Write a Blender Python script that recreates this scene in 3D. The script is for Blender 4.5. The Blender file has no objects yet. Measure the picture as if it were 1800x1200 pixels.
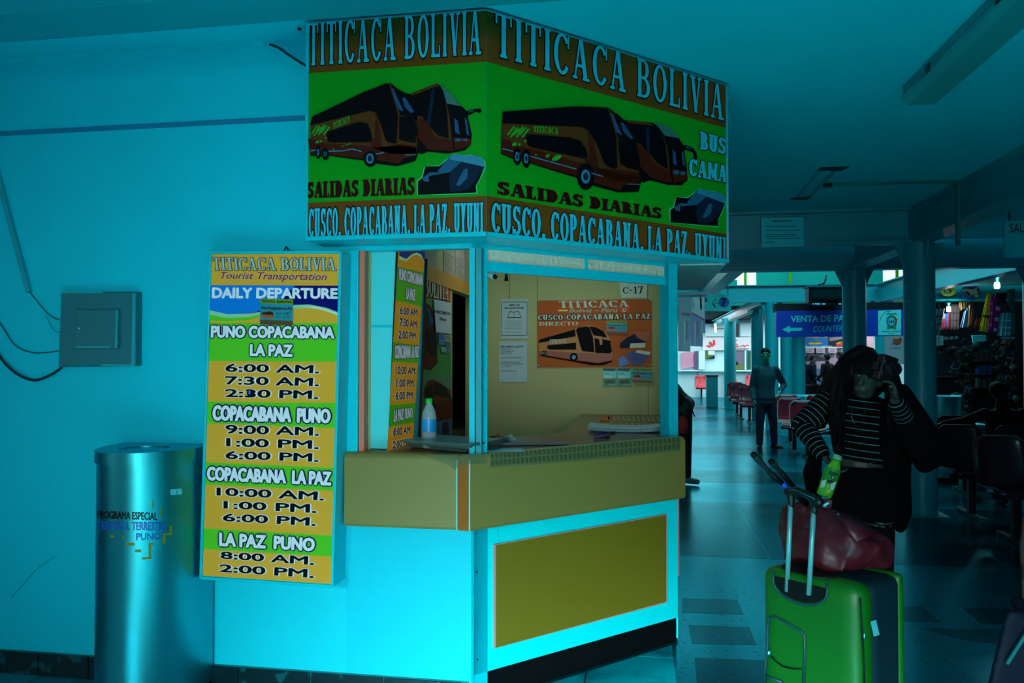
import bpy, bmesh, math, random
from mathutils import Vector, Matrix
random.seed(7)
S = bpy.context.scene
COL = S.collection
R = math.radians

# ------------------------------------------------------------------ camera
YAW, PITCH, F = R(9.4), R(1.18), 1360.0
cam_data = bpy.data.cameras.new('camera')
cam = bpy.data.objects.new('camera', cam_data); COL.objects.link(cam)
cam.location = (0, 0, 1.5)
cam.rotation_euler = (R(90) + PITCH, 0, YAW)
cam_data.sensor_width = 36; cam_data.lens = 36 * F / 1800
cam_data.clip_end = 200; cam_data.clip_start = .05
S.camera = cam

# ------------------------------------------------------------------ world, lights, exposure
S.view_settings.view_transform = 'Standard'
S.view_settings.look = 'None'
S.view_settings.exposure = 0.0
S.view_settings.gamma = 1.0
S.view_settings.use_curve_mapping = False
W = bpy.data.worlds.new('world'); S.world = W; W.use_nodes = True
bg = W.node_tree.nodes['Background']
bg.inputs[0].default_value = (0.62, 0.86, 1.0, 1); bg.inputs[1].default_value = 0.035

def area(name, loc, rot, sx, sy, power, color=(1, 1, 1), spread=180):
    d = bpy.data.lights.new(name, 'AREA'); d.shape = 'RECTANGLE'
    d.size = sx; d.size_y = sy; d.energy = power; d.color = color
    d.spread = R(spread)
    o = bpy.data.objects.new(name, d); COL.objects.link(o)
    o.location = loc; o.rotation_euler = rot
    return o
def aim(o, target):
    o.rotation_euler = (Vector(target) - o.location).to_track_quat('-Z', 'Y').to_euler()

# daylight through the entrance behind and to the left of the photographer
l = area('entrance_daylight', (.2, -3.3, 1.25), (0, 0, 0), 2.6, 2.0, 15.5, (.9, .98, .98), 46)
l2_ = area('floor_bounce_fill', (-.4, -3.4, 2.25), (0, 0, 0), 3.4, .5, 122, (.6, .98, 1), 36)  # unseen lamp, added to light the floor slab for its bounce
aim(l2_, (.3, .55, 0))
aim(l, (-.75, 3.2, .8))
l = area('side_door_daylight', (-5.6, -0.8, 1.5), (0, 0, 0), 1.6, 2.0, 6, (.88, .98, 1), 150)
aim(l, (-1.0, 3.2, 1.5))
# roof lights of the inner hall
area('roof_light_middle', (3.2, 12.7, 5.2), (0, 0, 0), 6, 4, 330, (.35, .95, 1))
area('roof_light_far', (4.2, 26.0, 2.85), (0, 0, 0), 9, 6.5, 560, (.92, .98, 1))
area('roof_light_rear', (3.2, 20.5, 5.6), (0, 0, 0), 6, 3, 150, (.35, .95, 1))

tl = area('travel_stall_lamp', (6.2, 21.9, 2.7), (0, 0, 0), 1.6, .15, 26, (1, .97, 1)); aim(tl, (6.2, 23, 1.3))
# ------------------------------------------------------------------ pixel geometry of the photograph
CAMP = Vector((0, 0, 1.5))
CR = cam.rotation_euler.to_matrix()
def ray(px, py):
    return CR @ Vector(((px - 900) / F, (600 - py) / F, -1.0))
def PP(px, py, plane):
    p0, n = plane; d = ray(px, py)
    return CAMP + d * ((p0 - CAMP).dot(n) / d.dot(n))
def PY(px, py, y): return PP(px, py, (Vector((0, y, 0)), Vector((0, 1, 0))))
def PX(px, py, x): return PP(px, py, (Vector((x, 0, 0)), Vector((1, 0, 0))))
def PZ(px, py, z=0): return PP(px, py, (Vector((0, 0, z)), Vector((0, 0, 1))))
def PD(px, py, d): return CAMP + ray(px, py) * d
def plane3(a, b, c):
    n = (b - a).cross(c - a).normalized()
    if n.dot(CAMP - a) < 0: n = -n
    return (a.copy(), n)
def planeY(y): return (Vector((0, y, 0)), Vector((0, -1, 0)))
def planeX(x, s=1): return (Vector((x, 0, 0)), Vector((s, 0, 0)))

# ------------------------------------------------------------------ materials
def lin(c):
    c /= 255.0
    return c / 12.92 if c <= .04045 else ((c + .055) / 1.055) ** 2.4
def L3(rgb, g=1.0): return tuple(min(.95, lin(v) * g) for v in rgb)
MATS = {}
def mat(name, rgb, g=1.0, rough=.6, metal=0, emit=0, alpha=1, noise=0, nscale=8, bump=0, bscale=60, spec=.5, trans=0, coat=0, ior=1.45):
    if name in MATS: return MATS[name]
    m = bpy.data.materials.new(name); m.use_nodes = True
    nt = m.node_tree; b = nt.nodes['Principled BSDF']
    c = L3(rgb, g) + (1,)
    b.inputs['Base Color'].default_value = c
    b.inputs['Roughness'].default_value = rough
    b.inputs['Metallic'].default_value = metal
    b.inputs['Specular IOR Level'].default_value = .25 if metal else .5
    b.inputs['Specular Tint'].default_value = (.1, .85, 1, 1) if metal else (1, 1, 1, 1)
    b.inputs['Specular IOR Level'].default_value = spec
    b.inputs['IOR'].default_value = ior
    b.inputs['Transmission Weight'].default_value = trans
    b.inputs['Coat Weight'].default_value = coat
    b.inputs['Alpha'].default_value = alpha
    if emit:
        b.inputs['Emission Color'].default_value = c; b.inputs['Emission Strength'].default_value = emit
    if noise or bump:
        tc = nt.nodes.new('ShaderNodeTexCoord')
    if noise:
        n = nt.nodes.new('ShaderNodeTexNoise'); n.inputs['Scale'].default_value = nscale
        n.inputs['Detail'].default_value = 5
        nt.links.new(tc.outputs['Object'], n.inputs['Vector'])
        mx = nt.nodes.new('ShaderNodeMix'); mx.data_type = 'RGBA'
        mx.inputs[6].default_value = tuple(v * (1 - noise) for v in c[:3]) + (1,)
        mx.inputs[7].default_value = tuple(min(1, v * (1 + noise)) for v in c[:3]) + (1,)
        nt.links.new(n.outputs['Fac'], mx.inputs[0]); nt.links.new(mx.outputs[2], b.inputs['Base Color'])
    if bump:
        n2 = nt.nodes.new('ShaderNodeTexNoise'); n2.inputs['Scale'].default_value = bscale
        bp = nt.nodes.new('ShaderNodeBump'); bp.inputs['Strength'].default_value = bump; bp.inputs['Distance'].default_value = .01
        nt.links.new(tc.outputs['Object'], n2.inputs['Vector']); nt.links.new(n2.outputs['Fac'], bp.inputs['Height'])
        nt.links.new(bp.outputs[0], b.inputs['Normal'])
    MATS[name] = m
    return m
def speckle_mat(name, base, dark, g, rough, scale, thr=.6, soft=.06, metal=0):
    if name in MATS: return MATS[name]
    m = mat(name, base, g, rough); nt = m.node_tree; b = nt.nodes['Principled BSDF']
    tc = nt.nodes.new('ShaderNodeTexCoord')
    n = nt.nodes.new('ShaderNodeTexNoise'); n.inputs['Scale'].default_value = scale; n.inputs['Detail'].default_value = 3
    n3 = nt.nodes.new('ShaderNodeTexNoise'); n3.inputs['Scale'].default_value = 1.3
    rp = nt.nodes.new('ShaderNodeValToRGB'); e = rp.color_ramp.elements
    e[0].position = thr; e[1].position = thr + soft
    e[0].color = L3(base, g) + (1,); e[1].color = L3(dark, g) + (1,)
    mx = nt.nodes.new('ShaderNodeMix'); mx.data_type = 'RGBA'; mx.blend_type = 'MULTIPLY'; mx.inputs[0].default_value = .5
    nt.links.new(tc.outputs['Object'], n.inputs['Vector']); nt.links.new(tc.outputs['Object'], n3.inputs['Vector'])
    nt.links.new(n.outputs['Fac'], rp.inputs[0]); nt.links.new(rp.outputs[0], mx.inputs[6]); nt.links.new(n3.outputs['Fac'], mx.inputs[7])
    nt.links.new(mx.outputs[2], b.inputs['Base Color'])
    b.inputs['Metallic'].default_value = metal
    b.inputs['Specular IOR Level'].default_value = .25 if metal else .5
    b.inputs['Specular Tint'].default_value = (.1, .85, 1, 1) if metal else (1, 1, 1, 1)
    mr = nt.nodes.new('ShaderNodeMapRange'); mr.inputs[3].default_value = rough * .7; mr.inputs[4].default_value = rough * 1.5
    nt.links.new(n3.outputs['Fac'], mr.inputs[0]); nt.links.new(mr.outputs[0], b.inputs['Roughness'])
    return m
def stripe_mat(name, axis, pitch, frac, base, line, g=1.0):
    m = mat(name, base, g, .85, spec=.1); nt = m.node_tree; b = nt.nodes['Principled BSDF']
    tc = nt.nodes.new('ShaderNodeTexCoord')
    d = nt.nodes.new('ShaderNodeVectorMath'); d.operation = 'DOT_PRODUCT'
    a = Vector(axis).normalized() / pitch; d.inputs[1].default_value = a
    fr = nt.nodes.new('ShaderNodeMath'); fr.operation = 'FRACT'
    gt = nt.nodes.new('ShaderNodeMath'); gt.operation = 'LESS_THAN'; gt.inputs[1].default_value = frac
    mx = nt.nodes.new('ShaderNodeMix'); mx.data_type = 'RGBA'
    mx.inputs[6].default_value = L3(base, g) + (1,); mx.inputs[7].default_value = L3(line, g) + (1,)
    nt.links.new(tc.outputs['Object'], d.inputs[0]); nt.links.new(d.outputs['Value'], fr.inputs[0])
    nt.links.new(fr.outputs[0], gt.inputs[0]); nt.links.new(gt.outputs[0], mx.inputs[0]); nt.links.new(mx.outputs[2], b.inputs['Base Color'])
    return m

# ------------------------------------------------------------------ mesh builder
OFF = {}
class MB:
    def __init__(s): s.v = []; s.f = []; s.m = []; s.sm = []; s.mats = []
    def mi(s, m):
        if m not in s.mats: s.mats.append(m)
        return s.mats.index(m)
    def add(s, vs, fs, m=None, smooth=False):
        b = len(s.v); s.v += [Vector(v) for v in vs]; k = s.mi(m)
        for f in fs: s.f.append([b + i for i in f]); s.m.append(k); s.sm.append(smooth)
        return s
    def box(s, a, b, m=None, rz=0, piv=None):
        x0, y0, z0 = a; x1, y1, z1 = b
        vs = [Vector(p) for p in ((x0,y0,z0),(x1,y0,z0),(x1,y1,z0),(x0,y1,z0),(x0,y0,z1),(x1,y0,z1),(x1,y1,z1),(x0,y1,z1))]
        if rz:
            c = Vector(piv) if piv else (Vector(a) + Vector(b)) / 2
            M = Matrix.Rotation(rz, 3, 'Z'); vs = [c + M @ (v - c) for v in vs]
        return s.add(vs, [(0,3,2,1),(4,5,6,7),(0,1,5,4),(1,2,6,5),(2,3,7,6),(3,0,4,7)], m)
    def hexa(s, q, d, m=None):
        """prism: polygon q (list of points) swept by vector d"""
        n = len(q); q = [Vector(p) for p in q]; d = Vector(d)
        vs = q + [p + d for p in q]
        fs = [tuple(range(n))[::-1], tuple(range(n, 2 * n))] + [(i, (i + 1) % n, n + (i + 1) % n, n + i) for i in range(n)]
        return s.add(vs, fs, m)
    def bar(s, p, q, w, h, m=None, up=(0, 0, 1)):
        p = Vector(p); q = Vector(q); d = (q - p).normalized(); u = Vector(up)
        sd = d.cross(u); 
        if sd.length < 1e-4: sd = d.cross(Vector((1, 0, 0)))
        sd.normalize(); u = sd.cross(d).normalized()
        a = [p + sd * x * w / 2 + u * y * h / 2 for x, y in ((-1,-1),(1,-1),(1,1),(-1,1))]
        return s.hexa(a, q - p, m)
    def tube(s, pts, r, m=None, n=10, smooth=True, caps=True):
        pts = [Vector(p) for p in pts]; k = len(pts)
        rs = r if isinstance(r, (list, tuple)) else [r] * k
        vs = []; prev = None
        for i, p in enumerate(pts):
            d = (pts[min(i + 1, k - 1)] - pts[max(i - 1, 0)]).normalized()
            if prev is None:
                u = d.cross(Vector((0, 0, 1)))
                if u.length < .05: u = d.cross(Vector((1, 0, 0)))
                u.normalize()
            else:
                u = (prev - d * prev.dot(d)).normalized()
            prev = u; w = d.cross(u)
            for j in range(n):
                a = 2 * math.pi * j / n
                vs.append(p + (u * math.cos(a) + w * math.sin(a)) * rs[i])
        fs = [(i*n+j, i*n+(j+1)%n, (i+1)*n+(j+1)%n, (i+1)*n+j) for i in range(k-1) for j in range(n)]
        s.add(vs, fs, m, smooth)
        if caps:
            s.add(vs[:n], [tuple(range(n))[::-1]], m); s.add(vs[-n:], [tuple(range(n))], m)
        return s
    def lathe(s, c, prof, m=None, n=32, smooth=True, sx=1, sy=1):
        c = Vector(c); vs = []
        for r, z in prof:
            for j in range(n):
                a = 2 * math.pi * j / n; vs.append(c + Vector((r * sx * math.cos(a), r * sy * math.sin(a), z)))
        k = len(prof)
        fs = [(i*n+j, i*n+(j+1)%n, (i+1)*n+(j+1)%n, (i+1)*n+j) for i in range(k-1) for j in range(n)]
        return s.add(vs, fs, m, smooth)
    def ball(s, c, r, m=None, n=12, rot=None):
        c = Vector(c); rr = Vector(r) if not isinstance(r, (int, float)) else Vector((r, r, r))
        vs = []; k = n // 2 + 1
        for i in range(k + 1):
            t = math.pi * i / k
            for j in range(n):
                a = 2 * math.pi * j / n
                v = Vector((math.sin(t) * math.cos(a) * rr.x, math.sin(t) * math.sin(a) * rr.y, math.cos(t) * rr.z))
                vs.append(c + (rot @ v if rot else v))
        fs = [(i*n+j, (i+1)*n+j, (i+1)*n+(j+1)%n, i*n+(j+1)%n) for i in range(k) for j in range(n)]
        return s.add(vs, fs, m, True)
    def build(s, name, parent=None, m=None, bevel=0, solid=0, clean=True, sub=0):
        off = OFF.get(parent.name, Vector((0, 0, 0))) if parent else Vector((0, 0, 0))
        me = bpy.data.meshes.new(name)
        me.from_pydata([v - off for v in s.v], [], s.f)
        mats = [x if x else m for x in s.mats]
        for x in mats: me.materials.append(x)
        me.polygons.foreach_set('material_index', s.m); me.polygons.foreach_set('use_smooth', s.sm)
        if clean:
            bm = bmesh.new(); bm.from_mesh(me)
            bmesh.ops.remove_doubles(bm, verts=bm.verts, dist=1e-5)
            bmesh.ops.recalc_face_normals(bm, faces=bm.faces); bm.to_mesh(me); bm.free()
        me.update()
        o = bpy.data.objects.new(name, me); COL.objects.link(o)
        if parent: o.parent = parent; OFF[o.name] = off
        if solid:
            md = o.modifiers.new('solid', 'SOLIDIFY'); md.thickness = solid; md.offset = 0
        if bevel:
            md = o.modifiers.new('bevel', 'BEVEL'); md.width = bevel; md.segments = 2; md.limit_method = 'ANGLE'
        if sub:
            md = o.modifiers.new('sub', 'SUBSURF'); md.levels = sub; md.render_levels = sub
        return o
def tag(o, label=None, cat=None, group=None, kind=None):
    if label: o['label'] = label
    if cat: o['category'] = cat
    if group: o['group'] = group
    if kind: o['kind'] = kind
    return o
def thing(name, label, cat, loc=(0, 0, 0), group=None, kind=None):
    o = bpy.data.objects.new(name, None); COL.objects.link(o); o.location = loc
    o.empty_display_size = .1
    OFF[o.name] = Vector(loc)
    return tag(o, label, cat, group, kind)
def dup(root, loc, rz=0, label=None, group=None, scale=None):
    def cp(o, par):
        c = o.copy(); COL.objects.link(c)
        if par: c.parent = par
        for ch in list(o.children): cp(ch, c)
        return c
    r = cp(root, None); r.location = loc; r.rotation_euler = (0, 0, rz)
    if scale: r.scale = (scale,) * 3
    if label: r['label'] = label
    if group: r['group'] = group
    return r
def px_prism(mb, quad, plane, depth, m=None):
    """photo-traced polygon on its real plane, given real depth behind that plane"""
    q = [PP(x, y, plane) for x, y in quad]
    return mb.hexa(q, plane[1] * -depth, m)

# ------------------------------------------------------------------ flat print: polygons, sans text, slab-serif glyphs
class Art:
    def __init__(s, plane): s.pl = plane; s.mb = MB()
    def pt(s, x, y, lay): return PP(x, y, s.pl) + s.pl[1] * (.0012 * lay + .0006)
    def poly(s, pts, m, lay=0):
        s.mb.add([s.pt(x, y, lay) for x, y in pts], [tuple(range(len(pts)))], m); return s
    def ell(s, cx, cy, rx, ry, m, lay=0, rot=0, n=20):
        c, sn = math.cos(R(rot)), math.sin(R(rot))
        return s.poly([(cx + rx*math.cos(t)*c - ry*math.sin(t)*sn, cy + rx*math.cos(t)*sn + ry*math.sin(t)*c) for t in [2*math.pi*i/n for i in range(n)]], m, lay)
    def line(s, pts, w, m, lay=0):
        for (x0, y0), (x1, y1) in zip(pts, pts[1:]):
            dx, dy = x1 - x0, y1 - y0; l = math.hypot(dx, dy) or 1; nx, ny = -dy / l * w / 2, dx / l * w / 2
            s.poly([(x0+nx, y0+ny), (x1+nx, y1+ny), (x1-nx, y1-ny), (x0-nx, y0-ny)], m, lay)
        return s
    def quadmap(s, quad, lay):
        P = [PP(x, y, s.pl) + s.pl[1] * (.0012 * lay + .0006) for x, y in quad]   # TL TR BR BL
        def f(u, v): return (P[3] * (1-u) + P[2] * u) * (1-v) + (P[0] * (1-u) + P[1] * u) * v
        asp = ((P[1]-P[0]).length + (P[2]-P[3]).length) / ((P[0]-P[3]).length + (P[1]-P[2]).length)
        return f, asp
    def text(s, t, quad, m, lay=1, out=None, ow=.03, bold=0, shear=0, res=3, kx=None):
        """sans lettering fitted to a quad TL TR BR BL (cap height)"""
        if out: s._text(t, quad, out, lay, bold + ow, shear, res, bold, kx); lay += 1
        return s._text(t, quad, m, lay, bold, shear, res, bold, kx)
    def _text(s, t, quad, m, lay, off, shear, res, base, kf=None):
        f, asp = s.quadmap(quad, lay)
        vs, fs, box = sans(t, 0, shear, res)
        x0, x1, y0, y1 = box
        kx = (x1 - x0) / asp / (y1 - y0)      # keeps the boldening even when the line is stretched
        if kf: kx = kf
        x0 -= base * kx; x1 += base * kx; y0 -= base; y1 += base
        sh = [(0, 0)] + ([(off * kx * math.cos(a), off * math.sin(a)) for a in [math.pi * i / 4 for i in range(8)]] if off else [])
        for i, (dx, dy) in enumerate(sh):
            e = s.pl[1] * (.0001 * i)
            s.mb.add([f((v[0]+dx-x0)/(x1-x0), (v[1]+dy-y0)/(y1-y0)) + e for v in vs], fs, m)
        return s
    def slab(s, t, quad, m, lay=1, out=None, ow=.05, w=1.0, fat=0, gap=.05, sf=.07):
        f, asp = s.quadmap(quad, lay)
        polys, tw = slab_layout(t, w, gap, sf)
        sx = asp / tw
        P = [grow([(x * sx, y) for x, y in p], fat) if fat else [(x * sx, y) for x, y in p] for p in polys]
        if out:
            for i, p in enumerate(P):
                g = grow(p, ow); e = s.pl[1] * (.00003 * (i % 33))
                s.mb.add([f(x / asp, y) + e for x, y in g], [tuple(range(len(g)))], out)
            f, _ = s.quadmap(quad, lay + 1)
        for i, p in enumerate(P):
            e = s.pl[1] * (.00003 * (i % 33))
            s.mb.add([f(x / asp, y) + e for x, y in p], [tuple(range(len(p)))], m)
        return s
    def build(s, name, parent): return s.mb.build(name, parent, clean=False)
_sc = {}
def sans(t, off, shear, res):
    k = (t, round(off, 4), shear, res)
    if k in _sc: return _sc[k]
    c = bpy.data.curves.new('t', 'FONT'); c.body = t; c.size = 1; c.offset = off; c.shear = shear; c.resolution_u = res
    c.fill_mode = 'FRONT'
    o = bpy.data.objects.new('t', c); COL.objects.link(o)
    dg = bpy.context.evaluated_depsgraph_get(); e = o.evaluated_get(dg); me = e.to_mesh()
    vs = [(v.co.x, v.co.y) for v in me.vertices]; fs = [tuple(p.vertices) for p in me.polygons]
    e.to_mesh_clear(); bpy.data.objects.remove(o); bpy.data.curves.remove(c)
    xs = [v[0] for v in vs]; ys = [v[1] for v in vs]
    box = (min(xs), max(xs), min(ys), max(ys))
    # cap height box
    _sc[k] = (vs, fs, box); return _sc[k]
def grow(p, d):
    n = len(p); a = sum(p[i][0]*p[(i+1)%n][1] - p[(i+1)%n][0]*p[i][1] for i in range(n))
    if a < 0: p = p[::-1]
    out = []
    for i in range(n):
        x0, y0 = p[i-1]; x1, y1 = p[i]; x2, y2 = p[(i+1) % n]
        def nrm(ax, ay, bx, by):
            l = math.hypot(bx-ax, by-ay) or 1e-9; return ((by-ay)/l, -(bx-ax)/l)
        n1 = nrm(x0, y0, x1, y1); n2 = nrm(x1, y1, x2, y2)
        bx, by = n1[0]+n2[0], n1[1]+n2[1]; q = bx*bx + by*by
        k = 2 * d / q if q > .35 else 2 * d / .35
        out.append((x1 + bx*k, y1 + by*k))
    return out
def rect(x0, y0, x1, y1): return [(x0,y0),(x1,y0),(x1,y1),(x0,y1)]
def ring(cx, cy, rx, ry, a0, a1, tx, ty, n=14):
    out = []
    for i in range(n):
        a, b = R(a0 + (a1-a0)*i/n), R(a0 + (a1-a0)*(i+1)/n)
        out.append([(cx+rx*math.cos(a), cy+ry*math.sin(a)), (cx+rx*math.cos(b), cy+ry*math.sin(b)),
                    (cx+(rx-tx)*math.cos(b), cy+(ry-ty)*math.sin(b)), (cx+(rx-tx)*math.cos(a), cy+(ry-ty)*math.sin(a))])
    return out
def glyph(c, w, s=.07):
    t = .17 * w; h = .075 + .035 * (w - 1); k = h   # stem, thin bar, serif thickness, serif overhang
    def stem(x, bot=True, top=True):
        g = [rect(x, 0, x+t, 1)]
        if bot: g.append(rect(x-s, 0, x+t+s, k))
        if top: g.append(rect(x-s, 1-k, x+t+s, 1))
        return g
    def diag(x0, y0, x1, y1, tt): return [[(x0, y0), (x0+tt, y0), (x1+tt, y1), (x1, y1)]]
    if c == 'I': return stem(s), t + 2*s
    if c == 'T':
        W_ = .58; return [rect(W_/2-t/2, 0, W_/2+t/2, 1), rect(W_/2-t/2-s, 0, W_/2+t/2+s, k), rect(0, 1-h, W_, 1), rect(0, .74, .06, 1), rect(W_-.06, .74, W_, 1)], W_
    if c == 'L': return stem(s) + [rect(s, 0, .52, h), rect(.46, 0, .52, .27)], .54
    if c == 'C': return ring(.33, .5, .33, .5, 38, 322, t, h*1.1, 20) + [rect(.555, .66, .61, .97)], .62
    if c == 'O': return ring(.33, .5, .33, .5, 0, 360, t, h*1.1, 26), .66
    if c == 'A':
        return diag(.06, 0, .27, 1, h*.9) + diag(.46, 0, .25, 1, t) + [rect(.15, .3, .5, .3+h), rect(0, 0, .2, k), rect(.4, 0, .7, k)], .70
    if c == 'V':
        return diag(.25, 0, .06, 1, t) + diag(.3, 0, .47, 1, h*.9) + [rect(0, 1-k, .3, 1), rect(.4, 1-k, .62, 1)], .62
    if c == 'B':
        return stem(s) + ring(.28, .74, .27, .26, -90, 90, t, h*.9, 12) + ring(.3, .27, .3, .27, -90, 90, t, h, 12) + [rect(s, 1-h, .29, 1), rect(s, .48, .3, .48+h), rect(s, 0, .3, h)], .62
    if c == 'D':
        return stem(s) + ring(.26, .5, .36, .5, -90, 90, t, h, 16) + [rect(s, 1-h, .27, 1), rect(s, 0, .27, h)], .64
    if c == 'P':
        return stem(s) + ring(.28, .72, .28, .28, -90, 90, t, h, 14) + [rect(s, 1-h, .29, 1), rect(s, .44, .29, .44+h)], .58
    if c == 'R':
        return stem(s) + ring(.28, .74, .27, .26, -90, 90, t, h, 14) + [rect(s, 1-h, .29, 1), rect(s, .48, .29, .48+h)] + diag(.44, 0, .26, .5, t) + [rect(.42, 0, .68, k)], .68
    if c == 'U':
        return [rect(.05, .3, .05+t, 1), rect(.6-t, .3, .6, 1), rect(0, 1-k, .1+t, 1), rect(.55-t, 1-k, .65, 1)] + ring(.325, .31, .275, .31, 180, 360, t, h*1.2, 14), .66
    if c == 'N':
        return [rect(.06, 0, .06+t*.8, 1), rect(.6-t*.8, 0, .6, 1), rect(0, 0, .12+t*.8, k), rect(.53-t*.8, 1-k, .66, 1), rect(0, 1-k, .12, 1)] + diag(.6-t, 0, .06, 1, t), .68
    if c == 'M':
        return [rect(.06, 0, .06+t*.8, 1), rect(.76-t*.8, 0, .76, 1), rect(0, 0, .1+t*.8, k), rect(.72-t*.8, 0, .82, k)] + diag(.37, .15, .06, 1, t) + diag(.37, .15, .66, 1, t*.8), .82
    if c == 'Y':
        return [rect(.3-t/2, 0, .3+t/2, .5), rect(.3-t/2-s, 0, .3+t/2+s, k), rect(0, 1-k, .26, 1), rect(.38, 1-k, .62, 1)] + diag(.3-t/2, .42, .06, 1, t) + diag(.3-t/2, .42, .56-t, 1, t), .62
    if c == 'Z':
        return [rect(0, 1-h*1.2, .54, 1), rect(0, 0, .56, h*1.2), rect(0, .76, .06, 1), rect(.5, 0, .56, .25)] + diag(0, 0, .54-t*1.2, 1, t*1.2), .57
    if c == 'E':
        return stem(s) + [rect(s, 1-h, .5, 1), rect(s, 0, .54, h), rect(s, .46, .42, .46+h), rect(.45, .76, .5, 1), rect(.48, 0, .54, .26), rect(.37, .36, .42, .66)], .56
    if c == 'S':
        return ring(.3, .73, .27, .27, 20, 270, t*.95, h*1.2, 14) + ring(.3, .27, .29, .27, -160, 90, t*.95, h*1.2, 14) + [rect(.5, .7, .56, .99), rect(.01, .02, .07, .3), rect(.28, .46, .32, .46+h*1.3)], .6
    if c == '1': return [rect(.2, 0, .2+t, 1), rect(.06, 0, .34+t*.4, k), [(.04, .8), (.2, .86), (.2, 1), (.04, .86)]], .45
    if c == '7': return [rect(.02, 1-h*1.4, .55, 1), rect(.02, .78, .07, 1)] + diag(.15, 0, .42, 1-h, t), .58
    if c == '-': return [rect(.03, .42, .35, .52)], .38
    if c == ',': return [rect(.03, 0, .03+t, .16), [(.06, -.26), (.13, -.26), (.03+t, .06), (.08, .06)]], .24
    return [], .26
def slab_layout(t, w, gap=.05, sf=.07):
    x = 0; out = []
    for c in t:
        g, gw = glyph(c, w, sf)
        out += [[(px + x, py) for px, py in p] for p in g]
        x += gw + gap
    return out, x - gap

# ------------------------------------------------------------------ figures: tapered capsules fused into one skin
class Fig:
    def __init__(s): s.mb = MB()
    def cap(s, a, b, ra, rb, fl=1.0, ax=None):
        a = Vector(a); b = Vector(b); n = 5; 
        s.mb.ball(a, ra, n=10); s.mb.ball(b, rb, n=10)
        d = b - a
        if d.length > 1e-5: s.mb.tube([a, b], [ra, rb], n=10)
        return s
    def chain(s, pts):
        for (p, r), (q, r2) in zip(pts, pts[1:]): s.cap(p, q, r, r2)
        return s
    def ell(s, c, r, rot=None): s.mb.ball(c, r, n=14, rot=rot); return s
    def build(s, name, parent, m, vox=.01, smooth=2):
        s.mb.mats = [m]
        o = s.mb.build(name, parent)
        r = o.modifiers.new('r', 'REMESH'); r.mode = 'VOXEL'; r.voxel_size = vox; r.use_smooth_shade = True
        sm = o.modifiers.new('s', 'SMOOTH'); sm.iterations = smooth; sm.factor = .5
        dg = bpy.context.evaluated_depsgraph_get(); me = bpy.data.meshes.new_from_object(o.evaluated_get(dg))
        old = o.data; o.modifiers.clear(); o.data = me; me.name = name
        if not me.materials: me.materials.append(m)
        for p in me.polygons: p.material_index = 0; p.use_smooth = True
        bpy.data.meshes.remove(old)
        return o
def hand(fg, wrist, d, n, side, s=1.0, curl=.5):
    """palm + five fingers; d = finger direction, n = palm normal (palm side), side = direction to the thumb"""
    d = Vector(d).normalized(); n = Vector(n); n = (n - d * n.dot(d)).normalized()
    sd = d.cross(n).normalized()
    if sd.dot(Vector(side)) < 0: sd = -sd
    wr = Vector(wrist)
    for k in range(4):
        o = (1.5 - k) * .021 * s
        kn = wr + d * .085 * s + sd * o
        fg.cap(wr + d * .015 * s + sd * o * .7, kn, .014 * s, .0105 * s)
        L = (.028, .031, .028, .022)[k] * s; p = kn; a = curl * .5
        for j in range(3):
            q = p + (d * math.cos(a) + n * math.sin(a)) * L * (1, .9, .75)[j]
            fg.cap(p, q, .0095 * s * (1 - .1*j), .0085 * s * (1 - .1*j)); p = q; a += curl * .8
    b = wr + d * .025 * s + sd * .03 * s
    q = b + (d * .6 + sd * .7 + n * .35).normalized() * .04 * s
    fg.cap(wr + d * .01 * s + sd * .01, b, .015 * s, .013 * s); fg.cap(b, q, .0125 * s, .011 * s)
    fg.cap(q, q + (d * .9 + sd * .25 + n * .3).normalized() * .032 * s, .0105 * s, .009 * s)
# ------------------------------------------------------------------ shared paints
TEAL = mat('teal_painted_plaster', (0, 212, 232), 1.0, .55, spec=.2, noise=.05, nscale=1.6, bump=.06, bscale=25)
TEALC = mat('teal_painted_ceiling', (0, 212, 228), 1.0, .6, spec=.2, noise=.05, nscale=1.2)
TEALS = mat('teal_painted_steel', (0, 158, 174), 1.0, .38, noise=.06, nscale=3)
TEALD = mat('dull_teal_steel', (0, 150, 165), 1.0, .4, noise=.06, nscale=3)
ALU = mat('teal_aluminium_profile', (0, 200, 216), 1.0, .3, spec=.2, noise=.03, nscale=5)
BLACK = mat('black_paint', (6, 8, 10), 1.0, .55, spec=.25)
DARK = mat('dark_plastic', (14, 16, 18), 1.0, .35)
CHROME = mat('brushed_chrome', (120, 235, 240), 1.0, .22, metal=1)
STEEL = mat('brushed_stainless_steel', (55, 190, 200), .9, .38, metal=1, noise=.08, nscale=2)
WHITE = mat('white_enamel', (195, 245, 250), 1.0, .5)
PAPER = mat('white_paper', (150, 215, 220), 1.2, .7)
INK = mat('black_ink', (5, 12, 18), 1.0, .6)

YW = 3.28; YB = 5.7; ZC = 2.94
C1 = PY(828, 1236, YW); C1.z = 0
CH = Vector((.7071068, .7071068, 0)); CN = Vector((.7071068, -.7071068, 0))
C2 = PP(1192, 1121, (C1, CN)); XR = C2.x; XL = -1.2
def K1(o): return Vector((C1.x + .41421 * o, YW - o, 0))
def K2(o): return Vector((XR + o, YW + (XR + o - C1.x) - 1.41421 * o, 0))
def chp(o=0): return (C1 + CN * o, CN)
XP0 = PY(612, 800, YW).x; XP1 = PY(640, 800, YW).x
XD = C1.x

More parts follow.
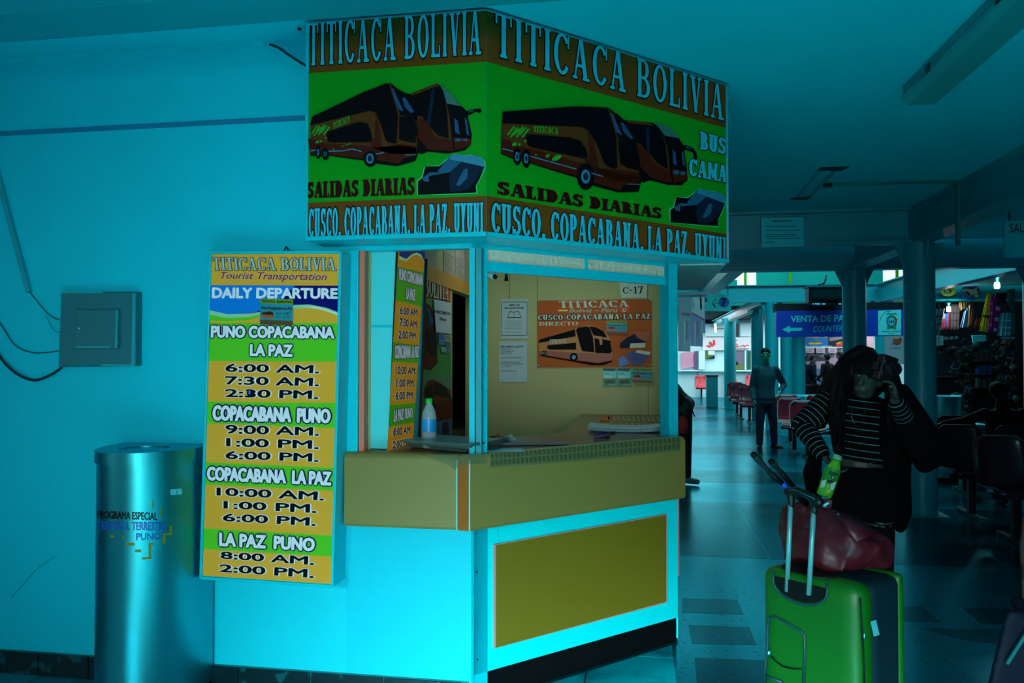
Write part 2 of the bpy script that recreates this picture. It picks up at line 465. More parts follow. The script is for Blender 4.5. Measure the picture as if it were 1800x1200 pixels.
# ------------------------------------------------------------------ floor
FLOOR = speckle_mat('teal_terrazzo', (0, 140, 158), (0, 55, 64), 1.0, .22, 38, .60, metal=.8)
FDARK = speckle_mat('dark_terrazzo', (0, 66, 78), (0, 115, 125), 1.0, .22, 38, .62, metal=.8)
MARB = speckle_mat('pale_marble_tile', (0, 185, 200), (0, 130, 150), 1.0, .22, 5, .5, .2, metal=.3)
o = MB().box((-8, -5, -.12), (14, 34, 0), FLOOR).build('floor'); tag(o, kind='structure'); floor = o; OFF[o.name] = Vector()
MB().box((-6.5, -4.4, 0), (2.6, 1.75, .004), mat('pale_bounce_surface', (40, 225, 235), 1.0, .7, noise=.05)).build('bounce_slab', floor)  # unseen pale slab, added to bounce light onto booth and ceiling
def inlay(a, b, c, d, name='terrazzo_panel', m=FDARK, h=.0008):
    q = [PZ(*p) for p in (a, b, c, d)]
    return MB().hexa(q, (0, 0, h), m).build(name, floor)
y0, y1 = PZ(1200, 976).y, PZ(1200, 881).y
for x0, x1 in ((-.7, .95), (.96, 2.6), (2.61, 4.3), (4.31, 6.0)):
    a = max(x0, XR + .02)
    MB().box((a, y0, 0), (x1, y1, .0008), FDARK).build('terrazzo_band', floor)
for yy in (9.6, 12.4, 15.4, 19.0, 23.0):
    for x0 in (.3, 2.31, 4.32):
        MB().box((x0, yy, 0), (x0 + 2.0, yy + 1.0, .0008), FDARK).build('terrazzo_band', floor)
inlay((1199, 1051), (1297, 1054), (1308, 1080), (1199, 1076))
inlay((1210, 1098), (1319, 1102), (1330, 1133), (1216, 1131))
inlay((1221, 1156), (1345, 1160), (1362, 1215), (1226, 1215))
inlay((1560, 1065), (1623, 1066), (1655, 1093), (1560, 1091))
inlay((1688, 1068), (1800, 1070), (1800, 1098), (1722, 1096))
inlay((1622, 1104), (1790, 1106), (1790, 1134), (1700, 1126))
BR = mat('brass_strip', (120, 200, 190), 1.0, .3, metal=1)
for a, b in (((1297, 1055), (1308, 1080)), ((1321, 1048), (1329, 1064)), ((1318, 1102), (1328, 1127)), ((1612, 1105), (1704, 1190)), ((1626, 1068), (1654, 1093)), ((1688, 1068), (1721, 1096))):
    MB().bar(PZ(*a) + Vector((0, 0, .0005)), PZ(*b) + Vector((0, 0, .0005)), .003, .002, BR).build('divider_strip', floor)
# pale tiles by the booth
ex = PZ(1184, 1160).x
for i in range(9):
    for j in range(6):
        x1 = ex - i * .42; x0 = x1 - .412; yy1 = PZ(1140, 1156).y + .42 * (2 - j); yy0 = yy1 - .412
        if yy1 > YW and x0 < C1.x: 
            if yy0 >= YW - .02: continue
            yy1 = YW - .02
        # clip to the front of the kick board
        q = [(x0, yy0), (x1, yy0), (x1, yy1), (x0, yy1)]
        def side(p): return (p[0] - C1.x) - (p[1] - YW) - .02
        out = []
        for a, b in zip(q, q[1:] + q[:1]):
            sa, sb = side(a), side(b)
            if a[0] < C1.x and b[0] < C1.x and a[1] < YW: sa = sb = 1
            if sa >= 0: out.append(a)
            if (sa >= 0) != (sb >= 0):
                t = sa / (sa - sb); out.append((a[0] + (b[0]-a[0])*t, a[1] + (b[1]-a[1])*t))
        if len(out) < 3: continue
        MB().hexa([(x, y, 0) for x, y in out], (0, 0, .004), MARB).build('floor_tile', floor)

# ------------------------------------------------------------------ shell
def struct(name, mb, bevel=0):
    o = mb.build(name, bevel=bevel); OFF[o.name] = Vector(); return tag(o, kind='structure')
wl = struct('wall_left', MB().box((-7.5, YW, 0), (XP0, YW + .1, ZC), TEAL))
MB().bar(PY(0, 235, YW - .003), PY(538, 207, YW - .003), .006, .022, mat('blue_joint_line', (0, 120, 160), 1.2, .6)).build('joint_line', wl)
CRK = mat('wall_crack', (0, 90, 105), 1, .8)
MB().tube([PY(x, y, YW - .0005) for x, y in ((20, 1050), (45, 1022), (62, 1002), (78, 990), (100, 975))], .0012, CRK, 5).build('wall_crack', wl)
for i, xs in enumerate((XP0 + .001,)):
    pass
PAN = mat('teal_booth_base_panel', (0, 205, 228), 1.0, .5, spec=.2, bump=.04, bscale=25)
# skirting tiles
SK = speckle_mat('dark_marble_skirting', (0, 42, 50), (0, 100, 106), .9, .3, 14, .57, .05)
xs = [PY(px, 1170, YW).x for px in (-40, 72, 160, 255, 330, 424, 548, 676, 812)]
bl = struct('baseboard_left', MB().box((-7.5, YW - .008, 0), (C1.x - .01, YW - .0005, .108), mat('grout', (0, 120, 130), 1, .8)))
xx = [-5.4 + .34 * i for i in range(100) if -5.4 + .34 * i < xs[0] - .1] + xs
for a, b in zip(xx, xx[1:]):
    MB().box((a + .003, YW - .018, .0), (b - .003, YW - .008, .105), SK).build('tile', bl)
ceil = struct('ceiling', MB().box((-7.5, -4.5, ZC), (12, 10.15, ZC + .12), TEALC))
struct('wall_right', MB().box((9.5, -4.5, 0), (9.6, 33, 4), TEALD))
struct('wall_rear', MB().box((1.2, -4.6, 0), (9.5, -4.5, ZC), TEALD).box((-7.5, -4.6, 2.35), (1.2, -4.5, ZC), TEALD))
struct('wall_side', MB().box((-7.6, .6, 0), (-7.5, YW, ZC), TEAL).box((-7.6, -4.5, 2.4), (-7.5, .6, ZC), TEAL))
struct('trim_1', MB().box((-7.4, 2.47, 2.755), (2.55, 2.69, ZC), TEALD))   # beam above the booth
# cornice shadow gap along wall top
cg = struct('trim_2', MB().box((-7.4, YW - .035, ZC - .03), (PY(470, 80, YW).x, YW - .001, ZC - .001), TEALC))

# steel frame of the hall
def ibeam(name, p, q, top, bot, w=.2, m=TEALS):
    """steel beam: web, lower and upper flange"""
    p = Vector(p); q = Vector(q); mb = MB()
    def pz(v, z): return Vector((v.x, v.y, z))
    mb.bar(pz(p, (top+bot)/2), pz(q, (top+bot)/2), .05, top - bot - .02, m)
    mb.bar(pz(p, bot + .012), pz(q, bot + .012), w, .024, m)
    mb.bar(pz(p, top - .012), pz(q, top - .012), w, .024, m)
    return struct(name, mb)
ibeam('trim_3', (.42, 8.0, 0), (2.56, 8.0, 0), ZC - .001, 2.60)
ibeam('trim_4', (.6, 10.3, 0), (9.4, 10.3, 0), ZC + .1, 2.60)
ibeam('trim_5', (2.66, -4.4, 0), (2.66, 10.15, 0), ZC - .002, 2.60)
ibeam('trim_6', (.3, 17.0, 0), (9.4, 17.0, 0), 3.03, 2.66)
ibeam('trim_7', (1.25, 10.45, 0), (1.25, 16.85, 0), 3.0, 2.62)
ibeam('trim_8', (4.85, 10.45, 0), (4.85, 16.85, 0), 3.0, 2.62)
ibeam('trim_9', (2.72, 17.2, 0), (2.72, 30, 0), 2.86, 2.66)
def column(x, y, r, z, label, m=TEALS):
    t = thing('steel_column', label, 'column', (x, y, 0), 'teal steel columns of the hall')
    MB().lathe((x, y, 0), [(r, .012), (r, z)], m, 28).build('shaft', t)
    MB().box((x - r - .05, y - r - .05, 0), (x + r + .05, y + r + .05, .012), TEALD).build('base_plate', t)
    mb = MB()
    for a in range(4):
        dx, dy = math.cos(a*math.pi/2), math.sin(a*math.pi/2)
        p = Vector((x + dx*(r-.005), y + dy*(r-.005), z)); 
        mb.hexa([p, p + Vector((dx*.1, dy*.1, 0)), p + Vector((0, 0, -.22))], Vector((-dy*.012, dx*.012, 0)), m)
    mb.build('bracket', t)
    return t
column(2.66, 8.0, .14, 2.60, 'thick dark teal steel column behind the long-haired woman, nearest column of the hall')
column(2.66, 10.3, .14, 2.60, 'teal steel column crossing in front of the blue ticket counter sign')
column(4.75, 10.3, .14, 2.60, 'dark teal steel column at the far right, beside the souvenir stall')
column(2.74, 17.0, .135, 2.66, 'teal steel column under the left end of the blue ticket counter sign')
column(2.82, 19.6, .14, 2.66, 'teal steel column right behind the standing man')
column(4.93, 17.0, .135, 2.66, 'bright teal steel column seen below the white crest panel')
column(2.62, 23.6, .17, 2.66, 'dark teal steel column beside the metal bin at the far end')
column(3.12, 17.5, .12, 2.66, 'pale teal column just right of the standing man, left one of a pair')
column(3.52, 18.3, .15, 2.66, 'pale teal column left of the yellow and blue ticket stall, right one of a pair')

# inner hall: upper gallery and far roof
G2 = mat('bright_teal_gallery', (0, 200, 190), 1.0, .6)
struct('wall_gallery', MB().box((-2, 21.6, 2.9), (2.6, 21.7, 3.6), G2).box((3.1, 21.6, 2.9), (6.3, 21.7, 5.2), G2).box((7.0, 21.6, 2.9), (9.5, 21.7, 5.2), G2).box((2.6, 21.6, 2.9), (3.1, 21.7, 3.25), G2).box((6.3, 21.6, 2.9), (7, 21.7, 3.4), G2).box((-2, 21.6, 4.4), (9.5, 21.7, 5.2), G2))
struct('window_1', MB().box((-2, 22.3, 2.99), (9.5, 22.34, 5.3), mat('bright_sky_glazing', (215, 250, 255), 1, .5, emit=1.3)))
gr = thing('gallery_railing', 'yellow-green upright posts of the upper gallery above the far beam', 'railing', (1.4, 21.4, 2.9))
YG = mat('yellow_green_paint', (120, 200, 0), 1, .5)
for x in (.9, 2.25, 2.75, 3.9, 6.55): MB().box((x, 21.38, 2.9), (x + .07, 21.44, 4.3), YG).build('post', gr)
MB().bar((.8, 21.41, 4.2), (7, 21.41, 4.2), .05, .05, YG).build('rail', gr)
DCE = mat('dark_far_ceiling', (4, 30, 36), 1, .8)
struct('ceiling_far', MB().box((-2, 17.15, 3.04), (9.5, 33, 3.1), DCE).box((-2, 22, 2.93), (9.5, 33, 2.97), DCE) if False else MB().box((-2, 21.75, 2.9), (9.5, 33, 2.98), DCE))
struct('wall_inner_left', MB().box((-2.1, 10.2, 0), (-2, 33, 5.4), TEALD))
FARW = mat('pale_far_wall', (190, 240, 245), 1.0, .5, noise=.03)
struct('wall_far', MB().box((-2, 30.0, 0), (9.5, 30.1, 2.9), FARW))

# ------------------------------------------------------------------ the booth
booth = thing('ticket_booth', 'corner ticket booth with teal frame, olive counter front and yellow panel below', 'booth', (C1.x, C1.y + .5, 0))
MB().box((XP0 + .0005, YW, 0), (C1.x, YW + .04, 1.04), PAN).hexa([(C1.x, YW, 0), (C1.x + .06, YW + .06, 0), (C1.x, YW + .06, 0)], (0, 0, 1.04), PAN).build('base_panel', booth)
PAN2 = mat('pale_teal_laminate', (0, 222, 230), 1.2, .45, spec=.2)
cb = MB(); Lc = (C2 - C1).length
def chbox(mb, u0, u1, z0, z1, o0, o1, m):
    """box on the canted face: u along, o outwards"""
    a = C1 + CH * u0 + CN * o0
    return mb.hexa([a + Vector((0,0,z0)), a + CH*(u1-u0) + Vector((0,0,z0)), a + CH*(u1-u0) + Vector((0,0,z1)), a + Vector((0,0,z1))], CN * (o1 - o0), m)
def chu(px): return (PP(px, 900, chp(0)) - C1).dot(CH)
def chz(px, py, o=0): return PP(px, py, chp(o)).z
zk = chz(831, 1187, 0)
seams = [0.012, chu(876), chu(1160), Lc]
for a, b in zip(seams, seams[1:]): chbox(cb, a + .001, b - .001, zk, 1.04, -.03, 0, PAN2)
cb.build('canted_panel', booth)
chbox(MB(), 0.0, .012, 0, 1.04, -.03, .004, ALU).build('corner_trim', booth)
chbox(MB(), .005, Lc, .004, zk, -.04, -.012, BLACK).build('kick_board', booth)
YP = chp(.014); OCH = mat('ochre_yellow_panel', (128, 116, 26), .95, .45, noise=.06, nscale=1.5)
mb = MB(); px_prism(mb, [(872, 958), (1171, 905), (1171, 1057), (872, 1138)], YP, .013, OCH); mb.build('yellow_panel', booth)
PNK = mat('pink_panel_edge', (180, 150, 150), 1.1, .6)
mb = MB()
q = [(868.5, 957), (1172.5, 903), (1172.5, 1059), (868.5, 1139.5)]
px_prism(mb, q, chp(.0118), .0112, PNK); mb.build('panel_edge', booth)
MB().box((XR - .03, C2.y + .01, .02), (XR, YB, 1.04), PAN2).build('side_panel', booth)
MB().box((XR + .001, C2.y + .25, .28), (XR + .02, YB - .3, .84), PNK).build('side_yellow_panel', booth)
for px, py in ((838, 1005), (839, 1159)):
    p = PP(px, py, chp(.001)); MB().ball(p, (.004, .004, .004), BLACK, 8).build('screw', booth)
# counter front
FAS = mat('olive_counter_laminate', (136, 128, 66), .98, .4, noise=.04, nscale=1.2)
ORG = mat('worn_orange_edge', (150, 88, 20), 1.1, .55, noise=.15, nscale=9)
zt = 1.085; zf = .765; of = .055
xa = PY(605, 900, YW - of).x; xb = PY(803, 900, YW - of).x
mb = MB(); n = 6
prof = [(0, zf + .012), (0, zt - .03)] + [(.03 - .03 * math.cos(R(90*i/n)), zt - .03 + .03 * math.sin(R(90*i/n))) for i in range(1, n + 1)] + [(.06, zt), (.06, zt - .02), (.02, zt - .035), (.02, zf), (.006, zf)]
mb.hexa([(xa, YW - of + y, z) for y, z in prof], (xb - xa, 0, 0), FAS)
mb.build('counter_front', booth)
mb = MB(); a = PP(826, 900, chp(of)); b = PP(1205, 900, chp(of)); a.z = 0; b.z = 0
mb.hexa([a - CN * y + Vector((0, 0, z)) for y, z in prof], b - a, FAS)
mb.build('counter_front', booth)
mb = MB(); p0 = Vector((xb + .004, YW - of + .004, zf)); p1 = Vector((a.x - .003, a.y + .003, zf))
mb.hexa([p0, p1, p1 + Vector((-.02, .05, 0)), p0 + Vector((0, .05, 0))], (0, 0, zt - zf - .006), ORG); mb.build('corner_strip', booth)
WHT = mat('chipped_white_edge', (120, 220, 210), 1, .7)
MB().box((xb - .002, YW - of - .002, zf), (xb + .003, YW - of + .01, zt - .02), WHT).build('chipped_edge', booth)
MB().box((a.x - .004, a.y - .003, zf), (a.x + .001, a.y + .008, zt - .02), WHT).build('chipped_edge', booth)
# countertop
TOP = mat('taped_brown_countertop', (80, 74, 62), 1.0, .25, noise=.15, nscale=4)
mb = MB(); q1 = K1(of - .05); q2 = K2(of - .05); zc = 1.045
mb.hexa([(xa + .01, YW - of + .05, zc), (q1.x, q1.y, zc), (q2.x, q2.y, zc), (XR + .0, YB - .002, zc), (XR - .62, YB - .002, zc), (XR - .62, q2.y + .12, zc), (q1.x - .1, q1.y + .55, zc), (XL + .01, q1.y + .55, zc), (XL + .01, q1.y + .06, zc), (xa + .01, q1.y + .06, zc)], (0, 0, zt - zc - .001), TOP)
ctop = mb.build('countertop', booth)
CT = zt
mb = MB(); mb.box((xa + .02, YW - .01, CT - .0005), (PY(715, 800, YW).x + .12, YW + .1, CT + .001), mat('bare_orange_wood', (165, 95, 30), 1.2, .5)); mb.build('bare_wood_patch', booth)
# clear tape with squares along the front edge
TAPE = mat('glossy_clear_tape', (105, 120, 85), 1.2, .12, alpha=.55, coat=1); TSQ = mat('tape_square', (60, 78, 52), 1.2, .15)
ar = Art(chp(of + .0015))
N = 44
def tp(u, v):   # u along 0..1, v down 0..1
    x = 862 + (1196 - 862) * u; yt = 795 + (766 - 795) * u; yb = 822 + (789 - 822) * u
    return (x, yt + (yb - yt) * v + 4 * v * math.sin(u * 2.4))
ar.poly([tp(0, 0)] + [tp(i/10, 0) for i in range(1, 11)] + [tp(i/10, 1.0) for i in range(10, -1, -1)], TAPE, 0)
for i in range(N):
    u0 = i / N; u1 = u0 + .6 / N
    for v0, v1 in ((.08, .4), (.5, .85)):
        ar.poly([tp(u0, v0), tp(u1, v0), tp(u1 + .004, v1), tp(u0 + .004, v1)], TSQ, 1)
ar.poly([(742, 800), (850, 797), (856, 813), (835, 815), (806, 818), (800, 826), (790, 818)], TAPE, 0)
ar.build('tape_strip', booth)
ar = Art((Vector((0, 0, CT + .0005)), Vector((0, 0, 1))))
for i in range(13):
    x = 1068 + i * 8.6
    ar.poly([(x, 732), (x + 2.4, 732), (x + 5.4, 741), (x + 3, 741)], mat('pale_tape_line', (130, 140, 95), 1.2, .3), 1)
    x = 1060 + i * 10
    ar.poly([(x, 744), (x + 2.4, 744), (x + 7, 754), (x + 4, 754)], MATS['pale_tape_line'], 1)
ar.poly([(1058, 730), (1076, 730), (1070, 740), (1054, 740)], ORG, 1)
ar.build('tape_pattern', booth)

# posts and window frames
def post(a, b, z0, z1, m=ALU, name='post'):
    return MB().box((a[0], a[1], z0), (b[0], b[1], z1), m).build(name, booth, bevel=.003)
ZH = PY(700, 439, YW).z
post((XP0, YW - .02), (XP0 + .05, YW + .05), CT - .3, ZH, name='end_post')
mb = MB().box((XP0 + .052, YW - .005, CT), (XP0 + .075, YW + .03, ZH), mat('salmon_strip', (200, 105, 85), 1.3, .6)); mb.build('salmon_strip', booth)
mb = MB(); xq = PY(826, 600, YW).x
mb.box((xq, YW - .012, CT), (xq + .024, YW + .04, ZH), ALU).box((xq + .028, YW - .004, CT), (xq + .052, YW + .04, ZH), TEALD)
mb.build('corner_post', booth)
mb = MB(); u = chu(843)
chbox(mb, u - .012, u + .014, CT, ZH, -.04, .008, ALU); chbox(mb, u + .016, u + .03, CT, ZH, -.04, .014, ALU)
mb.build('canted_post', booth)
for z in (.03,):
    for dx in (.008, .018): MB().ball((xq + .028 + dx, YW - .006, CT + .035), .0025, BLACK, 6).build('screw', booth)
mb = MB(); ur = chu(1178); chbox(mb, ur - .03, ur - .008, CT, ZH + .03, -.04, .004, TEALD); chbox(mb, ur - .006, Lc - .004, CT, ZH + .03, -.04, .01, ALU)
mb.build('right_post', booth)
zh1 = chz(950, 467, .0); zh0 = chz(950, 484, .0)
mb = MB(); chbox(mb, chu(853), ur - .03, zh0, zh1, -.03, .004, ALU); mb.build('lower_rail', booth)
zt0 = chz(950, 447, 0)
chbox(MB(), 0, Lc, zt0, 2.12, -.03, .003, ALU).build('head_rail', booth)
chbox(MB(), chu(1030), chu(1034), zh1, zt0, -.02, .002, ALU).build('mullion', booth)
GL = mat('frosted_transom_glass', (185, 180, 160), 1.5, .25, bump=.9, bscale=45)
for a, b in ((chu(855), chu(1030)), (chu(1034), ur - .03)):
    chbox(MB(), a, b, zh1, zt0, -.014, -.008, GL).build('transom_pane', booth)
MB().box((XP0, YW - .0, ZH), (C1.x, YW + .05, 2.3), ALU).build('head_rail', booth)
# side window frame, seen through the booth
for y, m in ((YB - .06, TEALS), (YB - .42, ALU), (YB - .5, BLACK), (C2.y + .25, TEALD)):
    MB().box((XR - .05, y, CT), (XR - .01, y + .045, 2.2), m).build('side_window_post', booth)
MB().box((XR - .05, C2.y + .05, 2.05), (XR - .01, YB, 2.2), TEALS).build('side_head_rail', booth)
gm = mat('clear_side_glass', (180, 220, 220), 1, .03, alpha=.12)
MB().box((XR - .032, C2.y + .06, CT), (XR - .028, YB - .05, 2.05), gm).build('side_glass', booth)

# booth interior, with the lamp under its ceiling
bl_lamp = area('booth_ceiling_lamp', (-.55, 5.0, 2.42), (0, 0, 0), .9, .12, 4.2, (1, 1, .88)); bl_lamp.parent = None
MB().box((-1.02, 4.93, 2.435), (-.08, 5.07, 2.5), WHITE).build('lamp_housing', booth)
CRM = mat('cream_partition', (150, 165, 112), 1.0, .6, noise=.04, nscale=1.5)
mb = MB(); mb.box((-1.3, YB, 0), (XR, YB + .05, 2.5), CRM); mb.build('rear_partition', booth)
for px in (895, 944, 1138):
    x = PY(px, 480, YB).x; MB().box((x, YB - .003, 1.9 if px < 1000 else CT), (x + .004, YB, 2.4), mat('partition_joint', (90, 92, 55), 1, .6)).build('joint_strip', booth)
YD0, YD1 = PX(795, 600, XL).y, YB - .03
zl = PX(810, 515, XL).z
mb = MB().box((XL - .05, YW + .06, 0), (XL, YD0, 2.5), CRM).box((XL - .05, YD0, zl), (XL, YB, 2.5), CRM); mb.build('side_partition', booth)
WD = mat('tan_lintel', (150, 115, 45), 1.4, .6)
ar = MB().box((XL, YW + .8, zl), (XL + .012, YB - .01, zl + .09), WD); ar.build('lintel', booth)
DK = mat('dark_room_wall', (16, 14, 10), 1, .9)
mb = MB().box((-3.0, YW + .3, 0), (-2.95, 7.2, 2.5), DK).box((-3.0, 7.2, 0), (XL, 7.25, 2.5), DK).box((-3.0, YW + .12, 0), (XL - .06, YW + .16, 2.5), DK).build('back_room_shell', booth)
MB().hexa([(-3.0, YW + .12, 2.5), (C1.x - .03, YW + .12, 2.5), (XR - .05, C2.y + .05, 2.5), (XR - .05, 7.2, 2.5), (-3.0, 7.2, 2.5)], (0, 0, .04), mat('booth_ceiling', (150, 150, 120), 1, .7)).build('interior_ceiling', booth)
MB().box((XL - .6, 5.2, .9), (XL - .1, 6.6, .95), mat('dim_wood_shelf', (60, 45, 15), 1.2, .7)).build('back_room_shelf', booth)

# soffit of the sign box and its grey panels
def zs(px, py): return PY(px, py, 3.09).z
S0 = PY(539, 425, 3.09); S1 = PY(855, 415, 3.09); SP = (S1, CN)
ZB = S1.z; ZT = ZC - .012
S2 = PP(1279, 463, SP); 
S0.z = S1.z = S2.z = 0
PL = planeY(3.09); PR = (S1.copy(), CN)
sign = thing('overhead_sign', 'large green and brown lit-box sign with buses and white lettering above the booth', 'sign', (S1.x, S1.y, ZB))
B1 = Vector((C1.x, YW, 0)); B2 = K2(0)
SGB = mat('sign_case_teal', (0, 195, 210), 1.1, .4)
def zv(v, z): return Vector((v.x, v.y, z))
mb = MB()
mb.hexa([zv(S0, ZB), zv(S1, ZB), zv(K1(.012), ZB), Vector((S0.x, YW - .001, ZB))], (0, 0, ZT - ZB), SGB)
mb.hexa([zv(S1, ZB), zv(S2, ZB), zv(K2(.012), ZB), zv(K1(.012), ZB)], (0, 0, ZT - ZB), SGB)
mb.hexa([zv(S2, ZB), Vector((S2.x, YB + .05, ZB)), Vector((XR + .012, YB + .05, ZB)), zv(K2(.012), ZB)], (0, 0, ZT - ZB), SGB)
mb.build('case', sign)
GP = mat('grey_soffit_board', (120, 150, 150), 1.6, .6, noise=.05)
ys = [S2.y + .02, S2.y + .55, S2.y + 1.1, YB + .03]
for a, b in zip(ys, ys[1:]):
    x1 = S2.x - .015
    MB().box((XR + .02, a + .004, ZB - .008), (x1, b - .004, ZB - .0005), GP).build('soffit_board', sign)
# trims along the lower and vertical edges
mb = MB()
for p, q in ((S0, S1), (S1, S2)):
    n = CN if p is S1 else Vector((0, -1, 0))
    mb.bar(zv(p, ZB + .008) + n * .004, zv(q, ZB + .008) + n * .004, .014, .018, ALU)
    mb.bar(zv(p, ZT - .0025) + n * .002, zv(q, ZT - .0025) + n * .002, .01, .005, TEALD)
mb.bar(zv(S0, ZB), zv(S0, ZT), .012, .014, ALU)
mb.bar(zv(S2, ZB), zv(S2, ZT), .012, .012, TEALD)
mb.build('edge_trim', sign)
GSG = 1.25
SG = mat('sign_print_green', (0, 140, 22), GSG, .55, spec=.12); SBR = mat('sign_print_brown', (96, 54, 12), 1.6, .55, spec=.12)
SW = mat('sign_print_white', (35, 152, 170), 1.7, .55, spec=.12); SK_ = mat('sign_print_black', (2, 5, 8), 1.5, .55, spec=.12)
SMR = mat('sign_print_maroon', (52, 8, 8), GSG, .55, spec=.12); SRD = mat('bus_print_red', (78, 22, 10), 1.1, .55, spec=.12); SBW = mat('bus_print_brown', (95, 52, 18), 1.0, .55, spec=.12)
SWD = mat('bus_print_window', (2, 4, 9), 1, .55, spec=.12); SGL = mat('bus_print_glare', (30, 70, 110), 1.4, .55, spec=.12); SLG = mat('bus_print_lime', (40, 175, 30), .9, .4)
SGR = mat('bus_print_grey', (60, 110, 105), 1.1, .4); SNV = mat('seat_print_navy', (10, 28, 50), 1.4, .55, spec=.12); SSL = mat('seat_print_slate', (30, 80, 110), 1.4, .55, spec=.12)
SHB = mat('seat_print_headrest', (40, 120, 150), 1.3, .4); SHL = mat('seat_print_halo', (60, 190, 120), 1.1, .4)
bounds = {'L': ([(541, 37.5), (855, 10)], [(541, 129), (855, 108.5)], [(540, 356), (855, 344)], [(539, 425), (855, 415)]),
          'R': ([(855, 11), (1277, 146)], [(855, 108.6), (1276, 225)], [(855, 344), (1278, 411)], [(855, 415), (1280, 463)])}
def clampz(art):   # keep the print inside the case
    for v in art.mb.v: v.z = min(max(v.z, ZB + .004), ZT - .002)
for key, pl in (('L', PL), ('R', PR)):
    b = bounds[key]; ar = Art(pl)
    ar.poly([*b[0], *b[1][::-1]], SBR, 0).poly([*b[1], *b[2][::-1]], SG, 0).poly([*b[2], *b[3][::-1]], SBR, 0)
    clampz(ar); ar.build('sign_panel', sign)
def T(s, ox, oy): return lambda *p: [(ox + x / s, oy + y / s) for x, y in p]
# right face lettering
ar = Art(PR); t = T(3.913, 840, 0); t2 = T(3.913, 840, 200)
ar.slab('TITICACA BOLIVIA', t((118, 80), (1686, 590), (1686, 830), (118, 385)), SW, 2, SK_, .03, .95, 0, .13, .04)
ar.slab('BUS', t((1523, 905), (1702, 955), (1702, 1062), (1523, 1025)), SW, 2, SK_, .05, 1.35, .02, .08)
ar.slab('CAMA', t2((1450, 308), (1705, 358), (1705, 472), (1450, 425)), SW, 2, SK_, .05, 1.3, .02, .08)
ar.slab('SALIDAS DIARIAS', t2((130, 465), (1258, 650), (1258, 722), (130, 552)), SMR, 2, None, 0, 1.5, .03, .06)
ar.slab('CUSCO, COPACABANA, LA PAZ, UYUNI', t2((90, 608), (1700, 852), (1700, 1012), (90, 815)), SW, 2, SK_, .032, 1.2, .008, .1, .05)
clampz(ar); ar.build('lettering', sign)
ar = Art(PL); t = T(4.737, 520, 0); t2 = T(4.737, 520, 230)
ar.slab('TITICACA BOLIVIA', t((112, 190), (1545, 85), (1545, 455), (112, 550)), SW, 2, SK_, .022, 1.0, 0, .14, .035)
ar.slab('SALIDAS DIARIAS', t2((97, 430), (990, 390), (990, 530), (97, 560)), SMR, 2, None, 0, 1.5, .022, .08)
ar.slab('CUSCO, COPACABANA, LA PAZ, UYUNI', t2((112, 650), (1560, 598), (1560, 845), (112, 892)), SW, 2, SK_, .024, 1.2, .006, .11, .045)
clampz(ar); ar.build('lettering', sign)
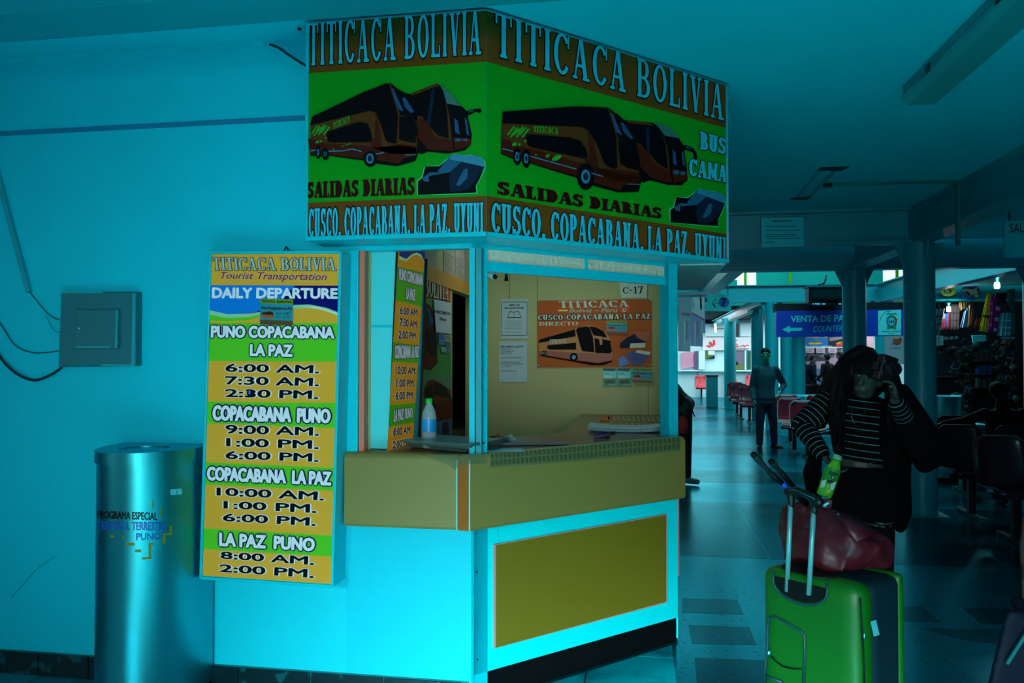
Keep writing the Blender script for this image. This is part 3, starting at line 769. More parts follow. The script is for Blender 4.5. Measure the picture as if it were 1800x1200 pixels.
# buses and seats
def buses_right(ar, t):
    P = lambda pts, m, l: ar.poly(t(*pts), m, l)
    def E(cx, cy, rx, ry, m, l, rot=0):
        (x, y), (x2, y2) = t((cx, cy), (cx + rx, cy + ry)); ar.ell(x, y, x2 - x, y2 - y, m, l, rot)
    # rear bus
    P([(1120,195),(1330,212),(1480,250),(1560,320),(1610,400),(1640,560),(1648,690),(1600,738),(1480,735),(1330,695),(1280,720),(1240,690),(1200,560)], SK_, 2)
    P([(1140,198),(1330,215),(1450,330),(1480,430),(1500,620),(1520,720),(1340,672),(1230,560),(1180,380)], SBW, 3)
    P([(1230,400),(1290,430),(1380,570),(1475,610),(1500,620),(1520,725),(1340,678),(1230,560)], SRD, 4)
    P([(1140,222),(1330,240),(1420,270),(1460,400),(1480,605),(1400,560),(1330,480),(1250,395),(1190,380)], SWD, 5)
    P([(1295,255),(1322,257),(1330,480),(1300,440)], SNV, 6)
    P([(1350,215),(1480,250),(1560,325),(1580,350),(1450,325),(1400,255)], SGR, 6)
    P([(1455,330),(1570,345),(1610,420),(1632,590),(1510,560),(1490,420)], SWD, 6)
    P([(1515,440),(1540,470),(1550,580),(1520,560)], SGL, 7); P([(1590,450),(1605,470),(1622,580),(1600,570)], SGL, 7)
    P([(1508,600),(1640,620),(1645,700),(1530,720)], SRD, 5)
    E(1545, 632, 26, 20, SSL, 7); E(1600, 640, 24, 16, SSL, 7)
    P([(1600,405),(1640,405),(1690,430),(1718,470),(1725,515),(1700,520),(1685,470),(1650,450),(1612,445)], SWD, 5); P([(1630,412),(1670,428),(1665,440),(1625,425)], SGL, 6)
    # front bus
    P([(85,480),(95,190),(100,130),(700,85),(980,95),(1060,160),(1180,250),(1215,400),(1240,560),(1255,700),(1230,795),(1060,800),(860,745),(720,680),(330,560),(180,520)], SK_, 8)
    P([(88,470),(96,215),(800,240),(990,110),(1060,350),(1210,420),(1235,560),(1230,730),(1100,790),(900,730),(710,655),(330,550),(190,520)], SBW, 9)
    P([(88,470),(90,350),(300,430),(760,560),(860,590),(1070,640),(1235,660),(1240,720),(1230,735),(1100,785),(900,735),(710,665),(330,555),(190,520)], SRD, 10)
    P([(800,280),(860,400),(900,600),(1060,610),(1230,640),(1235,720),(1000,700),(840,600),(780,540),(820,480)], SRD, 10)
    P([(100,130),(700,92),(950,98),(990,130),(1040,330),(1050,590),(1030,605),(980,590),(940,560),(880,400),(800,280),(740,255),(96,228)], SWD, 11)
    P([(283,315),(660,345),(740,370),(790,440),(803,500),(785,522),(330,425),(300,405)], SWD, 11)
    P([(980,118),(1050,150),(1150,240),(1205,395),(1120,345),(1035,300)], SWD, 11)
    P([(985,130),(1010,150),(1075,300),(1090,330),(1040,300)], SGL, 12); P([(1075,220),(1100,225),(1180,350),(1160,360),(1100,300)], SGL, 12)
    P([(1055,360),(1200,410),(1235,530),(1225,620),(1140,600),(1070,560)], SWD, 12)
    P([(960,95),(985,110),(1050,340),(1072,600),(1060,600),(1040,340),(975,120)], SBW, 12)
    P([(1100,740),(1240,735),(1228,790),(1065,796)], SK_, 11); P([(1130,726),(1235,732),(1235,740),(1130,734)], SGR, 12)
    for x0, x1 in ((95, 180), (230, 245), (305, 475), (482, 592), (598, 662), (668, 706)):
        y = lambda x: 433 + (x - 95) * .278
        P([(x0, y(x0)), (x1, y(x1)), (x1, y(x1)+9), (x0, y(x0)+9)], SHB, 12)
    P([(832, 636), (928, 664), (928, 673), (832, 645)], SHB, 12)
    for cx, cy, rx, ry in ((215, 505, 34, 72), (290, 520, 36, 80), (785, 670, 72, 112)):
        E(cx, cy, rx, ry, SK_, 12); E(cx - 2, cy, rx * .52, ry * .52, SHB, 13); E(cx - 2, cy, rx * .3, ry * .3, SNV, 14)
    for k in range(6):
        x = 130 + k * 24; P([(x, 320 + (k % 2) * 20), (x + 55, 250 + (k % 3) * 10), (x + 70, 255 + (k % 3) * 10), (x + 14, 328 + (k % 2) * 20)], SLG, 12)
    for cx, cy, rx, ry in ((193, 402, 22, 16), (234, 404, 12, 12), (470, 497, 20, 13), (543, 514, 42, 20), (282, 375, 10, 10), (370, 490, 7, 9)): E(cx, cy, rx, ry, SLG, 12, -25)
    ar.slab('TITICACA', t((350, 250), (555, 262), (552, 322), (350, 300)), SLG, 13, None, 0, 1.3)
def seats(ar, t):
    P = lambda pts, m, l: ar.poly(t(*pts), m, l)
    P([(1008,1115),(1005,975),(1050,945),(1075,850),(1215,835),(1300,760),(1350,732),(1440,745),(1500,738),(1590,760),(1635,800),(1640,860),(1600,950),(1555,1030),(1565,1100)], SHL, 2)
    P([(1018,1112),(1018,985),(1060,955),(1085,850),(1215,848),(1310,770),(1450,760),(1600,780),(1630,850),(1590,950),(1548,1030),(1555,1090)], SK_, 3)
    P([(1060,960),(1130,905),(1310,905),(1120,990),(1075,985)], SSL, 4)
    P([(1200,895),(1310,755),(1360,738),(1440,755),(1420,810),(1310,905),(1220,905)], SSL, 4)
    P([(1310,910),(1420,805),(1450,755),(1560,755),(1625,805),(1620,870),(1560,960),(1480,1060),(1320,1090),(1300,1000)], SNV, 5)
    P([(1315,760),(1355,738),(1450,752),(1415,808),(1310,785)], SHB, 5)
    P([(1415,808),(1450,755),(1560,752),(1620,790),(1628,855),(1560,840)], SHB, 6)
    P([(1440,880),(1480,870),(1470,960),(1400,1030),(1370,1020)], SSL, 6)
    P([(1120,940),(1310,905),(1300,1085),(1110,1105),(1120,1000)], SK_, 5)
ar = Art(PR); buses_right(ar, T(4.737, 860, 170)); 
def Tm(pts): pass
# same seat picture mapped to the right face
def map_seat(*p):
    o = []
    for x, y in p:
        u = (x - 1008) / (1640 - 1008); v = (y - 732) / (1115 - 732)
        X = 1314 + u * (1702 - 1314); Y = 487 + v * 262 + u * 48
        o.append((840 + X / 3.913, 200 + Y / 3.913))
    return o
seats(ar, map_seat); clampz(ar); ar.build('bus_picture', sign)
ar = Art(PL); 
def map_bus(*p):   # the right-face picture re-laid on the left face (less foreshortened, sloping up)
    A = [((95,130),(55,400)), ((980,95),(768,88)), ((88,470),(42,750)), ((1240,720),(1015,745)), ((1640,560),(1512,560)), ((1330,212),(1190,85)), ((785,670),(590,785)), ((1645,700),(1500,660)), ((1250,700),(1020,730)), ((300,520),(190,745)), ((283,315),(190,540)), ((803,500),(608,612)), ((1725,515),(1605,340)), ((1065,796),(835,850)), ((1230,795),(1000,800)), ((740,255),(590,345)), ((1100,740),(885,795)), ((1130,728),(905,742)), ((1228,790),(990,800)), ((1235,735),(1012,735)), ((330,560),(215,755)), ((720,680),(520,800)), ((1070,640),(850,660)), ((1050,590),(830,640))]
    o = []
    for x, y in p:
        sw = 0; dx = dy = 0
        for (ax, ay), (bx, by) in A:
            w = 1 / ((x-ax)**2 + (y-ay)**2 + 400) ** 1.2; sw += w
            dx += w * (bx - ax); dy += w * (by - ay)
        o.append((540 + (x + dx/sw) / 5.219, 130 + (y + dy/sw) / 5.219))
    return o
buses_right(ar, map_bus); seats(ar, T(5.219, 540, 130)); clampz(ar); ar.build('bus_picture', sign)
# suspension clips
mb = MB(); p = PP(884, 14, PR); mb.tube([p + CN*.01, p + CN*.01 + Vector((.03,.02,.02)), p + Vector((.07, .05, .03))], .006, BLACK, 6); mb.build('clip', sign)
# ------------------------------------------------------------------ departures light box on the wall
dep = thing('departure_sign', 'backlit yellow and green daily departure sign hanging crooked on the teal wall', 'sign', (PY(475, 730, 3.2).x, YW - .01, .6))
PF = planeY(3.14)
mb = MB(); px_prism(mb, [(369, 443), (600, 442.5), (585.5, 1031), (352.5, 1016)], planeY(3.142), YW - .002 - 3.142, SGB); mb.build('case', dep)
mb = MB()
fr = [(370, 444), (599, 443), (584.5, 1030), (353.5, 1015)]
for a, b in zip(fr, fr[1:] + fr[:1]): mb.bar(PY(*a, 3.137), PY(*b, 3.137), .012, .012, ALU)
mb.build('frame', dep, bevel=.002)
SIDE = mat('white_painted_side', (120, 185, 190), 1.1, .5, noise=.08, nscale=6)
pr = [PY(597, 447, 3.155), PY(583, 1024, 3.155)]
mb = MB(); mb.hexa([pr[0] + Vector((.004, 0, 0)), pr[1] + Vector((.004, 0, 0)), pr[1] + Vector((.004, .11, 0)), pr[0] + Vector((.004, .11, 0))], (.004, 0, 0), SIDE); mb.build('side_panel', dep)
mb = MB(); p = (pr[0] * .655 + pr[1] * .345); mb.box((p.x + .003, 3.15, p.z), (p.x + .012, 3.27, p.z + .006), TEALS); mb.build('side_seam', dep)
EM = 1.05
def em(name, rgb, g=.5, e=1.0, rough=.35):     # translucent print with tubes behind it
    return mat(name, rgb, g, rough, emit=e, spec=.12)
DY = em('lit_yellow', (205, 170, 55), .55, .62); DG = em('lit_green', (70, 190, 40), .55, .8); DB = em('lit_blue', (0, 120, 215), .55, .75); DN = em('lit_navy', (5, 20, 110), .55, .6)
DW = em('lit_white', (200, 235, 245), .5, .75); DO = mat('lit_outline_navy', (6, 26, 80), 1, .5, spec=.12); DK2 = mat('sign_letter_black', (3, 8, 11), 1, .5, spec=.12); DR = em('lit_red', (140, 20, 15), .6, .6); DLG = em('lit_pale_green', (130, 215, 170), .5, .7)
DT = em('lit_title_white', (150, 205, 205), .5, .6)
ar = Art(PF); a = T(4, 340, 430); b = T(3.871, 340, 730)
def xl(y): return 371 + (355 - 371) * (y - 447) / 564
def xr(y): return 597 + (582 - 597) * (y - 446) / 580
def band(l0, r0, l1, r1, m, lay=0): ar.poly([(xl(l0), l0), (xr(r0), r0), (xr(r1), r1), (xl(l1), l1)], m, lay)
band(447, 446, 501, 502, DY); band(501, 502, 567, 568, DY)
ar.poly([(xl(501), 501), (xr(502), 502), (xr(552), 552), (575, 544), (545, 538), (515, 537), (480, 544), (440, 551), (400, 552), (369, 545)], DN, 1)
ar.poly([(xl(501), 501), (520, 501.5), (500, 520), (478, 540), (440, 551), (400, 552), (369, 545)], DB, 2)
ar.poly([(369, 545), (400, 552), (440, 552), (480, 544), (515, 536), (545, 535), (575, 541), (596, 549), (596, 556), (570, 545), (545, 541), (515, 542), (480, 548), (440, 559), (400, 562), (368, 560)], DLG, 3)
ar.poly([(369, 553), (400, 559), (440, 557), (480, 549), (440, 562), (400, 565), (368, 563)], DG, 4)
ar.poly([(530, 538), (560, 540), (596, 551), (596, 553), (560, 542.5)], DW, 4)
band(567, 568, 634, 636, DG); band(634, 636, 705.5, 708, DY); band(705.5, 708, 743.5, 752, DG); band(743.5, 752, 812, 822, DY)
band(812, 822, 851, 862, DG); band(851, 862, 928, 941, DY); band(928, 941, 964, 978, DG); band(964, 978, 1011, 1026, DY)
ar.slab('TITICACA BOLIVIA', a((140, 92), (1005, 96), (1007, 182), (148, 180)), DT, 5, DK2, .05, .95)
ar.text('Tourist Transportation', a((200, 193), (945, 200), (940, 268), (195, 254)), DR, 5, DT, .035, .012, .25)
ar.text('DAILY DEPARTURE', a((137, 300), (1020, 306), (1018, 382), (135, 378)), DW, 5, None, 0, .045)
def head(s, q): ar.text(s, q, DW, 6, DO, .075, .045)
def hour(s, q): ar.text(s, q, DK2, 6, DW, .045, .03, 0, 3, 1.0)
head('PUNO COPACABANA', a((132, 567), (998, 575), (997, 662), (130, 655))); head('LA PAZ', a((405, 697), (705, 702), (704, 788), (403, 783)))
hour('6:00 AM.', a((232, 835), (898, 845), (892, 905), (232, 893))); hour('7:30 AM.', a((230, 922), (895, 934), (890, 995), (230, 982))); hour('2:30 PM.', a((230, 1012), (890, 1023), (885, 1085), (230, 1070)))
ar.ell(441, 690, 5, 7, DK2, 9); ar.ell(441, 689, 2, 4, DB, 10)
head('COPACABANA  PUNO', [(376, 711), (583, 718), (582.5, 744), (375, 739)])
hour('9:00 AM.', b((224, 60), (865, 78), (862, 138), (225, 122))); hour('1:00 PM.', b((230, 150), (862, 167), (860, 228), (230, 209))); hour('6:00 PM.', b((225, 238), (862, 255), (858, 315), (225, 294)))
head('COPACABANA  LA PAZ', b((100, 343), (946, 380), (943, 476), (99, 441)))
hour('10:00 AM.', b((165, 486), (900, 515), (895, 577), (165, 542))); hour('1:00 PM.', b((212, 577), (848, 600), (845, 662), (212, 630))); hour('6:00 PM.', b((207, 662), (845, 690), (840, 750), (207, 716)))
head('LA PAZ  PUNO', b((182, 790), (835, 830), (830, 922), (182, 886)))
hour('8:00 AM.', b((190, 920), (832, 955), (828, 1015), (190, 970))); hour('2:00 PM.', b((185, 1006), (830, 1042), (826, 1103), (184, 1060)))
ar.build('departure_print', dep)
mb = MB(); mb.tube([PY(499, 442, 3.2), PY(503, 433, 3.25), PY(508, 442, 3.2)], .004, BLACK, 6); mb.build('hanging_hook', dep)
# sticker on it
def flyer(ar, t, lay=0, teal=True):
    P = lambda pts, m: ar.poly(t(*pts), m, lay)
    G = mat('flyer_teal', (0, 150, 165), .9, .5); Y = mat('flyer_yellowgreen', (120, 170, 20), .9, .5); B = mat('flyer_brown', (95, 70, 35), 1, .5)
    P([(0, 0), (100, 0), (100, 18), (0, 18)], Y); P([(0, 18), (100, 18), (100, 82), (0, 82)], G); P([(0, 82), (100, 82), (100, 100), (0, 100)], B)
    ar.text('TITICACA  Bolivia-Perú', t((4, 4), (96, 4), (96, 15), (4, 15)), INK, lay + 1, None, 0, .02)
    ar.text('Puno-Desaguadero-La Paz', t((4, 29), (97, 29), (97, 44), (4, 44)), INK, lay + 1, None, 0, .02)
    ar.text('hrs.: 7:00', t((50, 50), (90, 50), (90, 59), (50, 59)), INK, lay + 1); ar.text('hrs.: 2:30', t((50, 63), (90, 63), (90, 72), (50, 72)), INK, lay + 1)
    ar.poly(t((4, 66), (4, 54), (30, 46), (42, 52), (44, 72), (34, 76), (8, 72)), mat('flyer_orange_bus', (190, 95, 35), .9, .5), lay + 1)
    ar.poly(t((6, 60), (6, 54), (30, 48), (40, 52), (41, 62), (28, 62)), INK, lay + 2)
def TQ(tl, tr, br, bl):
    def f(*p):
        o = []
        for x, y in p:
            u, v = x / 100, y / 100
            o.append(((tl[0]*(1-u)+tr[0]*u)*(1-v) + (bl[0]*(1-u)+br[0]*u)*v, (tl[1]*(1-u)+tr[1]*u)*(1-v) + (bl[1]*(1-u)+br[1]*u)*v))
        return o
    return f
def sheet(name, label, cat, plane, quad, m, art=None, th=.001, gap=.0005, group=None):
    """a thin sheet standing just off its plane, with its print as a part"""
    q = [PP(x, y, plane) + plane[1] * gap for x, y in quad]
    root = thing(name, label, cat, sum(q, Vector()) / 4, group)
    MB().hexa(q, plane[1] * th, m).build('sheet', root)
    if art:
        ar = Art((plane[0] + plane[1] * (gap + th), plane[1])); art(ar); ar.build('print', root)
    return root
PFa = (PF[0] + Vector((0, -.012, 0)), PF[1])
q = [(457.5, 525), (515.5, 526), (514.5, 572), (457, 570)]
sheet('flyer', 'small teal and yellow bus flyer stuck on the daily departure sign', 'flyer', PFa, q, mat('flyer_base', (0, 150, 165), 1, .5), lambda ar: flyer(ar, TQ(*q), 0))

# ------------------------------------------------------------------ second light box, standing on the counter
lb = thing('schedule_light_box', 'tall narrow light box leaning on the counter, its timetable facing the booth', 'sign', (PY(655, 800, 3.36).x, 3.36, CT))
YL = 3.345
bl_, br_, tl_, tr_ = PY(626, 797, YL), PY(684, 799.5, YL), PY(644, 432, YL), PY(698.5, 432, YL)
bl_.z = max(bl_.z, CT + .004); br_.z = max(br_.z, CT + .003)
LBT = mat('pale_teal_box_side', (60, 205, 212), 1.15, .5, noise=.05, nscale=5)
dep_y = PP(735, 781, plane3(br_, tr_, br_ + Vector((0, 1, 0)))).y - YL
mb = MB(); mb.hexa([bl_, br_, tr_, tl_], (0, dep_y, 0), LBT); mb.build('case', lb, bevel=.004)
PLB = plane3(br_, tr_, br_ + Vector((0, 1, 0)))
mb = MB(); 
for p, q in ((br_, tr_), (br_ + Vector((0, dep_y, 0)), tr_ + Vector((0, dep_y, 0)))): mb.bar(p + PLB[1]*.003, q + PLB[1]*.003, .014, .014, BLACK)
mb.bar(br_ + PLB[1]*.003, br_ + Vector((0, dep_y, 0)) + PLB[1]*.003, .014, .014, BLACK)
mb.build('frame', lb)
m1 = (bl_ + tl_ * 1) / 2; 
mb = MB(); z0 = PY(630, 574, YL).z; 
f = (z0 - br_.z) / (tr_.z - br_.z); mb.bar(bl_ + (tl_ - bl_) * f + Vector((0, -.001, 0)), br_ + (tr_ - br_) * f + Vector((0, -.001, 0)), .002, .012, ALU); mb.build('seam', lb)
ar = Art((PLB[0] + PLB[1] * .0105, PLB[1])); t = T(3.077, 600, 430)
def xe(y, k):  # left (k=0) / right edge of the print in crop space
    return (308 - 62 * (y - 20) / 1115) if k == 0 else (452 - 66 * (y - 20) / 1060)
def bnd(l0, r0, l1, r1, m, lay=0): ar.poly(t((xe(l0, 0), l0), (xe(r0, 1), r0), (xe(r1, 1), r1), (xe(l1, 0), l1)), m, lay)
Y2 = em('lit_yellow_shade', (205, 150, 20), .55, .45); G2_ = em('lit_green_shade', (70, 170, 20), .55, .45); W2 = em('lit_white_shade', (190, 205, 215), .5, .5)
bnd(0, 0, 118, 150, Y2); ar.poly(t((310, 0), (452, 0), (450, 95), (430, 55), (405, 42), (380, 50), (350, 75), (312, 70)), DN, 1)
ar.poly(t((311, 60), (350, 80), (380, 52), (405, 42), (430, 55), (449, 100), (430, 65), (405, 52), (380, 62), (350, 88), (310, 78)), DLG, 2)
bnd(118, 150, 300, 335, G2_); bnd(300, 335, 525, 545, Y2); bnd(525, 545, 632, 640, G2_); bnd(632, 640, 868, 855, Y2); bnd(868, 855, 985, 960, G2_); bnd(985, 960, 1130, 1078, Y2)
def hd(s, q): ar.text(s, t(*q), W2, 3, DO, .045, .045)
def hr(s, q): ar.text(s, t(*q), DK2, 3, W2, .045, .03)
hd('PUNO COPACABANA', ((306, 125), (436, 160), (434, 225), (304, 190))); hd('LA PAZ', ((346, 228), (394, 240), (392, 305), (344, 295)))
hr('6:00 AM.', ((312, 333), (410, 350), (408, 388), (310, 375))); hr('7:30 AM.', ((310, 395), (407, 412), (405, 450), (308, 440))); hr('2:00 PM.', ((304, 462), (402, 475), (400, 513), (302, 508)))
hd('COPACABANA  LA PAZ', ((283, 540), (413, 545), (411, 612), (281, 618)))
hr('10:00 AM.', ((288, 655), (398, 662), (396, 700), (286, 700))); hr('1:00 PM.', ((292, 725), (390, 728), (388, 768), (290, 770))); hr('6:00 PM.', ((288, 795), (386, 793), (384, 832), (286, 840)))
hd('LA PAZ  PUNO', ((277, 890), (380, 878), (378, 935), (275, 962)))
hr('8:00 AM.', ((275, 992), (373, 978), (371, 1018), (273, 1035))); hr('2:00 PM.', ((272, 1062), (369, 1042), (367, 1080), (270, 1105)))
ar.build('timetable_print', lb)

# ------------------------------------------------------------------ wall: electrical box, cables, conduit
eb = thing('electrical_box', 'square teal metal fuse box with small hinged door on the wall', 'electrical box', (PY(170, 580, YW).x, YW, 1.4))
EBM = mat('fuse_box_paint', (0, 112, 122), 1.05, .45, noise=.06, nscale=4); EBL = mat('fuse_box_bare_edge', (0, 160, 170), 1.1, .5)
mb = MB(); px_prism(mb, [(107, 514), (239, 512), (238, 643), (102, 645)], planeY(YW - .05), .049, EBM); mb.build('case', eb, bevel=.006)
ar = Art(planeY(YW - .05)); ar.poly([(233, 515), (238, 515), (237, 640), (231, 640)], EBL, 0).poly([(108, 513.5), (180, 512.5), (180, 515), (108, 516)], EBL, 0).poly([(178, 640), (236, 640), (236, 643), (178, 643)], EBL, 0); ar.build('paint_wear', eb)
dr = MB(); px_prism(dr, [(133, 543), (208, 543), (206.5, 613), (131, 612)], planeY(YW - .062), .012, EBM); dr = dr.build('door', eb, bevel=.004)
MB().ball(PY(139, 577, YW - .064), (.006, .005, .006), CHROME, 10).build('lock', dr)
for py in (555, 600): MB().tube([PY(209, py - 4, YW - .058), PY(209, py + 4, YW - .058)], .004, EBM, 8).build('hinge', dr)
ar = Art(planeY(YW - .062)); ar.poly([(204, 545), (207.5, 545), (206, 611), (202, 611)], EBL, 0).poly([(133, 608), (194, 609), (194, 611.5), (132, 611)], EBL, 0); ar.build('paint_wear', dr)
CBL = mat('teal_painted_conduit', (0, 165, 178), 1, .5); CBD = mat('black_cable', (0, 45, 55), 1, .5); CBG = mat('thin_grey_cable', (0, 85, 95), 1, .5)
def cable(name, label, pts, r, m, y=YW - .01, n=8):
    P = [PY(px, py, y) for px, py in pts]
    # Catmull-Rom
    out = []
    for i in range(len(P) - 1):
        p0, p1, p2, p3 = P[max(i-1, 0)], P[i], P[i+1], P[min(i+2, len(P)-1)]
        for k in range(6):
            s = k / 6; out.append(.5 * ((2*p1) + (p2-p0)*s + (2*p0-5*p1+4*p2-p3)*s*s + (-p0+3*p1-3*p2+p3)*s**3))
    out.append(P[-1])
    o = MB().tube(out, r, m, n).build(name); tag(o, label, 'cable'); return o
cable('thick_cable', 'thick black cable looping from the left edge up to the fuse box', [(-10, 612), (10, 640), (35, 660), (62, 668), (90, 658), (108, 646)], .006, CBD, YW - .02)
cable('thin_cable', 'thin grey cable sagging from the left edge to the fuse box side', [(-8, 555), (8, 580), (28, 608), (60, 620), (102, 617)], .0028, CBG)
cable('loose_wire', 'frayed thin wires from the slanting conduit to the fuse box', [(52, 513), (64, 528), (78, 545), (90, 556), (104, 562)], .0025, CBG)
cable('loose_wire', 'short pale wire curling beside the fuse box', [(80, 553), (86, 567), (94, 580), (105, 585)], .0018, CBL)
o = MB().bar(PY(-40, 170, YW - .012), PY(51, 513, YW - .012), .022, .022, CBL).build('wall_conduit', bevel=.003); tag(o, 'slanting teal plastic conduit on the wall above the fuse box', 'conduit')
cable('roof_cable', 'black cable running from the wall top down behind the overhead sign', [(474, 78), (490, 84), (510, 98), (540, 117)], .006, CBD, YW - .05)
MB().tube([PY(524, 51, 3.12), PY(529, 51, 3.12)], .006, BLACK, 6).build('bolt', cg)

# ------------------------------------------------------------------ litter bins, D-shaped
def dbin(name, label, c, w, d, h, text=False, m=STEEL, seg=40):
    t = thing(name, label, 'litter bin', c, None)
    cx, cy = c[0], c[1]
    def prof(s=1.0, dy=0, n=2.3):
        P = []
        for i in range(seg + 1):
            a = math.pi * i / seg; ca, sa = math.cos(a), math.sin(a)
            P.append((cx - math.copysign(abs(ca) ** (2/n), ca) * w/2 * s, cy - abs(sa) ** (2/n) * d * s - dy))
        return P
    def ext(P, z0, z1, mm, nm, smooth=True, bev=0):
        k = len(P); mb = MB(); V = [(x, y, z0) for x, y in P] + [(x, y, z1) for x, y in P]
        mb.add(V, [(i, i+1, k+i+1, k+i) for i in range(k-1)] , mm, True); mb.add(V, [(k-1, 0, k, 2*k-1), tuple(range(k))[::-1], tuple(range(k, 2*k))], mm, False)
        return mb.build(nm, t, clean=False)
    ext(prof(.97), .0, .045, BLACK, 'base_ring')
    ext(prof(1.0), .045, h - .05, m, 'body')
    ext(prof(1.03), h - .05, h - .006, m, 'rim')
    # lid plate with oval opening
    P = prof(1.03); mb = MB(); oc = (cx + .0, cy - d * .5); n = 48
    V = [(x, y, h - .006) for x, y in P]; Lk = len(V)
    oval = [(oc[0] + w * .235 * math.cos(2*math.pi*i/n), oc[1] + d * .26 * math.sin(2*math.pi*i/n)) for i in range(n)]
    poly_ = P + [P[0]]
    def hit(a):
        dx, dy = math.cos(a), math.sin(a); best = None
        for (x0, y0), (x1, y1) in zip(poly_, poly_[1:]):
            ex, ey = x1 - x0, y1 - y0; den = dx * ey - dy * ex
            if abs(den) < 1e-9: continue
            t_ = ((x0 - oc[0]) * ey - (y0 - oc[1]) * ex) / den; u_ = ((x0 - oc[0]) * dy - (y0 - oc[1]) * dx) / den
            if t_ > 0 and -1e-6 <= u_ <= 1 + 1e-6 and (best is None or t_ < best): best = t_
        return (oc[0] + dx * best, oc[1] + dy * best)
    V = []; n = 96
    for i in range(n):
        a = 2 * math.pi * i / n; ox, oy = hit(a); ix, iy = oc[0] + w * .235 * math.cos(a), oc[1] + d * .26 * math.sin(a)
        V += [(ox, oy, h), (ix, iy, h), (ix, iy, h - .03), (ox, oy, h - .006)]
    F_ = []
    for i in range(n):
        a, b_ = 4 * i, 4 * ((i + 1) % n); F_ += [(a, b_, b_ + 1, a + 1), (a + 1, b_ + 1, b_ + 2, a + 2), (a + 3, b_ + 3, b_, a)]
    MB().add(V, F_, m).build('lid', t)
    mb = MB(); mb.lathe((oc[0], oc[1], 0), [(1.02, h - .008), (1.02, h - .3), (0, h - .3)], BLACK, 32, True, w * .235, d * .26); mb.build('liner', t)
    return t, prof
bx0, bx1 = PY(169, 1170, 3.08).x, PY(378, 1170, YW).x
BH = 1.105
bin_, bprof = dbin('litter_bin', 'tall brushed steel litter bin with terminal lettering, beside the departure sign', ((bx0 + bx1) / 2, YW - .02, 0), bx1 - bx0, .36, BH)
# lettering wrapped on the curved face: project each print vertex to the bin surface
class Wrap(Art):
    def pt(s, x, y, lay): return s.w(x, y, lay)
    def w(s, x, y, lay):
        d = ray(x, y); cx, cy = (bx0 + bx1) / 2, YW - .02; lo, hi = 2.0, 3.7
        hw, dd = (bx1 - bx0) / 2, .36
        def inside(k):
            p = CAMP + d * k; return (abs(p.x - cx) / hw) ** 2.3 + (abs(min(p.y - cy, 0)) / dd) ** 2.3 < 1 or p.y > cy
        k = lo
        while k < hi and not inside(k): k += .01
        a_, b_ = k - .01, k
        for _ in range(14):
            m_ = (a_ + b_) / 2
            if inside(m_): b_ = m_
            else: a_ = m_
        return CAMP + d * (a_ - .0012 - .0008 * lay)
    def quadmap(s, quad, lay):
        def f(u, v):
            x = (quad[0][0]*(1-u)+quad[1][0]*u)*v + (quad[3][0]*(1-u)+quad[2][0]*u)*(1-v)
            y = (quad[0][1]*(1-u)+quad[1][1]*u)*v + (quad[3][1]*(1-u)+quad[2][1]*u)*(1-v)
            return s.w(x, y, lay)
        return f, math.hypot(quad[1][0]-quad[0][0], quad[1][1]-quad[0][1]) / math.hypot(quad[3][0]-quad[0][0], quad[3][1]-quad[0][1])
wr = Wrap(planeY(3.0)); t = T(2.667, 0, 750)
BB = mat('bin_blue_letters', (20, 95, 190), 1.1, .4); BY = mat('bin_ochre_steps', (120, 125, 0), 1.1, .4)
wr.text('PROGRAMA ESPECIAL', t((455, 392), (738, 402), (738, 438), (455, 430)), INK, 0, None, 0, .02, 0, 2)
wr.text('TERMINAL TERRESTRE', t((456, 444), (780, 446), (780, 487), (456, 482)), BB, 0, None, 0, .02, 0, 2)
wr.text('PUNO', t((638, 498), (755, 496), (755, 528), (638, 533)), BB, 0, None, 0, .02, 0, 2)
for q in (((518, 508), (586, 511), (586, 522), (518, 519)), ((588, 543), (630, 543), (630, 556), (588, 556)), ((632, 575), (662, 575), (662, 588), (632, 588)), ((665, 612), (700, 610), (700, 620), (665, 622)), ((697, 545), (709, 545), (709, 620), (697, 620)), ((705, 545), (775, 535), (775, 545), (705, 555)), ((764, 500), (775, 500), (775, 545), (764, 545)), ((770, 500), (806, 495), (806, 505), (770, 510)), ((795, 462), (806, 460), (806, 505), (795, 505)), ((712, 345), (721, 345), (721, 382), (712, 382)), ((746, 383), (754, 383), (754, 420), (746, 420))):
    wr.poly(t(*q), BY, 0)
wr.poly(t((797, 293), (852, 289), (854, 316), (799, 320)), mat('small_sticker', (80, 205, 225), 1, .5), 0)
wr.poly(t((370, 700 - 500), (371, 700 - 500), (371, 201), (370, 201)), INK, 0)
wr.build('lettering', bin_)

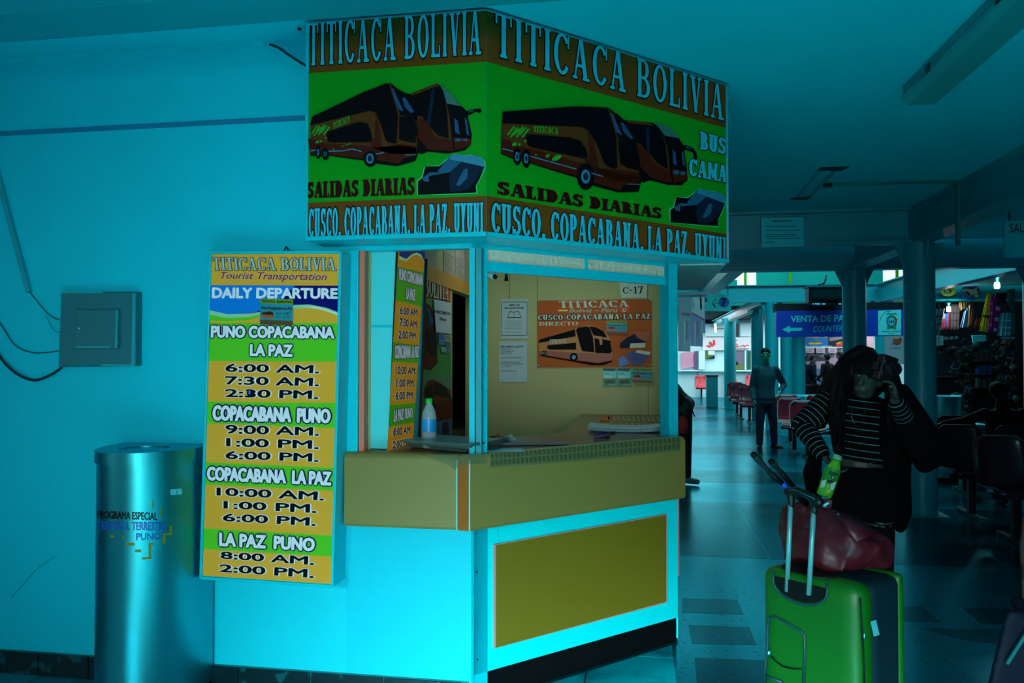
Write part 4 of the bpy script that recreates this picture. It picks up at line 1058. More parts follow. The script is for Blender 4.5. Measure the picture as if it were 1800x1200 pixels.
# ------------------------------------------------------------------ inside the booth: posters and papers
PB = planeY(YB - .004); PLX = planeX(XL + .001)
OR = mat('orange_banner', (150, 80, 32), 1.15, .6, spec=.2, noise=.08, nscale=3); PTW = mat('poster_white', (150, 175, 160), 1.35, .5); PTK = mat('poster_black', (2, 4, 5), 1, .6, spec=.1)
ar_t = T(6, 860, 500)
def banner(ar):
    t = ar_t; P = lambda pts, m, l=1: ar.poly(t(*pts), m, l)
    BBR = mat('poster_bus_gold', (150, 105, 25), 1.1, .45); BRD = mat('poster_bus_red', (125, 62, 35), 1.1, .45); WND = mat('poster_window', (4, 6, 8), 1, .6, spec=.1)
    ar.slab('TITICACA', t((735, 172), (1465, 165), (1478, 238), (745, 245)), PTW, 2, None, 0, 1.15)
    ar.text('Bolivia – Perú', t((845, 252), (1355, 245), (1355, 292), (840, 295)), PTW, 2, None, 0, 0, .3)
    ar.slab('CUSCO-COPACABANA-LA PAZ', t((515, 320), (1702, 305), (1702, 360), (515, 375)), PTW, 2, PTK, .1, 1.25)
    ar.slab('DIRECTO', t((525, 395), (940, 390), (935, 430), (525, 435)), PTW, 2, None, 0, 1.0)
    for y0, c in ((256, (165, 40, 25)), (268, (190, 165, 20)), (280, (20, 100, 45))): P([(728, y0), (828, y0), (828, y0+12), (728, y0+12)], mat('flag_%d' % y0, c, 1.8, .5), 2)
    P([(1375, 250), (1475, 248), (1475, 287), (1375, 290)], mat('flag_red', (160, 30, 25), 1.8, .5), 2); P([(1408, 250), (1442, 249), (1442, 288), (1408, 289)], PTW, 3); ar.ell(*t((1425, 268))[0], 1.8, 2, mat('flag_green', (20, 100, 45), 1.8, .5), 4)
    P([(530, 740), (620, 750), (900, 800), (1150, 830), (1300, 800), (1300, 812), (1200, 850), (1080, 850), (900, 815), (530, 750)], PTK, 2)
    P([(526, 735), (526, 580), (600, 560), (910, 462), (1040, 430), (1130, 450), (1215, 490), (1260, 550), (1290, 640), (1300, 740), (1298, 795), (1130, 825), (1050, 810), (900, 790), (530, 740)], BBR, 3)
    P([(526, 735), (526, 700), (700, 705), (930, 720), (1110, 725), (1300, 725), (1296, 795), (1130, 822), (1000, 805), (850, 780), (530, 740)], BRD, 4)
    P([(526, 615), (526, 582), (905, 470), (912, 545)], WND, 5); P([(612, 640), (740, 630), (915, 612), (918, 685), (640, 685), (615, 675)], WND, 5)
    P([(915, 480), (935, 455), (1030, 440), (1060, 455), (1095, 560), (1110, 715), (980, 700), (962, 650)], WND, 5)
    P([(1055, 440), (1125, 450), (1205, 490), (1245, 560), (1100, 535)], WND, 5); P([(1110, 560), (1275, 590), (1295, 700), (1280, 725), (1118, 720)], WND, 5)
    P([(1090, 540), (1180, 545), (1195, 600), (1190, 635), (1168, 635), (1160, 575), (1095, 560)], BBR, 6)
    for cx, cy, rx, ry in ((570, 722, 14, 26), (595, 722, 14, 26), (893, 765, 42, 46)): x, y = t((cx, cy))[0]; ar.ell(x, y, rx/6, ry/6, PTK, 6); ar.ell(x, y, rx/12, ry/12, SHB, 7)
    ar.slab('TITICACA', t((640, 580), (808, 572), (805, 610), (640, 630)), PTW, 6, None, 0, 1.1)
    P([(1380, 620), (1450, 560), (1530, 520), (1600, 540), (1650, 590), (1640, 670), (1480, 668), (1375, 672)], SNV, 2); P([(1490, 620), (1650, 615), (1640, 665), (1480, 668)], PTW, 3)
    P([(1520, 490), (1660, 510), (1710, 500), (1650, 600), (1560, 560)], mat('poster_rust', (120, 60, 30), 1.6, .5), 3)
    P([(1435, 735), (1560, 690), (1705, 710), (1690, 760), (1600, 855), (1510, 845)], mat('poster_blue', (15, 45, 95), 1.8, .5), 2); P([(1560, 690), (1705, 710), (1690, 745), (1540, 715)], PTW, 3)
    P([(1355, 785), (1420, 755), (1480, 830), (1380, 868)], mat('poster_blue2', (30, 95, 165), 1.6, .5), 3)
bq = ar_t((503, 168), (1712, 152), (1715, 868), (505, 875))
bn = sheet('vinyl_banner', 'orange vinyl banner with a gold bus on the rear wall inside the booth', 'banner', PB, bq, OR, banner)
for c in ((516, 178), (1705, 160), (522, 855), (1706, 850)): MB().ball(PP(*ar_t(c)[0], PB) + Vector((0, -.004, 0)), (.006, .003, .006), CHROME, 8).build('eyelet', bn)
NP = mat('notice_paper', (105, 135, 140), 2.0, .5, noise=.05)
SLV = mat('plastic_sleeve', (120, 170, 170), 1.4, .12, alpha=.35, coat=1)
def notice1(ar):
    t = ar_t; ar.line(t((130, 185), (398, 182), (398, 535), (132, 538), (130, 185)), .8, INK, 1)
    ar.text('LIBRO DE', t((208, 205), (320, 205), (320, 226), (208, 226)), INK, 1, None, 0, .02); ar.text('RECLAMACIONES', t((162, 238), (366, 236), (366, 256), (162, 258)), INK, 1, None, 0, .02)
    ar.poly(t((190, 355), (215, 280), (262, 288), (310, 275), (340, 350), (262, 352)), INK, 1); ar.poly(t((200, 345), (220, 287), (260, 295), (262, 342)), NP, 2); ar.poly(t((266, 342), (264, 295), (306, 282), (332, 342)), NP, 2)
    for i, y in enumerate((385, 405, 425, 445, 465, 500)): ar.line(t((165, y), (365 - (i % 3) * 14, y)), .35, INK, 1)
def notice2(ar):
    t = ar_t; ar.text('PROHIBIDO LLEVAR', t((120, 645), (362, 643), (362, 662), (120, 664)), INK, 1, None, 0, .03)
    for i, (y, s) in enumerate(((680, 'PRODUCTOS'), (702, 'INFLAMABLES Y'), (724, 'EXPLOSIVOS'), (770, 'ANIMALES EN GENERAL'), (818, 'GUANTES BALDE CON'), (838, 'PINTURAS Y ADHESIVOS'), (862, 'ALCOHOLES'), (910, 'BALONES DE GAS'))):
        w = len(s) * 11.6; ar.text(s, t((125, y - 8), (125 + w, y - 8), (125 + w, y + 7), (125, y + 7)), mat('faint_ink', (45, 60, 65), 1.2, .6), 1)
n1 = sheet('notice_sheet', 'complaints book notice in a clear sleeve, upper of two on the rear booth wall', 'notice', PB, ar_t((118, 155), (410, 152), (410, 570), (120, 572)), NP, notice1)
n2 = sheet('notice_sheet', 'prohibited goods notice in a clear sleeve, lower of two on the rear booth wall', 'notice', PB, ar_t((105, 600), (398, 598), (398, 1028), (102, 1028)), NP, notice2)
sheet('paper_sign', 'white paper sign reading C-17 above the orange banner', 'sign', PB, ar_t((1368, -30), (1668, -38), (1662, 140), (1395, 142)), PTW, lambda ar: ar.slab('C-17', ar_t((1408, 28), (1622, 18), (1625, 92), (1410, 96)), PTK, 1, None, 0, .8))
PB2 = (PB[0] + Vector((0, -.012, 0)), PB[1])
for lab, q in (('small bus flyer stuck on the orange banner beside the bus picture', ar_t((1238, 380), (1452, 384), (1454, 520), (1238, 515))), ('small bus flyer below the lower right corner of the orange banner', ar_t((1505, 878), (1716, 882), (1716, 1038), (1508, 1032)))):
    sheet('flyer', lab, 'flyer', PB2, q, MATS['flyer_base'], lambda ar: flyer(ar, TQ(*q), 0))
FG = mat('leaflet_green', (15, 105, 75), 1.6, .5); FT = mat('leaflet_cyan', (60, 165, 170), 1.6, .5); FD = mat('leaflet_dark', (10, 50, 40), 1.5, .5)
def leaf(x0):
    def f(ar):
        t = ar_t; ar.poly(t((x0, 890), (x0 + 140, 892), (x0 + 140, 985), (x0, 985)), FT, 0); ar.poly(t((x0, 885), (x0 + 140, 886), (x0 + 120, 915), (x0, 908)), FD, 1); ar.poly(t((x0 + 10, 965), (x0 + 60, 960), (x0 + 135, 985), (x0 + 10, 990)), PTW, 1)
        ar.poly(t((x0 + 20, 1010), (x0 + 120, 1005), (x0 + 120, 1040), (x0 + 20, 1045)), FD, 1); ar.text('ISLAS', t((x0 + 65, 1048), (x0 + 130, 1048), (x0 + 130, 1062), (x0 + 65, 1062)), PTW, 1)
        ar.text('Uros  Taquile', t((x0 + 8, 930), (x0 + 65, 930), (x0 + 65, 946), (x0 + 8, 946)), INK, 1)
    return f
for lab, x0 in (('green island leaflet, left one of the pair under the orange banner', 1201), ('green island leaflet, right one of the pair under the orange banner', 1353)):
    sheet('leaflet', lab, 'leaflet', PB, ar_t((x0, 877), (x0 + 145, 878), (x0 + 145, 1078), (x0, 1076)), FG, leaf(x0), group='green leaflets under the banner')
# security camera under the header, bulb holder
sc = thing('security_camera', 'small white dome camera in the upper left corner of the booth window', 'camera', PD(868, 485, 4.2))
p = PD(866, 484, 4.2); MB().tube([PD(858, 476, 4.2), p], .012, DARK, 8).build('arm', sc)
MB().tube([p + Vector((-.03, 0, .008)), p + Vector((.012, -.02, -.008))], .018, WHITE, 14).build('housing', sc); MB().ball(p + Vector((.018, -.025, -.01)), .014, DARK).build('lens', sc)
p = PD(890, 484, 4.2); o = MB().tube([p + Vector((0, 0, .05)), p, p + Vector((0, 0, -.03))], [.004, .007, .012], BLACK, 8).build('lamp_holder'); tag(o, 'small black hanging lamp holder beside the dome camera', 'lamp holder')
MB()
# left partition: poster, notices
lp = T(3.077, 600, 430); l2 = T(6.314, 720, 430)
PLX1 = (PLX[0] + PLX[1] * .002, PLX[1])
def poster_left(ar):
    P = lambda pts, m, l=1: ar.poly(lp(*pts), m, l)
    GRN = mat('poster_green', (10, 110, 40), 1.7, .5)
    P([(395, 120), (588, 195), (590, 325), (395, 270)], OR, 0); P([(395, 270), (590, 325), (597, 1040), (395, 1090)], GRN, 0)
    ar.slab('TITICACA BOLIVIA', lp((230, 90), (577, 195), (575, 300), (230, 240)), PTW, 2, PTK, .04, 1.0)
    P([(400, 330), (440, 300), (480, 330), (510, 400), (520, 640), (480, 680), (400, 660)], SRD, 1); P([(400, 345), (440, 318), (455, 420), (470, 560), (455, 590), (400, 600)], SWD, 2)
    P([(440, 318), (465, 330), (508, 420), (510, 445), (455, 430)], SNV, 3); P([(455, 335), (470, 350), (495, 420), (480, 430)], SGL, 4); P([(460, 450), (510, 465), (515, 590), (490, 600), (470, 560)], SWD, 3)
    P([(400, 715), (590, 712), (594, 940), (400, 1050)], mat('poster_grey_green', (50, 110, 75), 1.5, .5), 1)
    P([(440, 800), (460, 740), (490, 725), (540, 750), (590, 790), (595, 900), (520, 930), (470, 900)], SBW, 2); P([(500, 735), (560, 770), (590, 830), (500, 810)], SWD, 3); P([(450, 770), (490, 750), (500, 880), (455, 850)], SWD, 3); P([(480, 870), (595, 830), (595, 940), (500, 960)], SRD, 3)
    P([(520, 950), (596, 938), (597, 1035), (520, 1045)], mat('poster_slate', (40, 70, 110), 1.5, .5), 2); P([(545, 960), (575, 955), (580, 1030), (540, 1035)], SNV, 3)
sheet('tall_poster', 'tall green and orange bus poster on the left partition inside the booth', 'poster', PLX1, lp((300, 85), (588, 192), (597, 1042), (300, 1120)), OR, poster_left)
PLX2 = (PLX[0] + PLX[1] * .012, PLX[1])
def paz(ar):
    ar.text('LA PAZ DIRECTO', l2((262, 715), (448, 752), (448, 784), (262, 757)), INK, 1, None, 0, .02); ar.text('7:00 am', l2((330, 800), (402, 812), (402, 848), (330, 840)), INK, 1, None, 0, .01)
sheet('paper_sign', 'white paper reading LA PAZ DIRECTO on the green poster', 'sign', PLX2, l2((268, 605), (455, 645), (458, 990), (292, 970)), mat('cool_paper', (135, 155, 165), 1.8, .6), paz)
for i, (q, c) in enumerate(((((325, 985), (390, 992), (390, 1112), (322, 1105)), (40, 95, 150)), (((393, 995), (452, 1003), (452, 1080), (393, 1075)), (110, 130, 100)), (((352, 1135), (398, 1140), (398, 1195), (355, 1192)), (120, 150, 150)), (((402, 1090), (452, 1095), (452, 1200), (402, 1198)), (45, 100, 115)))):
    lab = ['small blue leaflet below the LA PAZ DIRECTO paper, upper left', 'small beige leaflet below the LA PAZ DIRECTO paper, upper right', 'small grey leaflet on the green poster, lower left', 'small teal leaflet on the green poster, lower right'][i]
    sheet('leaflet', lab, 'leaflet', PLX2, l2(*q), mat('leaflet_c%d' % i, c, 1.6, .5), lambda ar: [ar.line(l2((q[0][0] + 8, q[0][1] + k), (q[1][0] - 8, q[1][1] + k - 2)), .5, INK, 1) for k in (20, 35, 50)], group='leaflets on the green poster')
SHT = mat('sleeved_sheet', (125, 128, 120), 1.7, .3, noise=.12, nscale=20)
labs = ['wide plastic-sleeved schedule page at top left above the tall poster', 'plastic-sleeved schedule page second from left above the poster', 'plastic-sleeved schedule page third from left above the doorway', 'plastic-sleeved schedule page nearest the corner post, above the doorway']
for i, (x0, x1) in enumerate(((165, 310), (380, 500), (505, 612), (618, 700))):
    sk = lambda x, y0: y0 + (x - 165) * .42
    q = l2((x0, 0 + (x0-165)*.12), (x1, (x1-165)*.12), (x1, sk(x1, 255)), (x0, sk(x0, 250)))
    def lines(ar, x0=x0, x1=x1):
        for k in range(9):
            y = 20 + k * 28; ar.line(l2((x0 + 12, y + (x0-165)*.35), (x1 - 16 - (k*7) % 20, y + (x1-165)*.35)), .45, mat('faint_ink', (45, 60, 65), 1.2, .6), 1)
    sheet('schedule_page', labs[i], 'notice', PLX1, q, SHT, lines)

# ------------------------------------------------------------------ things on the counter
def ct(px, py): return PZ(px, py, CT + .002)
bt = thing('water_bottle', 'clear plastic water bottle with blue label and green cap on the counter', 'bottle', ct(754, 787))
p = ct(754, 787); PET = mat('clear_bottle_plastic', (200, 235, 240), 1, .06, alpha=.28); h = .235
MB().lathe(p, [(.028, 0), (.034, .006), (.034, .04), (.032, .045), (.034, .05), (.034, .14), (.03, .165), (.016, .195), (.0135, .2), (.0135, .21)], PET, 24).build('body', bt)
MB().lathe(p, [(.0345, .075), (.0345, .13)], mat('bottle_blue_label', (10, 130, 190), 1.3, .4), 24).build('label', bt)
MB().lathe(p, [(.0155, .205), (.0155, .226), (0, .226)], mat('bottle_green_cap', (0, 175, 60), 1.3, .4), 20).build('cap', bt)
MB().lathe(p, [(.031, .004), (.031, .12), (0, .12)], mat('water', (150, 220, 230), 1, .02, alpha=.12), 20).build('water', bt)
lb2 = PD(745, 750, 3.9)
ML = [mat('mag_a', (90, 150, 155), .8, .3), mat('mag_b', (90, 75, 60), 1.3, .35), mat('mag_c', (75, 120, 85), 1.3, .4), mat('mag_d', (60, 65, 60), 1.3, .4)]
def stack_sheet(name, label, px, w, d, z, th, rz, m, cat='magazine', group=None):
    c = PZ(px[0], px[1], z)
    t = thing(name, label, cat, (c.x, c.y, z), group)
    mb = MB(); n = 8; V = []
    M = Matrix.Rotation(rz, 3, 'Z')
    for zz in (0, th):
        for j in (-.5, .5):
            for i in range(n + 1):
                u = i / n - .5; V.append(c + M @ Vector((u * w, j * d, 0)) + Vector((0, 0, zz + .004 * max(0, u - .3))))
    k = n + 1
    fs = [(i, i+1, k+i+1, k+i) for i in range(n)] + [(2*k+i, 3*k+i, 3*k+i+1, 2*k+i+1) for i in range(n)] + [(i, 2*k+i, 2*k+i+1, i+1) for i in range(n)] + [(k+i, k+i+1, 3*k+i+1, 3*k+i) for i in range(n)] + [(0, k, 3*k, 2*k), (n, 2*k+n, 3*k+n, k+n)]
    mb.add(V, fs, mat('page_edges', (70, 100, 95), .8, .6)); mb.build('pages', t)
    M2 = MB(); M2.hexa([c + M @ Vector((x * w/2, y * d/2, 0)) + Vector((0, 0, th + .0004)) for x, y in ((-1,-1),(1,-1),(1,1),(-1,1))], (0, 0, .0006), m); M2.build('cover', t)
    return t
z = CT + .001
for i, (nm, lab, px, w, d, th, rz, m) in enumerate((
    ('magazine', 'green-edged magazine at the bottom of the pile left of the corner post', (800, 786), .34, .24, .01, -.5, ML[2]),
    ('magazine', 'dark magazine in the middle of the pile left of the corner post', (800, 781), .36, .26, .012, -.42, ML[3]),
    ('magazine', 'brown magazine under the pale one in the pile left of the corner post', (797, 778), .36, .26, .01, -.38, ML[1]),
    ('magazine', 'pale magazine lying on top of the pile left of the corner post', (795, 775), .37, .27, .008, -.34, ML[0]))):
    stack_sheet(nm, lab, px, w, d, z, th, rz, m, group='magazines piled on the counter'); z += th + .002
stack_sheet('magazine', 'glossy brown magazine lying flat right of the corner post', (935, 778), .34, .2, CT + .001, .014, .25, ML[1])
stack_sheet('leaflet_pile', 'flat cyan leaflet beside the corner post foot', (880, 792), .2, .1, CT + .001, .004, .2, mat('cyan_leaflet', (50, 170, 180), 1.3, .4), 'leaflet')
bag = thing('plastic_bag', 'crumpled small patterned plastic packet behind the corner post', 'packet', ct(880, 782))
rnd = random.Random(3)
for k, c in enumerate(((0, 45, 55), (130, 80, 70), (15, 100, 120), (120, 150, 155))):
    fg = MB(); V = []; p = ct(866 + k * 9, 781 - (k % 2) * 3)
    for i in range(7):
        for j in range(5): V.append(p + Vector(((i - 3) * .014, (j - 2) * .016, .012 + rnd.random() * .035 * (1 - abs(i - 3) / 4))))
    fg.add(V, [(i*5+j, (i+1)*5+j, (i+1)*5+j+1, i*5+j+1) for i in range(6) for j in range(4)], mat('packet_%d' % k, c, 1.3, .2)); fg.build('fold', bag, solid=.001)
c0 = ct(1098, 757)
nw = thing('folded_newspapers', 'stack of folded newspapers near the right window of the counter', 'newspaper', c0)
for i in range(4):
    p = c0 + Vector((0, .004 * i, .006 * i)); mb = MB(); V = []
    for j in range(2):
        for k in range(10): V.append(p + Vector((-.2 + .044 * k, -.09 + .2 * j, .003 + .012 * (abs(k - 4.5) / 4.5) ** 3)))
    mb.add(V, [(k, k+1, 11+k, 10+k) for k in range(9)], mat('newsprint_%d' % (i % 2), ((95, 140, 150), (125, 165, 165))[i % 2], 1.3, .6)); mb.build('newspaper', nw, solid=.004)
PEN = mat('blue_pen', (10, 20, 100), 1.4, .3)
for lab, a_, b_ in (('blue ballpoint pen lying in front of the newspapers', (1045, 772), (1071, 769)), ('dark blue pen lying against the newspaper stack', (1044, 764), (1080, 761))):
    p, q = ct(*a_) + Vector((0, 0, .004)), ct(*b_) + Vector((0, 0, .004))
    t_ = thing('ballpoint_pen', lab, 'pen', p); MB().tube([p, q], .005, PEN, 8).build('barrel', t_); MB().tube([q - (q - p) * .3, q + (q-p) * .02], .0062, DARK, 8).build('cap', t_)

# ------------------------------------------------------------------ ceiling fittings
fl = thing('ceiling_light', 'long unlit fluorescent ceiling lamp with clear cover at upper right', 'lamp', (1.5, 3.6, ZC))
fx0, fx1, fy0, fy1 = 1.38, 1.56, 2.72, 4.36
LGM = mat('lamp_body', (0, 150, 160), 1, .4); LGC = mat('lamp_diffuser', (60, 190, 195), .8, .2, alpha=.75)
mb = MB(); mb.hexa([(fx0, fy0, ZC - .002), (fx1, fy0, ZC - .002), (fx1 - .01, fy0, ZC - .05), (fx0 + .01, fy0, ZC - .05)], (0, fy1 - fy0, 0), LGM); mb.build('body', fl)
mb = MB(); mb.hexa([(fx0 - .008, fy0 - .01, ZC - .052), (fx1 + .008, fy0 - .01, ZC - .052), (fx1 + .008, fy0 - .01, ZC - .075), (fx1 - .02, fy0 - .01, ZC - .105), (fx0 + .02, fy0 - .01, ZC - .105), (fx0 - .008, fy0 - .01, ZC - .075)], (0, fy1 - fy0 + .02, 0), LGC); mb.build('diffuser', fl, bevel=.004)
for y in (3.2, 3.95): MB().box((fx0 - .014, y, ZC - .07), (fx0 - .008, y + .05, ZC - .03), DARK).build('clip', fl)
cd = thing('ceiling_conduit', 'thin conduit crossing the ceiling and dropping down the right beam', 'conduit', PZ(1455, 325, ZC - .01))
CM = mat('conduit_paint', (0, 120, 118), 1, .5)
a_, b_ = PZ(1455, 325, ZC - .012), PZ(1706, 318, ZC - .012); b_.x = 2.54
MB().bar(a_, b_, .022, .02, CM).build('ceiling_run', cd)
bx = PX(1717, 385, 2.55); MB().box((2.535, b_.y - .03, bx.z - .15), (2.557, b_.y + .03, ZC - .03), CM).build('drop_run', cd)
MB().box((a_.x - .03, a_.y - .03, ZC - .03), (a_.x + .03, a_.y + .03, ZC - .003), DARK).build('junction', cd)
STN = mat('soot_stain', (0, 55, 62), 1, .8)
for q in (((1443, 294), (1495, 292), (1480, 300), (1436, 300)), ((1395, 347), (1428, 345), (1420, 351), (1388, 351)), ((1436, 300), (1442, 300), (1404, 346), (1398, 346)), ((1462, 300), (1472, 300), (1428, 345), (1420, 345))):
    m_ = MB(); m_.hexa([PZ(x, y, ZC - .001) for x, y in q], (0, 0, -.001), STN if q[0][1] in (294, 347) else mat('faint_outline', (0, 165, 178), 1, .7)); m_.build('lamp_mark', ceil)
cj = PZ(1125 + 3, 10, ZC - .004)
# smoke-free small insect spot
# ------------------------------------------------------------------ hanging signs
imp = sheet('notice_sheet', 'pale notice headed IMPORTANTE on the dark cross beam', 'notice', planeY(7.9), [(1338, 383), (1412, 382), (1413, 433), (1338, 435)], mat('pale_notice', (0, 150, 160), 2.2, .6),
    lambda ar: [ar.text('IMPORTANTE', [(1358, 387), (1391, 386), (1391, 390.5), (1358, 391)], INK, 1, None, 0, .03)] + [ar.line([(1345, y), (1345 + w, y - .5)], .9, mat('notice_ink', (0, 45, 52), 1, .6), 1) for y, w in ((398, 54), (405, 62), (412, 55), (415.5, 60), (419, 62), (426, 16))], .004, .001)
def hang(name, label, y, quad, m, art, th=.05, hooks=()):
    pl = planeY(y); t = thing(name, label, 'sign', sum([PP(*p, pl) for p in quad], Vector()) / 4)
    mb = MB(); px_prism(mb, quad, pl, th, m); mb.build('panel', t)
    ar = Art(pl); art(ar); ar.build('lettering', t)
    for (px, py), z1 in hooks:
        p = PP(px, py, pl) + Vector((0, th/2, 0)); MB().tube([p, Vector((p.x, p.y, z1))], .006, DARK, 6).build('hanger', t)
    return t
CY = mat('sign_cyan', (20, 215, 235), 2.6, .5); NAVY = mat('sign_navy', (0, 50, 150), 1.9, .4); CYB = mat('sign_cyan_letter', (0, 200, 225), 2.2, .5)
def s7(ar):
    ar.ell(1272.5, 531, 9.3, 9.3, mat('sign_blue_disc', (0, 105, 200), 1.4, .5), 0); ar.text('7', [(1268, 523.5), (1276.5, 524), (1276.5, 538), (1268, 538.5)], INK, 2, None, 0, .03)
    ar.poly([(1259, 525), (1253, 532), (1259, 540), (1257, 540.5), (1252.8, 535), (1252, 532.5), (1257.5, 525)], INK, 1); ar.line([(1255, 532.4), (1263, 532.4)], .8, INK, 1)
    ar.text('A', [(1238.6, 522), (1243.5, 522), (1243.5, 531), (1238.6, 531)], INK, 1, None, 0, .03)
hang('platform_sign', 'white direction sign with black arrow and blue disc numbered 7', 12.2, [(1222, 516), (1285, 517), (1285, 547), (1222, 546)], CY, s7, hooks=(((1280, 517), 2.6),))
def sv(ar):
    L = mat('crest_panel', (90, 220, 235), 1.3, .5)
    ar.poly([(1543, 580.5), (1583, 580), (1583, 625 - 33), (1543, 592)][:0] or [(1543.5, 546), (1584, 544), (1584, 589), (1543.5, 589)], L, 0)
    ar.text('VENTA DE PASAJES', [(1390, 555), (1519, 552), (1519, 569), (1390, 569.5)], CYB, 1, None, 0, .028)
    ar.text('COUNTER', [(1430, 573), (1481, 571.5), (1480, 582), (1429, 583.5)], CYB, 1, None, 0, .0, .25)
    ar.poly([(1374.5, 579), (1389, 572), (1388.5, 576.3), (1410, 575.7), (1410, 581), (1388.5, 581.7), (1388.5, 585.5)], CYB, 1)
    G = mat('crest_green', (20, 150, 60), 1.2, .5); 
    ar.ell(1567, 564, 9.5, 11, mat('crest_blue', (20, 120, 200), 1.2, .5), 1); ar.poly([(1572, 556), (1577, 560), (1576, 570), (1572, 572)], mat('crest_red', (150, 70, 50), 1.2, .5), 2); ar.ell(1567, 565, 6, 7, mat('crest_cyan', (60, 200, 215), 1.2, .5), 3)
    ar.ell(1567, 556, 5, 2.4, G, 4); ar.line([(1559, 577), (1575, 573)], 2, G, 4); ar.line([(1559, 573), (1575, 577)], 2, G, 4)
    for x in (1564, 1567, 1570): ar.poly([(x - .8, 563), (x + .8, 563), (x + 1.2, 567), (x - 1.2, 567)], INK, 4)
    ar.line([(1558, 553), (1561, 550), (1567, 552), (1573, 550), (1576, 553)], 1, INK, 4)
    ar.text('TERMINAL TERRESTRE', [(1549, 581), (1584, 581), (1584, 583.5), (1549, 583.5)], mat('crest_ink', (0, 60, 90), 1, .5), 1); ar.text('PUNO', [(1562, 585), (1572, 585), (1572, 587), (1562, 587)], MATS['crest_ink'], 1)
    ar.line([(1546, 566), (1549, 556), (1556, 548), (1566, 546.5)], .8, MATS['crest_ink'], 1)
hang('ticket_counter_sign', 'long blue sign reading VENTA DE PASAJES COUNTER with arrow and crest', 13.0, [(1364.5, 546.5), (1592, 543.5), (1592, 590), (1364.5, 592.5)], NAVY, sv, .099)
bm_ = struct('trim_10', MB().box((PY(1361, 540, 13.2).x, 13.1, PY(1400, 548, 13.1).z), (PY(1590, 540, 13.1).x, 13.3, PY(1400, 533, 13.1).z), mat('black_track', (4, 10, 14), 1, .6)))
hang('waiting_room_sign', 'white sign reading SALA hanging at the upper right edge', 7.2, [(1765, 388), (1842, 386), (1842, 451), (1765, 452.5)], mat('pale_sign', (0, 140, 150), 2.2, .5), lambda ar: ar.text('SALA DE', [(1775, 393), (1833, 391), (1833, 407), (1775, 409)], INK, 1, None, 0, .0), .02, hooks=(((1775, 388), 2.9),))
# television over the counter sign
tv = thing('television', 'black wall television above the blue counter sign', 'television', PY(1452, 535, 12.9))
PTV = planeY(12.75)
mb = MB(); px_prism(mb, [(1422, 504), (1484, 503), (1484, 537), (1422, 537)], PTV, .3, DARK); mb.build('body', tv, bevel=.02)
mb = MB(); px_prism(mb, [(1427, 509), (1481, 508), (1481, 532), (1427, 532)], planeY(12.745), .004, mat('tv_screen', (3, 8, 10), 1, .08)); mb.build('screen', tv)
ar = Art(planeY(12.745)); TL = mat('tv_led', (40, 190, 220), 1, .5, emit=.6)
for x, w in ((1428, 2), (1432, 10), (1445, 6), (1474, 5)): ar.poly([(x, 533), (x + w, 533), (x + w, 535), (x, 535)], TL, 0)
ar.build('indicator_lights', tv)
mb = MB(); px_prism(mb, [(1420, 501.5), (1484, 501), (1484, 504), (1422, 504.5)], planeY(12.72), .4, mat('tv_shelf', (0, 110, 125), 1, .4)); mb.build('top_shelf', tv)
p = PY(1447, 501, 13.0); MB().tube([p + Vector((-.08, 0, 0)), p + Vector((.02, 0, .04)), p + Vector((.05, 0, .16))], .012, BLACK, 6).tube([p + Vector((.0, 0, 0)), p + Vector((.05, 0, .1))], .01, BLACK, 6).build('antenna', tv)
mb = MB(); px_prism(mb, [(1440, 532), (1466, 532), (1466, 539), (1440, 539)], planeY(13.04), .07, BLACK); mb.build('bracket', tv)
# ------------------------------------------------------------------ waiting benches
def seat_mesh(m, rim):
    prof = [(-.23, .40), (-.225, .43), (-.17, .44), (-.05, .425), (.08, .415), (.17, .43), (.225, .49), (.25, .58), (.275, .69), (.295, .79), (.30, .835)]
    mb = MB(); n = 8; V = []
    for k, (y, z) in enumerate(prof):
        t = k / (len(prof) - 1); w = .215 if t < .55 else .215 - .035 * ((t - .55) / .45) ** 3
        if k == len(prof) - 1: w = .14
        for i in range(n + 1):
            u = 2 * i / n - 1; e = u ** 4
            V.append((u * w, y - (.03 * e if t > .55 else 0), z + (.028 * e if t <= .6 else 0)))
    mb.add(V, [(j*(n+1)+i, j*(n+1)+i+1, (j+1)*(n+1)+i+1, (j+1)*(n+1)+i) for j in range(len(prof)-1) for i in range(n)], m, True)
    k = len(prof); edge = [V[j*(n+1)] for j in range(k)] + [V[(k-1)*(n+1)+i] for i in range(1, n)] + [V[j*(n+1)+n] for j in range(k-1, -1, -1)] + [V[i] for i in range(n-1, 0, -1)]
    rb = MB().tube(edge + [edge[0]], .008, rim, 6, caps=False)
    return mb, rb
def bench(label, loc, rz, n, m, rim, group, legs=None, pitch=.52):
    t = thing('waiting_bench', label, 'bench', (0, 0, 0), group)
    sm, rm = seat_mesh(m, rim); s0 = sm.build('seat', t, solid=.012); r0 = rm.build('seat_rim', s0)
    xs = [(i - (n - 1) / 2) * pitch for i in range(n)]
    s0.location.x = xs[0]
    for x in xs[1:]:
        c = s0.copy(); COL.objects.link(c); c.parent = t; c.location.x = x
        d = r0.copy(); COL.objects.link(d); d.parent = c
    L = xs[-1] - xs[0] + .4
    MB().box((-L/2, -.035, .355), (L/2, .035, .40), BLK2).build('beam', t, bevel=.004)
    for x in (legs if legs is not None else (xs[0], xs[-1]) if n > 1 else (0,)):
        lg = MB().box((x - .03, -.03, .03), (x + .03, .03, .355), BLK2).build('pedestal', t)
        MB().box((x - .028, -.27, 0), (x + .028, .27, .04), BLK2).build('foot_bar', t, bevel=.004)
        for s in (-1, 1): MB().box((x - .03, s * .27 - .02, 0.001), (x + .03, s * .27 + .02, .043), FCAP).build('foot_cap', t)
    t.location = loc; t.rotation_euler = (0, 0, rz); return t
